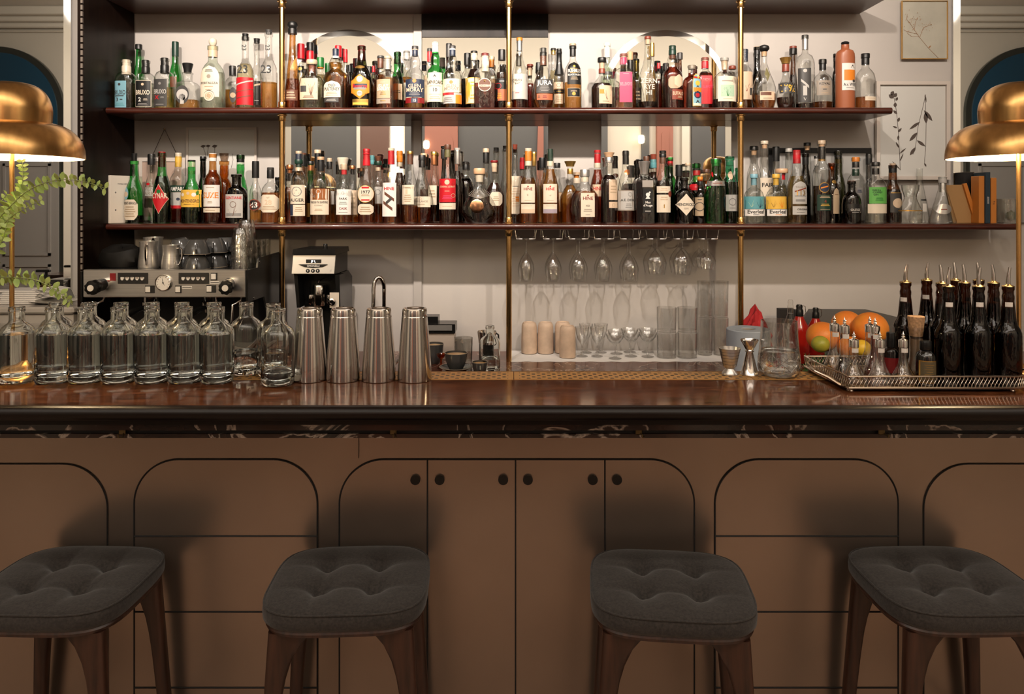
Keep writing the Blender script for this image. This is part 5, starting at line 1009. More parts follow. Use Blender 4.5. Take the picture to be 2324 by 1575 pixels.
st = make_stool((-0.382, 1.752, 0), 'charcoal tufted bar stool in front of the left cabinet door', 0.05)
dup(st, (-1.048, 1.752, 0), 'charcoal tufted bar stool cut by the left edge of the picture', rz=-0.03)
dup(st, (0.368, 1.730, 0), 'charcoal tufted bar stool turned slightly, in front of the right cabinet door', rz=-0.10)
dup(st, (1.020, 1.752, 0), 'charcoal tufted bar stool under the silver tray, cut by the right edge', rz=0.02)
# ------------------------------------------------------------------ brass lamps
def make_lamp(px, d, lab, first=None):
    loc = (X(px, d), d, BZ)
    if first: return dup(first, loc, lab)
    t = thing('table_lamp', loc, lab, 'lamp', 'brass table lamps at the two ends of the bar')
    k = d/F
    zr = Z(358, d)-BZ; zj = Z(279, d)-BZ; ztp = Z(187, d)-BZ
    R, r = 146*k, 80*k
    pr = []
    for i in range(9):
        a = PI/2*i/8; pr.append((R-(1-math.cos(a))*(R-r*0.98)*1.0, zr+(zj-zr)*(0.10+0.90*math.sin(a))))
    pr = [(R, zr)]+pr
    pr2 = [(r, zj)]
    for i in range(12):
        a = PI/2*(i+1)/12; pr2.append((max(0.0008, r*math.cos(a)**0.62), zj+(ztp-zj)*(0.28+0.72*math.sin(a))))
    pr2.insert(1, (r*1.0, zj+(ztp-zj)*0.28))
    outer = pr+pr2[1:]
    MB().lathe(outer, 64, cap0=False).build('shade', M_brassb, t, smooth=35)
    inner = [(max(0.0006, a-0.0025), b-(0.0022 if j else 0.0)) for j, (a, b) in enumerate(outer)]
    MB().lathe(inner, 48, cap0=False).build('shade_lining', pbr('lamp_white', (0.85, 0.78, 0.66), 0.5), t, smooth=35)
    MB().lathe([(0.0062, 0.018), (0.0062, ztp-0.03)], 20).build('stem', M_brassb, t)
    MB().lathe([(0.070, 0), (0.070, 0.010), (0.066, 0.014), (0.030, 0.018), (0.012, 0.026), (0.0065, 0.034)], 48).build('base', M_brassb, t)
    MB().lathe([(0.010, -0.034), (0.019, -0.030), (0.024, -0.012), (0.024, 0.006), (0.016, 0.026), (0.008, 0.034)], 20, c=(0.036, 0.012, zr+0.050)).build('light_bulb', pbr('bulb_glow', (1, 0.9, 0.75), 0.4, emis=(1.0, 0.78, 0.50), estr=22), t)
    MB().tube([(0, 0, zr+0.088), (0.036, 0.012, zr+0.088)], 0.006, 8).build('bulb_holder', M_brassb, t)
    return t
lamp = make_lamp(27, 2.055, 'brass dome table lamp at the left end of the bar behind the leaves')
lamp2 = make_lamp(2312, 2.055, 'brass dome table lamp at the right end of the bar behind the tray', lamp)
zr = Z(358, 2.055)
for l_ in (lamp, lamp2):
    pl = bpy.data.lights.new('lamp_light', 'POINT'); pl.energy = 16; pl.color = (1.0, 0.74, 0.44); pl.shadow_soft_size = 0.026
    po = bpy.data.objects.new('lamp_light', pl); COL.objects.link(po); po.location = (l_.location.x-0.034, l_.location.y-0.02, zr+0.030)
# ------------------------------------------------------------------ water bottles on the bar
D1 = 1.952; k = 1.956/F
def water_bottle(loc, lab, level, src=None):
    if src: return dup(src, loc, lab)
    t = thing('water_bottle', loc, lab, 'bottle', 'clear glass bottles of water lined up on the bar')
    out = [(0.0300, 0.0), (0.0375, 0.0015), (0.0415, 0.007), (0.0430, 0.016), (0.0430, 0.122), (0.0415, 0.133), (0.0360, 0.143), (0.0270, 0.150), (0.0205, 0.155), (0.0182, 0.161), (0.0180, 0.183), (0.0196, 0.1845), (0.0196, 0.1885), (0.0186, 0.190), (0.0192, 0.1915), (0.0192, 0.1955), (0.0165, 0.1958)]
    inn = [(0.0152, 0.1945), (0.0148, 0.160), (0.0180, 0.1535), (0.0240, 0.148), (0.0330, 0.1405), (0.0385, 0.131), (0.0400, 0.121), (0.0400, 0.024), (0.0380, 0.019), (0.0300, 0.0165), (0.0010, 0.0180)]
    MB().lathe(out+inn, 48, cap1=True).build('glass_body', M_solid, t, smooth=40)
    if level:
        wv = [(0.001, 0.0184), (0.0300, 0.0169), (0.0377, 0.0194), (0.0396, 0.0245)]
        if level > 0.121: wv += [(0.0396, 0.1208), (0.0390, min(level, 0.127))]
        else: wv += [(0.0396, level-0.0008), (0.0390, level)]
        MB().lathe(wv, 40).build('water', M_water, t, smooth=40)
    return t
zb = BZ+0.0012
D2 = 2.046
fr = [(38, 'first from the left, in front of the lamp'), (121, 'second from the left in the front row'), (194, 'third from the left in the front row'), (269, 'fourth from the left in the front row'), (345, 'fifth from the left in the front row'), (420, 'sixth from the left in the front row'), (493, 'seventh from the left in the front row')]
wb = None
for px, s in fr:
    lab = 'full clear water bottle, '+s
    loc = (X(px, D1), D1, zb)
    if wb is None: wb = water_bottle(loc, lab, 0.126)
    else: water_bottle(loc, lab, 0.126, wb)
for px, s in ((54, 'behind the leftmost bottle'), (128, 'behind the second bottle of the front row'), (203, 'behind the third bottle of the front row'), (275, 'behind the fourth bottle of the front row'), (345, 'behind the fifth bottle of the front row'), (413, 'behind the sixth bottle of the front row'), (486, 'behind the seventh bottle of the front row')):
    if px == 54: continue
    water_bottle((X(px, D2), D2, zb), 'clear water bottle in the back row, '+s, 0, wb)
wb2 = water_bottle((X(559, D2), D2, zb), 'half full clear water bottle standing back in the gap of the front row', 0.060)
wb3 = water_bottle((X(631, 1.922), 1.922, zb), 'nearly empty clear bottle nearest the steel shakers', 0.034)
dup(wb2, (X(620, 2.026), 2.026, zb), 'clear bottle behind the nearly empty one beside the shakers')
# ------------------------------------------------------------------ steel shakers, upside down
sh = None
for px, lab in ((703, 'steel shaker tin upside down, beside the water bottles'), (779, 'steel shaker tin upside down, second from the water bottles'), (860, 'steel shaker tin upside down in front of the curved tap'), (941, 'steel shaker tin upside down nearest the coffee cup')):
    loc = (X(px, 1.975), 1.975, zb)
    if sh is None:
        sh = thing('shaker_tin', loc, lab, 'shaker', 'steel shaker tins upside down on the bar')
        h = Z(700, 1.975)-BZ
        MB().lathe([(0.0425, 0.0), (0.0455, 0.0), (0.0458, 0.004), (0.0435, 0.045), (0.0340, h-0.024), (0.0336, h-0.021), (0.0330, h-0.020), (0.0328, h-0.006), (0.0310, h-0.001), (0.0285, h), (0.0270, h-0.0015), (0.0258, h-0.0035), (0.0010, h-0.0035)], 48, cap0=False).build('tin_body', M_steel, sh, smooth=30)
    else: dup(sh, loc, lab)
# ------------------------------------------------------------------ jiggers and mixing glass
d = 2.03
t = thing('stepped_jigger', (X(1656, d), d, zb), 'stepped steel measuring cup with engraved rings on a small foot', 'jigger')
k = d/F
MB().lathe([(17.5*k, 0), (17.8*k, 0.001), (17*k, 4*k), (10*k, 13*k), (9.5*k, 14*k), (15*k, 20*k), (24*k, 60*k), (24.6*k, 60*k), (23.8*k, 58*k), (14*k, 20*k), (0.5*k, 16*k)], 40).build('cup', M_steelb, t)
mb = MB()
for i, z in enumerate((24, 31, 38, 45, 52)):
    r = (15+9*(z-20)/40)*k; mb.lathe([(r+0.0001, z*k), (r+0.0005, (z+0.6)*k), (r+0.0001, (z+1.2)*k)], 40, cap0=False, cap1=False)
mb.build('measure_rings', pbr('dark_line', (0.05, 0.045, 0.04), 0.4), t)
t = thing('double_jigger', (X(1701, d), d, zb), 'tall waisted double ended steel jigger beside the mixing glass', 'jigger')
MB().lathe([(20.5*k, 0), (20.8*k, 0.8*k), (19*k, 3*k), (7.5*k, 51*k), (8.5*k, 53*k), (7.5*k, 55*k), (19*k, 76*k), (20*k, 79*k), (19*k, 79*k), (17.5*k, 75*k), (0.5*k, 58*k)], 40).build('cones', M_steel, t)
MB().lathe([(7.4*k, 51.5*k), (10*k, 52*k), (10*k, 54*k), (7.4*k, 54.5*k)], 32, cap0=False, cap1=False).build('waist_ring', M_steel, t)
d = 2.02; k = d/F
t = thing('mixing_glass', (X(1768, d), d, zb), 'large stemless glass with cut diamond pattern and clear liquid', 'glass')
def prof_out(z): pass
out = [(26, 0), (36, 1), (42, 5), (46, 14), (46.5, 30), (44.5, 52), (42, 75), (40.2, 100), (39.6, 124)]
inn = [(37.2, 124), (37.6, 100), (39.6, 75), (42.6, 52), (44.8, 30), (44, 15), (38, 9), (20, 8), (0.5, 8)]
MB().lathe([(a*k, b*k) for a, b in out+inn], 56).build('glass_body', glass_thin('mixing_glass_wall', (0.965, 0.965, 0.955), (0.50, 0.49, 0.47), 1.0, 0.17), t, smooth=45)
MB().lathe([(a*k, b*k) for a, b in ((0.5, 8.4), (20, 8.4), (37.6, 9.4), (43.5, 15.2), (44.5, 30), (42.2, 52), (41.8, 57.5))], 48).build('clear_drink', M_water, t, smooth=45)
mb = MB()
for s in (1, -1):
    for j in range(14):
        pts = []
        for i in range(9):
            z = 16+36*i/8; a = 2*PI*j/14+s*(i/8)*2*PI/7*1.0; r = 46.3-(max(0, z-30))*2/22
            pts.append((r*k*math.cos(a), r*k*math.sin(a), z*k))
        mb.tube(pts, 0.0007, 4)
mb.build('cut_pattern', glass_thin('cut_glass', (0.88, 0.88, 0.86), (0.5, 0.5, 0.48), 0.9, 0.35), t)
# ------------------------------------------------------------------ silver gallery tray
TD0, TD1 = 1.842, 2.092
xl, xr = X(1925, TD0), X(2311, TD0)
xlb = X(1856, 2.0)
pts = [(xl, TD0), (xr, TD0), (xr+0.069, TD0+0.034), (xr+0.069, TD1), (xlb, TD1), (xlb, 2.0)]
tx0, ty0 = (xlb+xr)/2, (TD0+TD1)/2
TZ = 0.010
t = thing('serving_tray', (tx0, ty0, BZ), 'silver gallery tray with pierced rim, loaded with bottles, at the right of the bar', 'tray')
pl = [(x-tx0, y-ty0) for x, y in pts]
MB().slabz(pl, TZ-0.003, TZ+0.001).build('tray_floor', M_silver, t, smooth=0)
cl = pl+[pl[0]]
rim = MB(); rim.tube([(x, y, TZ+0.0285) for x, y in cl], 0.0026, 8); rim.build('top_rail', M_silver, t)
MB().tube([(x, y, TZ) for x, y in cl], 0.0035, 8).build('bottom_rail', M_silver, t)
mb = MB()
for (x0, y0), (x1, y1) in zip(cl[:-1], cl[1:]):
    L = math.hypot(x1-x0, y1-y0); n = max(2, int(L/0.0095))
    for i in range(n):
        for s in (0, 1):
            q = [(i+s)/n, (i+0.5)/n, (i+1-s)/n]
            # each lattice strand is a gentle S from rail to rail
            P0 = []
            for u in range(6):
                f = u/5; xx = (i+(s+(1-2*s)*(0.5-0.5*math.cos(PI*f)))*1.0)/n
                P0.append((x0+(x1-x0)*xx, y0+(y1-y0)*xx, TZ+0.003+0.024*f))
            mb.tube(P0, 0.0007, 4, caps=False)
mb.build('pierced_gallery', M_silver, t)
for x, y in ((pl[0][0]+.01, pl[0][1]+.01), (pl[1][0]-.01, pl[1][1]+.01), (pl[3][0]-.015, pl[3][1]-.015), (pl[4][0]+.015, pl[4][1]-.015)):
    MB().lathe([(0.007, 0.0), (0.009, 0.002), (0.006, TZ-0.003)], 16, c=(x, y, 0)).build('tray_foot', M_silver, t)
# handle of twisted metal at the left
hp = [P(1858, 851, 1.93)-t.location, P(1835, 838, 1.97)-t.location, P(1820, 827, 2.0)-t.location, P(1818, 822, 2.05)-t.location]
hp = [Vector((xl-tx0-0.01, TD0-ty0+0.02, 0.012))]+[Vector(P(1880, 856, 1.88)-t.location), Vector(P(1850, 842, 1.90)-t.location), Vector(P(1838, 833, 1.93)-t.location), Vector(P(1833, 824, 1.97)-t.location), Vector(P(1840, 815, 2.01)-t.location), Vector((xlb-tx0, 0.08, 0.016))]
MB().tube([tuple(p) for p in hp], [0.003, 0.0045, 0.003, 0.0045, 0.003, 0.004, 0.003], 8).build('tray_handle', M_silver, t)
tz = BZ+TZ+0.0016
# beer bottles with pourers
def beer(loc, lab, src=None, rz=0.0):
    if src: return dup(src, loc, lab, rz=rz)
    t = thing('pourer_bottle', loc, lab, 'bottle', 'brown bottles with metal pourers on the tray', rz)
    R = 0.0305; H = Z(650, 1.90)-tz
    pr = [(0.93*R, 0), (R, 0.004), (R, H*.50), (R*.98, H*.53), (R*.86, H*.57), (R*.68, H*.61), (R*.59, H*.66), (R*.52, H*.76), (R*.44, H*.86), (R*.46, H*.88), (R*.46, H*.905), (R*.41, H*.93), (R*.41, H*.96), (R*.47, H*.975), (R*.47, H)]
    MB().lathe(pr, 28).build('glass_body', glass_thin('beer_brown', (0.20, 0.085, 0.03), (0.03, 0.012, 0.006), 0.8, 0.05), t, smooth=50)
    lq_ = [(R*.9, 0.003), (R*.97, 0.006), (R*.97, H*.50), (R*.92, H*.535), (R*.76, H*.575), (R*.58, H*.62), (R*.46, H*.70), (R*.42, H*.78)]
    MB().lathe(lq_, 24).build('liquid', lmat('k'), t, smooth=50)
    MB().lathe([(R*.40, H), (R*.49, H+.001), (R*.46, H+.003), (R*.25, H+.005), (0.0035, H+0.009)], 20).build('pourer_collar', pbr('pourer_brass', (0.55, 0.40, 0.18), 0.22, 1.0), t)
    MB().tube([(0, 0, H+0.004), (0, 0, H+0.018), (0.0015, 0, H+0.034), (0.004, 0, H+0.050)], [0.0054, 0.0050, 0.0042, 0.0034], 10).build('pourer_spout', M_steel, t)
    k_ = 1.9/F
    mb = MB(); r_ = R*.455
    for z0_, z1_ in ((H*.79, H*.845),):
        vs = []
        for z_ in (z0_, z1_):
            for i in range(7): a = -PI/2-0.35-0.9*(i/6-0.5)*1.3; vs.append(((r_+.001)*math.cos(a), (r_+.001)*math.sin(a), z_))
        mb.add(vs, [(i, i+1, i+8, i+7) for i in range(6)])
    mb.build('neck_sticker', cm('white'), t)
    return t
bb = beer((X(2152, 1.888), 1.888, tz), 'brown pourer bottle in the front row behind the small black labelled bottle')
for px, dd, lab, rz in ((2221, 1.888, 'brown pourer bottle in the middle of the front row with white neck sticker', 0), (2288, 1.888, 'brown pourer bottle in the front row nearest the lamp', -0.1),
    (2189, 1.978, 'brown pourer bottle of the second row between the first and second front bottles', 2.2), (2255, 1.972, 'brown pourer bottle of the second row in front of the lamp', 2.4),
    (2055, 1.99, 'brown pourer bottle farthest left, behind the cork topped jar', -0.5), (2103, 2.046, 'brown pourer bottle behind the cork topped jar, second from left', -0.3), (2137, 1.965, 'brown pourer bottle just left of the front row bottles', 2.0), (2168, 2.046, 'brown pourer bottle of the rear row showing only its collar', 2.0), (2221, 2.046, 'brown pourer bottle of the rear row behind the sticker bottle', 2.0)):
    beer((X(px, dd), dd, tz), lab, bb, rz)
# dasher bottles
def dasher(px, ycap, d, lab, liq, big, src=None):
    loc = (X(px, d), d, tz)
    k = d/F; base = Z(ycap, d)-tz
    t = thing('dasher_bottle', loc, lab, 'bottle', 'bitters dashers on the tray')
    H = base; R = (25 if big else 28)*k
    rn = 9.2*k
    pr = [(R*.92, 0), (R, 0.003), (R*1.0, 0.010), (R*.88, H*.20), (R*.66, H*.34), (R*.46, H*.48), (rn*1.05, H*.62), (rn, H*.75), (rn, H)]
    MB().lathe(pr, 28).build('glass_body', glass_thin('dasher_glass', (0.94, 0.94, 0.93), (0.45, 0.44, 0.42), 1.0, 0.18), t, smooth=50)
    if liq:
        q, f = liq; zl = H*f; pl_ = [(R*.88, 0.002), (R*.93, 0.005), (R*.88, 0.012)]
        for z_ in (0.30, 0.46, 0.62, 0.8):
            if z_ < f: pl_.append((R*.90*(.62 if z_ == .30 else .42 if z_ == .46 else .34), H*z_))
        pl_.append((R*0.9*(max(0.34, .96-(f/.30)*.34) if f < .30 else .36), zl))
        MB().lathe(pl_, 24).build('liquid', lmat(q), t, smooth=50)
    c = 10.5*k
    MB().lathe([(c, H-0.004), (c, H+11*k), (c*.95, H+13*k), (c*.5, H+15*k), (c*.22, H+17*k), (c*.42, H+20*k), (c*.2, H+22*k), (c*.36, H+25*k), (c*.16, H+27*k), (0.0006, H+33*k)], 20).build('dasher_cap', M_chrome, t)
    mb = MB(); vs = []
    for z_ in (H-15*k, H-5*k):
        for i in range(7): a = -PI/2-0.75*(i/6-0.5)*2.4; vs.append(((rn*1.04)*math.cos(a), (rn*1.04)*math.sin(a), z_))
    mb.add(vs, [(i, i+1, i+8, i+7) for i in range(6)]).build('neck_sticker', cm('white'), t)
    return t
dasher(1894, 748, 2.01, 'tall dasher bottle at the back left corner of the tray, little yellow liquid', ('y', .14), 1)
dasher(1917, 752, 1.93, 'tall dasher bottle half filled with black bitters', ('k', .44), 1)
dasher(1938, 784, 1.878, 'short dasher bottle in the front with pale yellow liquid', ('y', .16), 0)
dasher(1974, 750, 2.03, 'tall nearly empty dasher bottle in front of the large orange', None, 1)
dasher(1986, 753, 1.962, 'tall dasher bottle filled with dark red bitters', ('r', .90), 1)
dasher(1997, 784, 1.878, 'short clear empty dasher bottle in the middle of the tray front', None, 0)
dasher(2050, 784, 1.878, 'short dasher bottle beside the small black labelled bottle', ('y', .05), 0)
# brown dropper bottle, cork jar, small labelled bottle
d = 1.932; k = d/F
t = thing('dropper_bottle', (X(2022, d), d, tz), 'short amber bottle with tall black cap behind the dashers', 'bottle')
MB().lathe([(15*k, 0), (16*k, 2*k), (16*k, 62*k), (13*k, 68*k), (8*k, 72*k), (8*k, 78*k)], 24).build('glass_body', MATS['beer_brown'], t)
MB().lathe([(9.5*k, 73*k), (9.5*k, 104*k), (8.5*k, 106*k)], 24).build('screw_cap', M_black, t)
MB().lathe([(16.2*k, 16*k), (16.2*k, 50*k)], 24, cap0=False, cap1=False).build('label', cm('dred'), t)
d = 1.93; k = d/F
t = thing('corked_jar', (X(2079, d), d, tz), 'slender spouted glass jar of tan liquid closed with a large cork', 'jar')
MB().lathe([(20*k, 0), (21*k, 2*k), (20*k, 25*k), (15*k, 50*k), (14.5*k, 95*k), (16*k, 108*k), (20*k, 120*k)], 28, cap1=False).build('glass_body', MATS['dasher_glass'], t, smooth=50)
MB().lathe([(19*k, 1*k), (19.6*k, 3*k), (19*k, 24*k), (14*k, 50*k), (13.6*k, 92*k)], 24).build('liquid', pbr('tan_syrup', (0.20, 0.125, 0.07), 0.3), t, smooth=50)
MB().lathe([(13.4*k, 98*k), (16.5*k, 126*k), (18*k, 142*k), (17*k, 143*k)], 28).build('cork', M_cork, t)
d = 1.876; k = d/F
t = thing('bitters_bottle', (X(2101, d), d, tz), 'small black bottle with dark gold bordered label, front of the tray', 'bottle')
MB().lathe([(20*k, 0), (21*k, 2*k), (21*k, 62*k), (19*k, 70*k), (12*k, 76*k), (9*k, 79*k), (9*k, 82*k)], 32).build('glass_body', glass_thin('bottle_glass_k'), t, smooth=50)
MB().lathe([(12*k, 78*k), (12.5*k, 79*k), (12.5*k, 96*k), (11.5*k, 98*k)], 28).build('screw_cap', M_black, t)
def lab_(x, z, e=0.0006): 
    r = 21*k+e; u = max(-.98, min(.98, x/r)); return (r*u, -r*math.sqrt(1-u*u), z)
mb = MB()
for (x0, x1, z0_, z1_, mi, e) in ((-20, 15, 6, 56, 0, .0004), (-18.5, 13.5, 8, 54, 1, .0007)):
    vs = [lab_((x0+(x1-x0)*i/10)*k, z_*k, e) for z_ in (z0_, z1_) for i in range(11)]
    mb.add(vs, [(i, i+1, i+12, i+11) for i in range(10)], mi)
for j in range(7):
    z_ = (47-j*5.2)*k; w_ = (10-3*(j % 2))*k
    vs = [lab_(-2.5*k-w_+2*w_*i/4, z_+q, .0010) for q in (-0.0005, 0.0005) for i in range(5)]; mb.add(vs, [(i, i+1, i+6, i+5) for i in range(4)], 0)
mb.build('label', [cm('gold'), pbr('label_umber', (0.10, 0.075, 0.035), 0.5)], t)
# ------------------------------------------------------------------ espresso machine on the back counter
d = 3.0; k = d/F
x0, x1 = X(188, d), X(557, d)
zt, zb_ = Z(612, d)-CBZ, Z(675, d)-CBZ
t = thing('espresso_machine', ((x0+x1)/2, d, CBZ), 'two group steel espresso machine with round gauge and black knobs', 'coffee machine')
cx0 = t.location.x; a, b = x0-cx0, x1-cx0
def mx_(px): return X(px, d)-cx0
def mz_(py): return Z(py, d)-CBZ
MB().box(a, b, 0.0, 0.03, zb_, zt, bev=0.003).build('front_panel', M_steelb, t, smooth=0)
MB().box(a+0.004, b-0.004, 0.032, 0.45, zb_, zt-0.006, bev=0.004).build('housing', M_black, t, smooth=0)
MB().box(a+0.03, b-0.03, 0.24, 0.45, 0.03, zb_).build('back_housing', M_blackm, t, smooth=0)
MB().box(a+0.01, b-0.01, 0.03, 0.45, 0.012, 0.055, bev=0.004).build('drip_box', M_steelb, t, smooth=0)
for xx in (a+0.05, b-0.05):
    for yy in (0.06, 0.42): MB().lathe([(0.016, 0), (0.02, 0.003), (0.014, 0.013)], 16, c=(xx, yy, 0)).build('rubber_foot', M_black, t)
for s, xx in ((-1, a-0.010), (1, b+0.002)):
    mb = MB(); mb.slab([(0, 0), (1, 0)], 0, 0.1) if False else None
    q = [(0.0, zb_-0.02), (0.0, zt-0.002), (0.115, zt-0.001), (0.125, zt+0.034), (0.15, zt+0.040), (0.45, zt+0.048), (0.45, 0.10), (0.24, zb_-0.09), (0.20, zb_-0.02)]
    if s < 0: q = [(y, min(z, zt-0.007)) for y, z in q]
    vs = [(xx, y, z) for y, z in q]+[(xx+0.008, y, z) for y, z in q]; n = len(q)
    fs = [tuple(range(n)), tuple(range(2*n-1, n-1, -1))]+[(i, i+n, (i+1) % n+n, (i+1) % n) for i in range(n)]
    sp_ = MB().add(vs, fs).build('side_panel', M_black, t, smooth=0)
    for y, z in ((0.14, zt+(0.022 if s > 0 else -0.05)), (0.07, zb_-0.010)):
        MB().lathe([(0.005, 0), (0.005, 0.002), (0.003, 0.003)][::(1 if s > 0 else -1)], 12, axis='x', c=(xx+(0.008 if s > 0 else 0)*1.0, y, z)).build('side_screw', M_steel, sp_)
# steam knobs
for px, tilt in ((240, 0.6), (524, -0.2)):
    mb = MB(); cxk, czk = mx_(px), mz_(643)
    ns = 60; prof = [(0.022, -0.020), (0.0245, -0.022), (0.0245, -0.044), (0.0255, -0.048), (0.0275, -0.054), (0.0285, -0.066), (0.0265, -0.074), (0.015, -0.076)]
    vs = []
    for r, y in prof:
        for q in range(ns):
            an = 2*PI*q/ns; rr = r*(1+(0.06*math.cos(9*an) if y < -0.05 else 0))
            vs.append((cxk+rr*math.cos(an)+tilt*0.4*y, y, czk+rr*math.sin(an)+0.15*y))
    fs = [(i*ns+q, i*ns+(q+1) % ns, (i+1)*ns+(q+1) % ns, (i+1)*ns+q) for i in range(len(prof)-1) for q in range(ns)]
    fs.append(tuple((len(prof)-1)*ns+q for q in range(ns)))
    kb = mb.add(vs, fs).build('steam_knob', M_black, t)
    MB().lathe([(0.0235, 0.0), (0.0235, -0.021)], 32, axis='y', c=(cxk-tilt*0.004, 0, czk)).build('knob_collar', M_chrome, kb)
    MB().lathe([(0.0005, -0.0785), (0.0125, -0.0785), (0.013, -0.075)], 20, axis='y', c=(cxk-tilt*0.031, 0, czk-0.0115)).build('knob_cap', M_white, kb)
# displays with cup pictures
for px0 in (268, 406):
    dm = MB().box(mx_(px0), mx_(px0+68), -0.004, 0.0, mz_(644), mz_(619), bev=0.001).build('display', M_blackm, t, smooth=0)
    mb = MB()
    for j in range(5):
        cxj = mx_(px0+11+11.3*j); cz_ = mz_(632)
        mb.box(cxj-4*k, cxj+2.6*k, -0.0052, -0.004, cz_-2.2*k, cz_+3.4*k, 0); mb.box(cxj-2.6*k, cxj+1.4*k, -0.0052, -0.004, cz_-3.8*k, cz_-2.2*k, 0); mb.box(cxj+2.6*k, cxj+4.3*k, -0.0050, -0.004, cz_+0.2*k, cz_+2.6*k, 0)
        mb.box(cxj-3*k, cxj+1.8*k, -0.0056, -0.0052, cz_+(0.4+(j % 3)*0.6)*k, cz_+2.4*k, 1) if j != 0 else None
    mb.build('cup_symbols', [M_white, cm('brown')], dm, smooth=0)
# gauge
gx, gz = mx_(372), mz_(641.5)
ga = MB().lathe([(0.0325, 0), (0.0325, -0.009), (0.030, -0.011), (0.0285, -0.009)], 40, axis='y', c=(gx, 0, gz), cap1=False).build('pressure_gauge', M_chrome, t)
MB().lathe([(0.029, -0.006), (0.029, -0.0075)], 40, axis='y', c=(gx, 0, gz), cap0=False).build('dial_face', M_white, ga)
mb = MB()
for an in (100, -58): 
    ax, az = math.cos(math.radians(an)), math.sin(math.radians(an)); L = 0.023 if an > 0 else 0.016
    mb.add([(gx-az*0.0012, -0.0085, gz+ax*0.0012), (gx+az*0.0012, -0.0085, gz-ax*0.0012), (gx+ax*L, -0.0085, gz+az*L)], [(0, 1, 2)])
for i in range(11):
    an = math.radians(225-27*i); mb.add([(gx+r*math.cos(an+o), -0.0080, gz+r*math.sin(an+o)) for r, o in ((0.022, -.04), (0.026, -.03), (0.026, .03), (0.022, .04))], [(0, 1, 2, 3)])
mb.lathe([(0.003, -0.009), (0.002, -0.010)], 12, axis='y', c=(gx, 0, gz))
mb.build('needle', M_black, ga, smooth=0)
MB().box(mx_(250), mx_(263), -0.003, 0, mz_(637), mz_(620)).build('power_lamp', cm('dred'), t, smooth=0)
for px0, py0 in ((480, 620), (331, 649), (399, 649), (470, 648)):
    rk = MB().box(mx_(px0-1), mx_(px0+(20 if px0 in (331, 470) else 13)), -0.003, 0, mz_(py0+16), mz_(py0-1)).build('rocker_switch', M_blackm, t, smooth=0)
    MB().box(mx_(px0), mx_(px0+11), -0.006, -0.003, mz_(py0+14), mz_(py0+1), bev=0.001).build('switch_key', M_white, rk, smooth=0)
for px0, py0, w_ in ((477, 638, 21), (413, 649, 23)):
    pk = MB().box(mx_(px0), mx_(px0+w_), -0.0012, 0, mz_(py0+6), mz_(py0)).build('name_plate', M_white, t, smooth=0)
    MB().box(mx_(px0+1), mx_(px0+w_-1), -0.0018, -0.0012, mz_(py0+3.6), mz_(py0+2.2)).build('plate_line', M_blackm, pk, smooth=0)
# group heads with portafilters
for px in (312, 452):
    gh = MB().lathe([(0.034, 0), (0.034, -0.030), (0.040, -0.032), (0.040, -0.052), (0.030, -0.056), (0.028, -0.075), (0.012, -0.080)][::-1], 32, c=(mx_(px), 0.12, zb_)).build('group_head', M_chrome, t)
    MB().tube([(mx_(px), 0.09, zb_-0.048), (mx_(px)-0.01, 0.02, zb_-0.052), (mx_(px)-0.025, -0.05, zb_-0.066), (mx_(px)-0.03, -0.075, zb_-0.070)], [0.008, 0.012, 0.015, 0.012], 14).build('portafilter_handle', M_black, gh)
    MB().tube([(mx_(px), 0.12, zb_-0.078), (mx_(px), 0.12, zb_-0.10), (mx_(px)-0.02, 0.10, zb_-0.115)], 0.006, 10).build('spout', M_chrome, gh)
for px, s in ((545, 1), (232, -1)):
    MB().tube([(mx_(px), 0.02, zb_), (mx_(px), 0.005, zb_-0.014), (mx_(px-14), -0.015, zb_-0.028), (mx_(px-18), -0.01, zb_-0.13)], 0.0045, 10).build('steam_wand', M_chrome, t)
MTZ = CBZ+zt-0.006
# bag of beans / cloth heap on the machine at the left
q = thing('dark_bin_bag', (X(277, 3.26), 3.26, MTZ+0.0005), 'crumpled black bag lying on the coffee machine at the left', 'bag')
mb = MB(); rnd = random.Random(3); vs = []; NSg = 20
for i, (r, z) in enumerate(((0.0, 0.088), (0.045, 0.084), (0.078, 0.070), (0.088, 0.045), (0.090, 0.02), (0.086, 0.0))):
    for s in range(NSg):
        an = 2*PI*s/NSg; w_ = 1+0.10*math.sin(3*an+i)+0.05*rnd.random(); vs.append((r*w_*math.cos(an)*0.98, r*w_*math.sin(an)*0.8, z*(1+0.12*math.sin(2*an+i)) if z else 0))
mb.add(vs, [(i*NSg+s, (i+1)*NSg+s, (i+1)*NSg+(s+1) % NSg, i*NSg+(s+1) % NSg) for i in range(5) for s in range(NSg)]).build('bag_body', pbr('black_film', (0.005, 0.0045, 0.004), 0.6, spec=0.2), q, smooth=30)
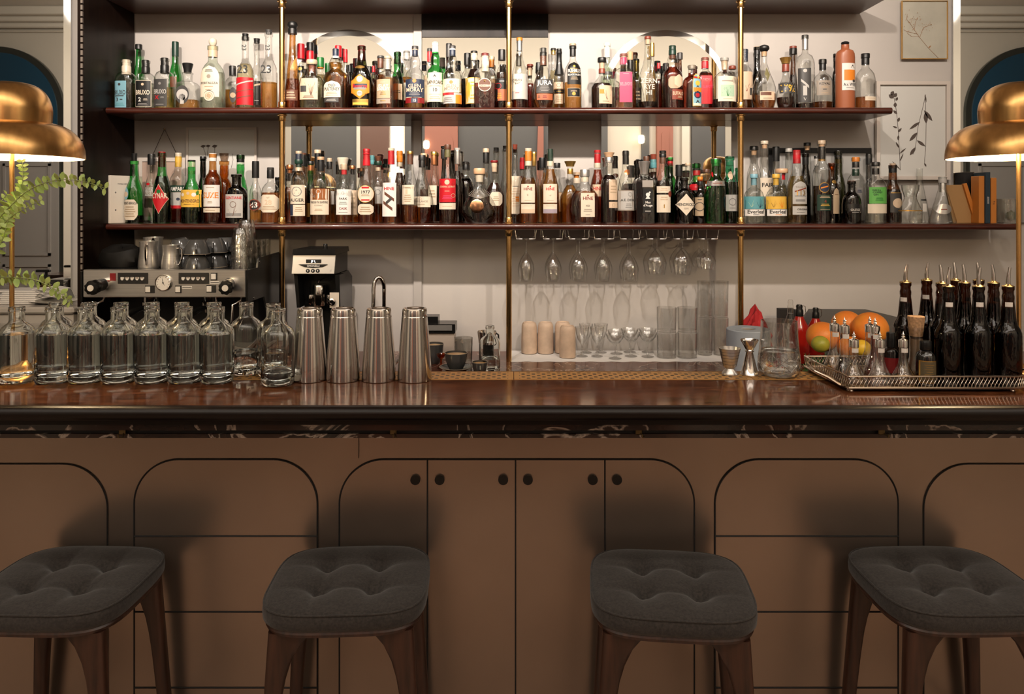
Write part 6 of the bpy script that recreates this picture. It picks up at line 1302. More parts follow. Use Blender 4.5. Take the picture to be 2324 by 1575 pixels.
# milk pitchers
def pitcher(px, yt, d, wpx, lab, hx, flip=1):
    k = d/F; z0 = MTZ+0.0005; h = Z(yt, d)-z0; R = wpx/2*k
    t = thing('milk_pitcher', (X(px, d), d, z0), lab, 'pitcher', 'steel milk pitchers on the coffee machine')
    MB().lathe([(R*.90, 0), (R*.98, 0.003), (R, 0.012), (R*.97, h*.30), (R*.84, h*.62), (R*.82, h*.8), (R*.88, h), (R*.85, h), (R*.79, h*.8), (R*.8, h*.6), (R*.9, h*.2), (0.001, 0.006)], 36).build('jug_body', M_steelb, t, smooth=40)
    c, s = math.cos(hx), math.sin(hx)
    pts = [(r*c, r*s, z) for r, z in ((R*.84, h*.86), (R*1.3, h*.88), (R*1.55, h*.80), (R*1.5, h*.45), (R*1.15, h*.20), (R*.95, h*.22))]
    MB().tube(pts, 0.0035, 8).build('handle', M_steel, t)
    MB().add([(-R*.3*s*-1-R*.80*c, -R*.3*c-R*.80*s, h*.80), (R*.3*s*-1-R*.80*c, R*.3*c-R*.80*s, h*.80), (-R*1.15*c, -R*1.15*s, h*1.01)], [(0, 1, 2)]).build('pouring_lip', M_steel, t)
    return t
pitcher(337, 547, 3.085, 44, 'taller steel milk pitcher in front, its handle turned to the viewer', -1.3)
pitcher(348, 538, 3.22, 48, 'tallest steel milk pitcher behind the front one', 2.0)
pitcher(388, 556, 3.075, 42, 'shorter steel milk pitcher with handle to the right', -0.35)
# grey cups, upside down stacks
cup0 = None
def make_cup(name, R, h, loc, lab, inv=False, src=None, rz=0.0, grp=None, cat='cup', rx=0.0):
    if src: 
        o = dup(src, loc, lab, rz=rz); o.rotation_euler = (rx, 0, rz); return o
    t = thing(name, loc, lab, cat, grp, rz)
    pr = [(R*.55, 0), (R*.58, 0.002), (R*.75, h*.25), (R*.92, h*.60), (R, h), (R*.95, h), (R*.86, h*.58), (R*.68, h*.25), (R*.3, h*.10), (0.001, h*.10)]
    if inv: pr = [(r, h-z) for r, z in pr][::-1]
    MB().lathe(pr, 36).build('cup_body', M_cup, t, smooth=40)
    zr_ = 0.0006 if inv else h
    MB().lathe([(R*.95, zr_-0.0004), (R*1.006, zr_-0.0002), (R*1.006, zr_+0.0012), (R*.95, zr_+0.0012)], 36, cap0=False, cap1=False).build('rim', pbr('bare_rim', (0.40, 0.33, 0.25), 0.5), t)
    zz = (lambda z: h-z) if inv else (lambda z: z)
    MB().tube([(R*.93, 0, zz(h*.86)), (R*1.28, 0, zz(h*.84)), (R*1.42, 0, zz(h*.62)), (R*1.25, 0, zz(h*.36)), (R*.80, 0, zz(h*.33))], 0.0042, 8).build('handle', M_cup, t)
    return t
hC = 33*3.1/F; RC = 28.5*3.1/F
cols = [(447, 3.10, 2, 'front stack', -1.2), (487, 3.215, 2, 'second stack', -1.3), (512, 3.325, 2, 'third stack', -1.0), (416, 3.215, 1, 'rear stack', 0.2)]
for px, dd, n_, nm, rz in cols:
    for j in range(n_):
        loc = (X(px, dd), dd, MTZ+0.0006+j*(hC+0.0014))
        lab = 'dark grey cup upside down on the coffee machine, %s of the %s' % (('lower', 'upper')[j], nm) if n_ > 1 else 'dark grey cup upside down under the tilted cup'
        if cup0 is None: cup0 = make_cup('coffee_cup', RC, hC, loc, lab, True, rz=rz, grp='grey cups on the coffee machine')
        else: make_cup('', 0, 0, loc, lab, src=cup0, rz=rz)
c = dup(cup0, (X(414, 3.215), 3.215, MTZ+0.003+hC), 'dark grey cup lying tilted on top of the rear stack'); c.rotation_euler = (0.1, -0.22, 0.3)
# stacked tumblers on the machine
def tumbler(name, R0, R1, h, loc, lab, mat=None, flutes=0, src=None, grp=None, cat='glass', twall=0.0012, solidbase=0.006):
    if src: return dup(src, loc, lab)
    t = thing(name, loc, lab, cat, grp)
    ns = 36; prof = [(R0*.9, 0), (R0, 0.001), (R0+(R1-R0)*.5, h*.5), (R1, h), (R1-twall, h), (R0+(R1-R0)*.5-twall, h*.5), (R0-twall, solidbase), (0.0008, solidbase)]
    vs = []
    for i, (r, z) in enumerate(prof):
        for q in range(ns):
            an = 2*PI*q/ns; rr = r*(1+(0.035*math.cos(flutes*an) if flutes and i in (1, 2) else 0)); vs.append((rr*math.cos(an), rr*math.sin(an), z))
    fs = [(i*ns+q, i*ns+(q+1) % ns, (i+1)*ns+(q+1) % ns, (i+1)*ns+q) for i in range(len(prof)-1) for q in range(ns)]
    fs += [tuple(range(ns-1, -1, -1)), tuple((len(prof)-1)*ns+q for q in range(ns))]
    MB().add(vs, fs).build('glass_body', mat or M_clear, t, smooth=50)
    return t
M_tum = glass_thin('tumbler_glass', (0.92, 0.92, 0.90), (0.55, 0.54, 0.52), 1.0, 0.16, 0.7)
g0 = None
for px, dd, zs, nm in ((547, 3.084, (0, 24, 48), 'front'), (560, 3.175, (0, 32, 64), 'rear')):
    kk = dd/F
    for j, dz in enumerate(zs):
        loc = (X(px, dd), dd, MTZ+0.0006+dz*kk+j*0.0004)
        lab = '%s fluted tumbler upside down in the %s tumbler stack on the coffee machine' % (('lowest', 'middle', 'topmost')[j], nm)
        if g0 is None:
            g0 = thing('fluted_tumbler', loc, lab, 'glass', 'fluted tumblers on the coffee machine')
            R0, R1, h = 22.5*kk, 16*kk, 46*kk; ns = 48; vs = []
            prof = [(R0, 0), (R0*.98, h*.2), (R1+(R0-R1)*.4, h*.6), (R1, h*.94), (R1*.9, h), (R1*.86, h-0.004), (R1*.9, h*.88), (R1*.94+(R0-R1)*.4, h*.6), (R0*.94, 0.001)]
            for i, (r, z) in enumerate(prof):
                for q_ in range(ns): an = 2*PI*q_/ns; rr = r*(1+(0.03*math.cos(10*an) if 0 < i < 4 else 0)); vs.append((rr*math.cos(an), rr*math.sin(an), z))
            fs = [(i*ns+q_, i*ns+(q_+1) % ns, (i+1)*ns+(q_+1) % ns, (i+1)*ns+q_) for i in (0, 1, 2, 3, 5, 6, 7) for q_ in range(ns)]+[tuple(4*ns+q_ for q_ in range(ns))]
            MB().add(vs, fs).build('glass_body', M_tum, g0, smooth=40)
        else: dup(g0, loc, lab)
# small shot glasses behind
sg = None
for i, (px, dd) in enumerate(((581, 3.22), (594, 3.28), (604, 3.34))):
    loc = (X(px, dd), dd, MTZ+0.0006)
    lab = ('small glass right behind the tumbler stacks', 'small glass at the middle of the rear glass row on the machine', 'small glass nearest the brass pole on the coffee machine')[i]
    kk = dd/F
    if sg is None: sg = tumbler('small_glass', 9*kk, 10*kk, 60*kk, loc, lab, M_tum, grp='small glasses on the coffee machine')
    else: dup(sg, loc, lab)
# ------------------------------------------------------------------ grinder
d = 3.12; k = d/F
t = thing('coffee_grinder', (X(709, d), d, CBZ), 'tall black coffee grinder with silver display panel', 'coffee grinder')
def qx(px): return X(px, d)-t.location.x
def qz(py): return Z(py, d)-CBZ
MB().slab([(qx(663), qz(578)), (qx(762), qz(578)), (qx(760), qz(566)), (qx(665), qz(566))], 0.0, 0.26).build('lid', M_black, t, smooth=0)
MB().box(qx(664), qx(758), 0.012, 0.26, qz(625), qz(578), bev=0.003).build('head', M_black, t, smooth=0)
fp = MB(); 
v = [(qx(662), 0.0, qz(621)), (qx(758), 0.0, qz(621)), (qx(760), 0.010, qz(580)), (qx(664), 0.010, qz(580))]
fp.add(v+[(x, y+0.01, z) for x, y, z in v], [(0, 1, 2, 3), (4, 7, 6, 5), (0, 4, 5, 1), (2, 6, 7, 3), (0, 3, 7, 4), (1, 5, 6, 2)])
fo = fp.build('display_panel', pbr('satin_silver', (0.62, 0.60, 0.57), 0.35, 0.4), t, smooth=0)
sc_ = MB(); sc_.box(qx(694), qx(728), -0.001+0.0045, 0.006, qz(597), qz(589)); so = sc_.build('screen', M_blackm, fo, smooth=0)
mb = MB(); mb.text('JF L', qx(711), qz(593), 5*k, 0, y=0.0030); mb.build('screen_digits', pbr('screen_lit', (0.9, 0.95, 1), 0.5, emis=(0.9, 0.95, 1.0), estr=1.5), so, smooth=0)
bn = MB(); bn.slab([(qx(677), qz(600)), (qx(690), qz(606)), (qx(711), qz(608)), (qx(732), qz(606)), (qx(743), qz(600))], 0.0005, 0.004); bo = bn.build('name_band', M_blackm, fo, smooth=0)
mb = MB(); mb.text('SIMONELLI', qx(711), qz(603.5), 4.2*k, 0, y=-0.0002); mb.build('lettering', M_white, bo, smooth=0)
for i, px in enumerate((698.5, 710, 721)):
    MB().lathe([(4.4*k, 0.002), (4.4*k, -0.001), (3.6*k, -0.002)], 20, axis='y', c=(qx(px), 0, qz(614.5))).build('push_button', M_blackm, fo)
mb = MB()
for i, px in enumerate((698.5, 710, 721)): mb.box(qx(px)-1.2*k, qx(px)+1.2*k, -0.0026, -0.0020, qz(616), qz(613))
mb.text('II', qx(750), qz(614), 4*k, 0, y=-0.0005); mb.build('symbols', M_white, fo, smooth=0)
# body below: black back, chrome grinding chamber, fork
MB().slab([(qx(676), 0.0), (qx(768), 0.0), (qx(768), qz(640)), (qx(758), qz(625)), (qx(664), qz(625)), (qx(672), qz(645)), (qx(676), qz(690))], 0.10, 0.27).build('column', M_black, t, smooth=0)
for s, (xa, xb) in ((-1, (664, 672)), (1, (757, 768))):
    MB().slab([(qx(xa), qz(625)), (qx(xb), qz(625)), (qx(xb)+s*0.004, qz(700)), (qx(xa)+s*0.012, qz(700))][:4] if s > 0 else [(qx(xa)+0.012, qz(700)), (qx(xb)+0.010, qz(700)), (qx(xb), qz(625)), (qx(xa), qz(625))], 0.02, 0.12).build('side_cheek', M_black, t, smooth=0)
MB().lathe([(14*k, 0), (15*k, 0.003), (15*k, 46*k), (14*k, 48*k)], 28, c=(qx(716), 0.06, qz(698))).build('grinding_chamber', M_steel, t)
for px in (697, 740):
    MB().lathe([(0.0005, 0.016*1.6), (0.010, 0.018), (0.013, 0.0), (0.010, -0.018), (0.0005, -0.026)][::-1], 20, c=(qx(px), 0.055, qz(682))).build('chrome_bulb', M_chrome, t)
MB().box(qx(746), qx(767), 0.018, 0.021, qz(700), qz(665)).build('notice_sheet', M_paper, t, smooth=0)
MB().lathe([(8*k, 0.0), (8*k, -0.006), (5*k, -0.008), (5*k, -0.004)], 24, axis='y', c=(qx(752), 0.014, qz(686))).build('adjusting_ring', M_steel, t)
MB().tube([(qx(714), 0.055, qz(650)), (qx(718), 0.04, qz(640)), (qx(726), 0.04, qz(635)), (qx(735), 0.05, qz(632))], 0.003, 8).build('hose', M_chrome, t)
MB().lathe([(5*k, 0), (5*k, 8*k), (4*k, 10*k)], 16, c=(qx(725), 0.10, qz(566))).build('hopper_knob', M_black, t)
MB().box(qx(676), qx(764), -0.05, 0.27, 0.004, 0.03, bev=0.004).build('base', M_black, t, smooth=0)
for xx in (-0.06, 0.06): MB().lathe([(0.012, 0), (0.012, 0.004)], 12, c=(xx, 0.05, 0)).build('rubber_foot', M_black, t)
# ------------------------------------------------------------------ tap
d = 3.05; k = d/F
t = thing('kitchen_tap', (X(872, d), d, CBZ), 'tall curved chrome tap behind the shakers', 'tap')
h = Z(660, d)-CBZ; pts = [(0, 0, 0.0), (0, 0, h)]
r = 0.020; cz = Z(628, d)-CBZ-r*1.0
pts = [(0, 0, 0), (0, 0, cz-0.03)]+[(-r*1.0+r*math.cos(a)*1.0, -0.02*(a/PI), cz-0.03+0.034*1.3*math.sin(a)*1.1) for a in [PI*i/12 for i in range(13)]]+[(-2*r, -0.022, cz-0.09), (-2*r-0.004, -0.024, cz-0.14)]
MB().tube(pts, 0.0085, 14).build('spout', M_chrome, t)
MB().lathe([(0.024, 0), (0.024, 0.004), (0.014, 0.010), (0.014, 0.05), (0.009, 0.056)], 24).build('tap_base', M_chrome, t)
MB().tube([(0.012, 0, 0.035), (0.045, -0.004, 0.050), (0.060, -0.006, 0.066)], [0.006, 0.005, 0.006], 10).build('lever', M_chrome, t)
# ------------------------------------------------------------------ card machine box, cups and glasses at the middle
d = 3.38; k = d/F
t = thing('receipt_printer', (X(995, d), d, CBZ), 'black and grey box with drawer slot standing on a pale container', 'printer')
def rx(px): return X(px, d)-t.location.x
def rz_(py): return Z(py, d)-CBZ
MB().box(rx(950), rx(1033), 0, 0.12, rz_(757), rz_(736), bev=0.002).build('case', M_black, t, smooth=0)
MB().box(rx(950), rx(1026), -0.004, 0, rz_(750), rz_(738)).build('slot_panel', pbr('grey_plastic', (0.16, 0.155, 0.15), 0.35), t, smooth=0)
MB().box(rx(950), rx(993), 0.02, 0.10, rz_(736), rz_(720)).build('upper_box', M_black, t, smooth=0)
MB().box(rx(955), rx(1030), 0.01, 0.12, 0.0, rz_(757)).build('container', pbr('milky_plastic', (0.45, 0.38, 0.33), 0.4), t, smooth=0)
d = 3.14; k = d/F
cpz = CBZ+0.0006
sa = thing('saucer', (X(1036, d), d, cpz), 'dark grey saucer under the large coffee cup', 'saucer')
MB().lathe([(20*k, 0), (22*k, 0.001), (30*k, 6*k), (38*k, 9.5*k), (38.4*k, 10.4*k), (37*k, 10*k), (22*k, 4*k), (0.5*k, 3*k)], 48).build('dish', M_cup, sa, smooth=60)
MB().lathe([(38.2*k, 9.8*k), (39*k, 10.4*k), (38.2*k, 11*k), (37.2*k, 10.5*k)], 48, cap0=False, cap1=False).build('rim', MATS['bare_rim'], sa)
def coffee(px, yt, R, h, d, z, lab, frc, rz):
    t = make_cup('coffee_cup', R, h, (X(px, d), d, z), lab, False, rz=rz, grp=None)
    MB().lathe([(0.0006, h*.93+0.002), (R*.5, h*.93+0.0015), (R*.93, h*.90)][::-1], 32, cap0=False).build('coffee_foam', frc, t)
    return t
foam = pbr('milk_foam', (0.78, 0.55, 0.32), 0.5, col2=(0.60, 0.33, 0.14), nscale=30)
cfb = pbr('crema', (0.72, 0.42, 0.16), 0.45, noise=0.4, nscale=60)
coffee(1035, 790, 26*k, 38*k, d, cpz+0.0065, 'large grey coffee cup with pale foam on the saucer', foam, 2.2)
coffee(1089, 813, 17.5*3.08/F, 30*3.08/F, 3.06, cpz, 'small grey espresso cup with orange crema beside the saucer', cfb, -1.5)
coffee(985, 772, 22*3.30/F, 44*3.30/F, 3.30, cpz, 'dark cup of milky coffee behind the last shaker', foam, 1.2)
t = thing('amber_glass', (X(1001, 3.2), 3.2, cpz), 'small amber stemmed glass beside the large cup', 'glass'); k = 3.2/F
MB().lathe([(9*k, 0), (9*k, 1*k), (2.4*k, 3*k), (2.4*k, 20*k), (8*k, 25*k), (11*k, 32*k), (10.4*k, 32*k), (7*k, 26*k), (0.5*k, 23*k)], 28).build('glass_body', glass_thin('amber_tint', (0.80, 0.32, 0.10), (0.3, 0.08, 0.02)), t, smooth=50)
k = 3.30/F
tumbler('water_tumbler', 19*k, 21*k, 58*k, (X(1052, 3.30), 3.30, cpz), 'clear tumbler standing behind the large coffee cup', M_tum, solidbase=0.012)
t = thing('sugar_cube', (X(1046, 3.075), 3.075, cpz+0.0042), 'small brown sugar lump on the saucer rim', 'sugar')
MB().box(-0.008, 0.008, -0.005, 0.005, 0, 0.008, bev=0.001).build('lump', pbr('brown_sugar', (0.50, 0.25, 0.13), 0.8), t, smooth=0)
# steel and black pot, carafe
d = 3.36; k = d/F
t = thing('steel_beaker', (X(1105, d), d, cpz), 'black and steel beaker behind the clear carafe', 'beaker')
MB().lathe([(17*k, 0), (18*k, 1*k), (18*k, 38*k)], 28).build('black_sleeve', M_black, t)
MB().lathe([(18*k, 38*k), (18.5*k, 40*k), (22*k, 66*k), (21*k, 66*k), (17*k, 40*k), (0.5*k, 39*k)], 28).build('steel_cup', M_steel, t)
MB().tube([(20*k, 0, 62*k), (26*k, 0, 58*k), (27*k, 0, 40*k), (20*k, 0, 34*k)], 0.004, 8).build('handle', M_black, t)
d = 3.12
t = dup(wb2, (X(1112, d), d, cpz), 'clear carafe bottle standing on the back counter beside the espresso cup')
t['group'] = 'clear glass bottles of water lined up on the bar'; del t['group']
# ------------------------------------------------------------------ cloth with glasses between the poles
d = 3.42
x0, x1 = X(1160, 3.36), X(1672, 3.30)
mb = MB(); nx, ny = 60, 8
for j in range(ny+1):
    for i in range(nx+1):
        y = 3.33+(3.565-3.33)*j/ny; x = x0+(x1-x0)*i/nx
        if j == 0: y -= 0.006*math.sin(i*1.1)
        z = 0.0050+0.0015*math.sin(i*0.9+j)*(1 if j < 3 else 0.3)
        if j == 0: z = 0.0004
        mb.v.append((x-(x0+x1)/2, y-d, z))
mb.f = [(j*(nx+1)+i, j*(nx+1)+i+1, (j+1)*(nx+1)+i+1, (j+1)*(nx+1)+i) for j in range(ny) for i in range(nx)]; mb.m = [0]*len(mb.f)
t = mb.build('bar_towel', M_cloth, loc=((x0+x1)/2, d, CBZ)); tag(t, 'white cloth laid on the marble under the drying glasses', 'cloth')
gz = CBZ+0.0070
M_tan = pbr('unglazed_clay', (0.62, 0.46, 0.34), 0.7, noise=0.18, nscale=25)
cu0 = None
for px, dd, lab in ((1201, 3.50, 'tan clay tumbler upside down nearest the middle pole'), (1238, 3.50, 'tan clay tumbler upside down, second from the middle pole'), (1277, 3.51, 'tan clay tumbler upside down, half hidden by the front one'), (1288, 3.40, 'tan clay tumbler upside down standing in front of the others')):
    kk = 3.5/F; loc = (X(px, dd), dd, gz)
    if cu0 is None:
        cu0 = thing('clay_tumbler', loc, lab, 'cup', 'tan clay tumblers on the white cloth')
        MB().lathe([(16*kk, 0), (17.8*kk, 0.002), (18*kk, 20*kk), (17.2*kk, 60*kk), (16*kk, 66*kk), (14.5*kk, 68*kk), (14*kk, 69.5*kk), (11*kk, 69.5*kk), (10.5*kk, 68*kk), (0.5*kk, 68*kk)], 36).build('cup_body', M_tan, cu0, smooth=40)
    else: dup(cu0, loc, lab)
M_gl = glass_thin('stemware_glass', (0.985, 0.985, 0.98), (0.60, 0.59, 0.57), 1.0, 0.14, 0.5)
def stem_glass(name, prof, loc, lab, cat, grp, src=None):
    if src: return dup(src, loc, lab)
    t = thing(name, loc, lab, cat, grp)
    MB().lathe(prof, 36, cap1=False).build('glass_body', M_gl, t, smooth=55)
    return t
kk = 3.45/F
gob = [(13*kk, 0), (13*kk, 0.6*kk), (5*kk, 3*kk), (1.8*kk, 6*kk), (1.6*kk, 18*kk), (2.6*kk, 20*kk), (1.8*kk, 22*kk), (3*kk, 27*kk), (10*kk, 38*kk), (14*kk, 52*kk), (16*kk, 66*kk), (15.6*kk, 66*kk), (13.4*kk, 52*kk), (9.4*kk, 38.6*kk), (0.6*kk, 28*kk)]
coup = [(14*kk, 0), (14*kk, 0.6*kk), (5*kk, 2.5*kk), (1.6*kk, 6*kk), (1.5*kk, 26*kk), (4*kk, 31*kk), (12*kk, 37*kk), (18*kk, 45*kk), (20.5*kk, 54*kk), (20*kk, 54*kk), (17.4*kk, 45.5*kk), (11.6*kk, 38*kk), (0.6*kk, 32*kk)]
g1 = None
for i, (px, dd) in enumerate(((1321, 3.42), (1330, 3.51), (1355, 3.42), (1364, 3.51))):
    lab = 'goblet on the white cloth, %s' % ('nearest the clay tumblers, front', 'nearest the clay tumblers, rear', 'beside the coupes, front', 'beside the coupes, rear')[i]
    loc = (X(px, dd), dd, gz); o = stem_glass('goblet', gob, loc, lab, 'glass', 'goblets on the white cloth', g1); g1 = g1 or o
g2 = None
for i, (px, dd) in enumerate(((1396, 3.37), (1399, 3.48), (1432, 3.42), (1429, 3.52), (1470, 3.41), (1470, 3.52))):
    lab = 'coupe glass on the white cloth, %s' % ('front left, farthest forward', 'behind the forward one', 'middle pair, front', 'middle pair, rear', 'nearest the stacked tumblers, front', 'nearest the stacked tumblers, rear')[i]
    loc = (X(px, dd), dd, gz); o = stem_glass('coupe_glass', coup, loc, lab, 'glass', 'coupes on the white cloth', g2); g2 = g2 or o
M_hb = glass_thin('tumbler_clear', (0.985, 0.985, 0.98), (0.62, 0.61, 0.59), 1.0, 0.12, 0.6)
w0 = None
for i, (px, dd) in enumerate(((1513, 3.40), (1560, 3.40))):
    for j in range(2):
        kk = 3.4/F; loc = (X(px, dd), dd, gz+j*57*kk)
        lab = 'rocks glass, %s of the %s stack on the cloth' % (('lower', 'upper')[j], ('left', 'right')[i])
        o = tumbler('rocks_glass', 21*kk, 22.5*kk, 56*kk, loc, lab, M_hb, flutes=12, grp='stacked rocks glasses on the white cloth', src=w0, solidbase=0.012); w0 = w0 or o
h0 = None
for i, (px, dd) in enumerate(((1600, 3.46), (1636, 3.46))):
    for j in range(2):
        kk = 3.46/F; loc = (X(px, dd), dd, gz+j*84*kk)
        lab = 'tall highball glass, %s of the %s stack beside the rightmost pole' % (('lower', 'upper')[j], ('left', 'right')[i])
        o = tumbler('highball_glass', 15.5*kk, 17*kk, 83*kk, loc, lab, M_hb, flutes=10, grp='stacked highball glasses beside the rightmost pole', src=h0, solidbase=0.010); h0 = h0 or o
# ------------------------------------------------------------------ hanging wine glasses and rails
kk = 3.45/F
rl = None
lanes = [(1195, 'tulip'), (1256, 'tulip'), (1314, 'tulip'), (1372, 'tulip'), (1430, 'tulip'), (1490, 'round'), (1550, 'round'), (1606, 'small')]
hang = {}
for i, (px, kind) in enumerate(lanes):
    zr1 = Z(541, 3.40)
    x = X(px-2, 3.36)
    lab = 'steel glass hanging rail under the lower shelf, %s' % ('nearest the middle pole', 'second from the middle pole', 'third from the middle pole', 'fourth from the middle pole', 'fifth from the middle pole', 'first of the three short glass rails', 'middle of the three short glass rails', 'nearest the rightmost pole')[i]
    loc = (x, 3.34, S2B)
    if rl is None:
        rl = thing('glass_rail', loc, lab, 'rail', 'glass hanging rails under the lower shelf')
        hgt = S2B-zr1
        for s in (-1, 1):
            MB().tube([(s*0.049, 0, 0), (s*0.045, 0, -hgt*.55), (s*0.043, 0, -hgt), (s*0.016, 0.0, -hgt), (s*0.014, 0.01, -hgt), (s*0.014, 0.20, -hgt), (s*0.046, 0.20, -hgt), (s*0.047, 0.20, 0)], 0.0022, 8).build('rail_wire', M_steel, rl)
    else: dup(rl, loc, lab)
    foot = zr1+0.0026
    for j, dd in enumerate(((3.382, 3.458, 3.534) if kind == 'small' else (3.385, 3.477))):
        yb, wd, yt = {'tulip': ((640, 645)[i % 2], 38, 578), 'round': (625, 43, 566), 'small': (613, 36, 572)}[kind]
        H = foot-Z(yb, 3.385); hb = (yb-yt)*kk; R = wd/2*kk; ls = H-hb-0.004
        lab = '%s hanging upside down in lane %s from the middle pole, %s' % ({'tulip': 'tulip wine glass', 'round': 'round wine glass', 'small': 'small wine glass'}[kind], ('one', 'two', 'three', 'four', 'five', 'six', 'seven', 'eight')[i], ('front', 'second', 'third')[j])
        loc = (X(px, 3.385)+0.002*((j*7+i) % 3-1), dd, foot)
        if kind in hang: dup(hang[kind], loc, lab); continue
        t = thing('hanging_wine_glass', loc, lab, 'wine glass', 'wine glasses hanging from the rails'); hang[kind] = t
        pr = [(0.030, 0.0), (0.030, -0.0008), (0.010, -0.004), (0.0035, -0.012), (0.0026, -0.03), (0.0026, -ls*.85), (0.005, -ls)]
        for u in range(1, 13):
            f = u/12; rr = R*(math.sin(min(1, f*1.55)*PI/2)**0.75)*(1-0.22*max(0, f-0.55)/0.45); pr.append((rr, -ls-hb*f))
        pr += [(pr[-1][0]*0.975, -ls-hb+0.0004)]
        MB().lathe(pr, 32, cap0=True, cap1=False).build('glass_body', M_gl, t, smooth=60)
# ------------------------------------------------------------------ blue roll, red cloth, fruit and more at the right
d = 3.02; k = d/F
t = thing('paper_roll', (X(1698, d), d, cpz), 'large roll of pale blue paper towel behind the jiggers', 'paper roll')
h = Z(746, d)-CBZ
MB().lathe([(46*k, 0), (48*k, 0.002), (48*k, h-0.003), (46.5*k, h), (16.5*k, h), (16*k, h-0.003), (16*k, 0.01)], 56, cap1=False).build('paper_body', pbr('blue_paper', (0.40, 0.46, 0.56), 0.9, bump=0.5, bscale=60), t)
MB().lathe([(15.8*k, 0.004), (15.8*k, h-0.004)], 32, cap0=False, cap1=False).build('card_tube', pbr('card', (0.36, 0.30, 0.24), 0.8), t)
d = 3.36; k = d/F
d = 3.455
t = thing('red_cloth', (X(1714, d), d, cpz), 'crumpled red cloth in a heap behind the paper roll', 'cloth')
mb = MB(); rnd = random.Random(11); NSg = 28; hh = Z(702, d)-CBZ
rings = []
for i in range(12):
    f = i/11; r = (38*k)*(1-f**2.2)**0.5*(0.9+0.1*math.cos(i)); z = hh*f
    for s in range(NSg):
        an = 2*PI*s/NSg; w_ = 1+0.22*math.sin(3*an+i*0.8)*math.sin(f*PI)+0.16*math.sin(7*an-i*1.3)+0.05*rnd.random()
        mb.v.append((max(0.001, r)*w_*math.cos(an), min(0.08, max(0.001, r)*w_*0.7*math.sin(an)), z*(1-0.12*math.sin(2*an+1)*f)))
mb.f = [(i*NSg+s, i*NSg+(s+1) % NSg, (i+1)*NSg+(s+1) % NSg, (i+1)*NSg+s) for i in range(11) for s in range(NSg)]; mb.m = [0]*len(mb.f)
mb.build('cloth_folds', pbr('red_fabric', (0.40, 0.012, 0.015), 0.8), t, smooth=25)
d = 3.30; k = d/F
def sbot(px, yt, w, d, lab, body, cap, desc_cat='bottle', swing=False, src=None):
    k = d/F; H = Z(yt, d)-cpz; R = w/2*k
    t = thing('syrup_bottle', (X(px, d), d, cpz), lab, desc_cat)
    MB().lathe([(R*.9, 0), (R, 0.003), (R, H*.55), (R*.9, H*.62), (R*.42, H*.78), (R*.36, H*.88)], 28).build('glass_body', body, t, smooth=50)
    MB().lathe([(R*.42, H*.80), (R*.40, H*.90), (R*.30, H*.93), (R*.34, H*.97), (R*.25, H)], 20).build('stopper', cap, t)
    if swing: MB().tube([(R*.42, -0.004, H*.80), (R*.62, -0.006, H*.86), (R*.55, -0.006, H*.97), (0, -0.004, H*1.0)], 0.0016, 6).build('wire_clasp', M_steel, t)
    return t
Mred = pbr('red_syrup', (0.34, 0.012, 0.008), 0.10)
sbot(1814, 691, 44, 3.32, 'red swing top bottle behind the mixing glass', Mred, M_black, swing=True)
sbot(1851, 698, 40, 3.38, 'red swing top bottle behind the grapefruit', Mred, M_black, swing=True)
t = sbot(1794, 680, 34, 3.20, 'clear narrow necked bottle seen above the mixing glass', M_clear, M_clear)
t = thing('black_box', (X(1775, 3.45), 3.45, cpz), 'small black box leaning at the wall behind the mixing glass', 'box')
MB().box(-0.024, 0.045, -0.045, 0.005, 0, Z(699, 3.45)-cpz).build('carton', M_blackm, t, smooth=0)
# grapefruits, lemon
def fruit(name, px, py, rpx, d, mat, lab, cat, zsup=None, stem=True):
    k = d/F; r = rpx*k; c = P(px, py, d)
    t = thing(name, (c.x, d, c.z-r*.93), lab, cat)
    pr = []
    for i in range(17):
        a = -PI/2+PI*i/16; pr.append((max(0.0006, r*math.cos(a)), r*.93+r*.93*math.sin(a)))
    MB().lathe(pr, 32).build('peel', mat, t, smooth=80)
    return t, r
M_gf = pbr('grapefruit_peel', (0.92, 0.36, 0.05), 0.42, col2=(0.86, 0.25, 0.04), nscale=12, bump=0.35, bscale=240)
M_lem = pbr('lime_peel', (0.50, 0.44, 0.05), 0.42, col2=(0.30, 0.33, 0.04), nscale=14, bump=0.3, bscale=260)
M_lemon = pbr('lemon_peel', (0.80, 0.52, 0.04), 0.42, bump=0.3, bscale=260)
# fruit bowl that carries them
d = 3.05; kb = d/F
bx = X(1915, d)
bowlz = Z(792, d)
t = thing('fruit_bowl', (bx, d, cpz), 'dark bowl holding the grapefruits and lemons behind the tray', 'bowl')
hb = 0.060
MB().lathe([(0.07, 0), (0.075, 0.003), (0.115, hb*.55), (0.135, hb), (0.131, hb), (0.110, hb*.55), (0.070, 0.010), (0.001, 0.010)], 40).build('bowl_body', M_cup, t, smooth=50)
fruit('grapefruit', 1867, 764, 36, 3.04, M_gf, 'orange grapefruit nearest the herbs, leftmost fruit', 'fruit')
fruit('grapefruit', 1922, 737, 34, 3.13, M_gf, 'orange grapefruit behind, partly covered by the biggest one', 'fruit')
fruit('grapefruit', 1975, 745, 39, 3.01, M_gf, 'biggest orange grapefruit above the dasher bottles', 'fruit')
fruit('grapefruit', 1929, 790, 28, 2.97, M_gf, 'orange grapefruit low behind the black bitters dasher', 'fruit')
fruit('lime', 1862, 781, 20, 2.93, M_lem, 'yellow green lime in front of the leftmost grapefruit', 'fruit')
fruit('lemon', 1956, 790, 20, 2.90, M_lemon, 'yellow lemon low between the dasher bottles', 'fruit')
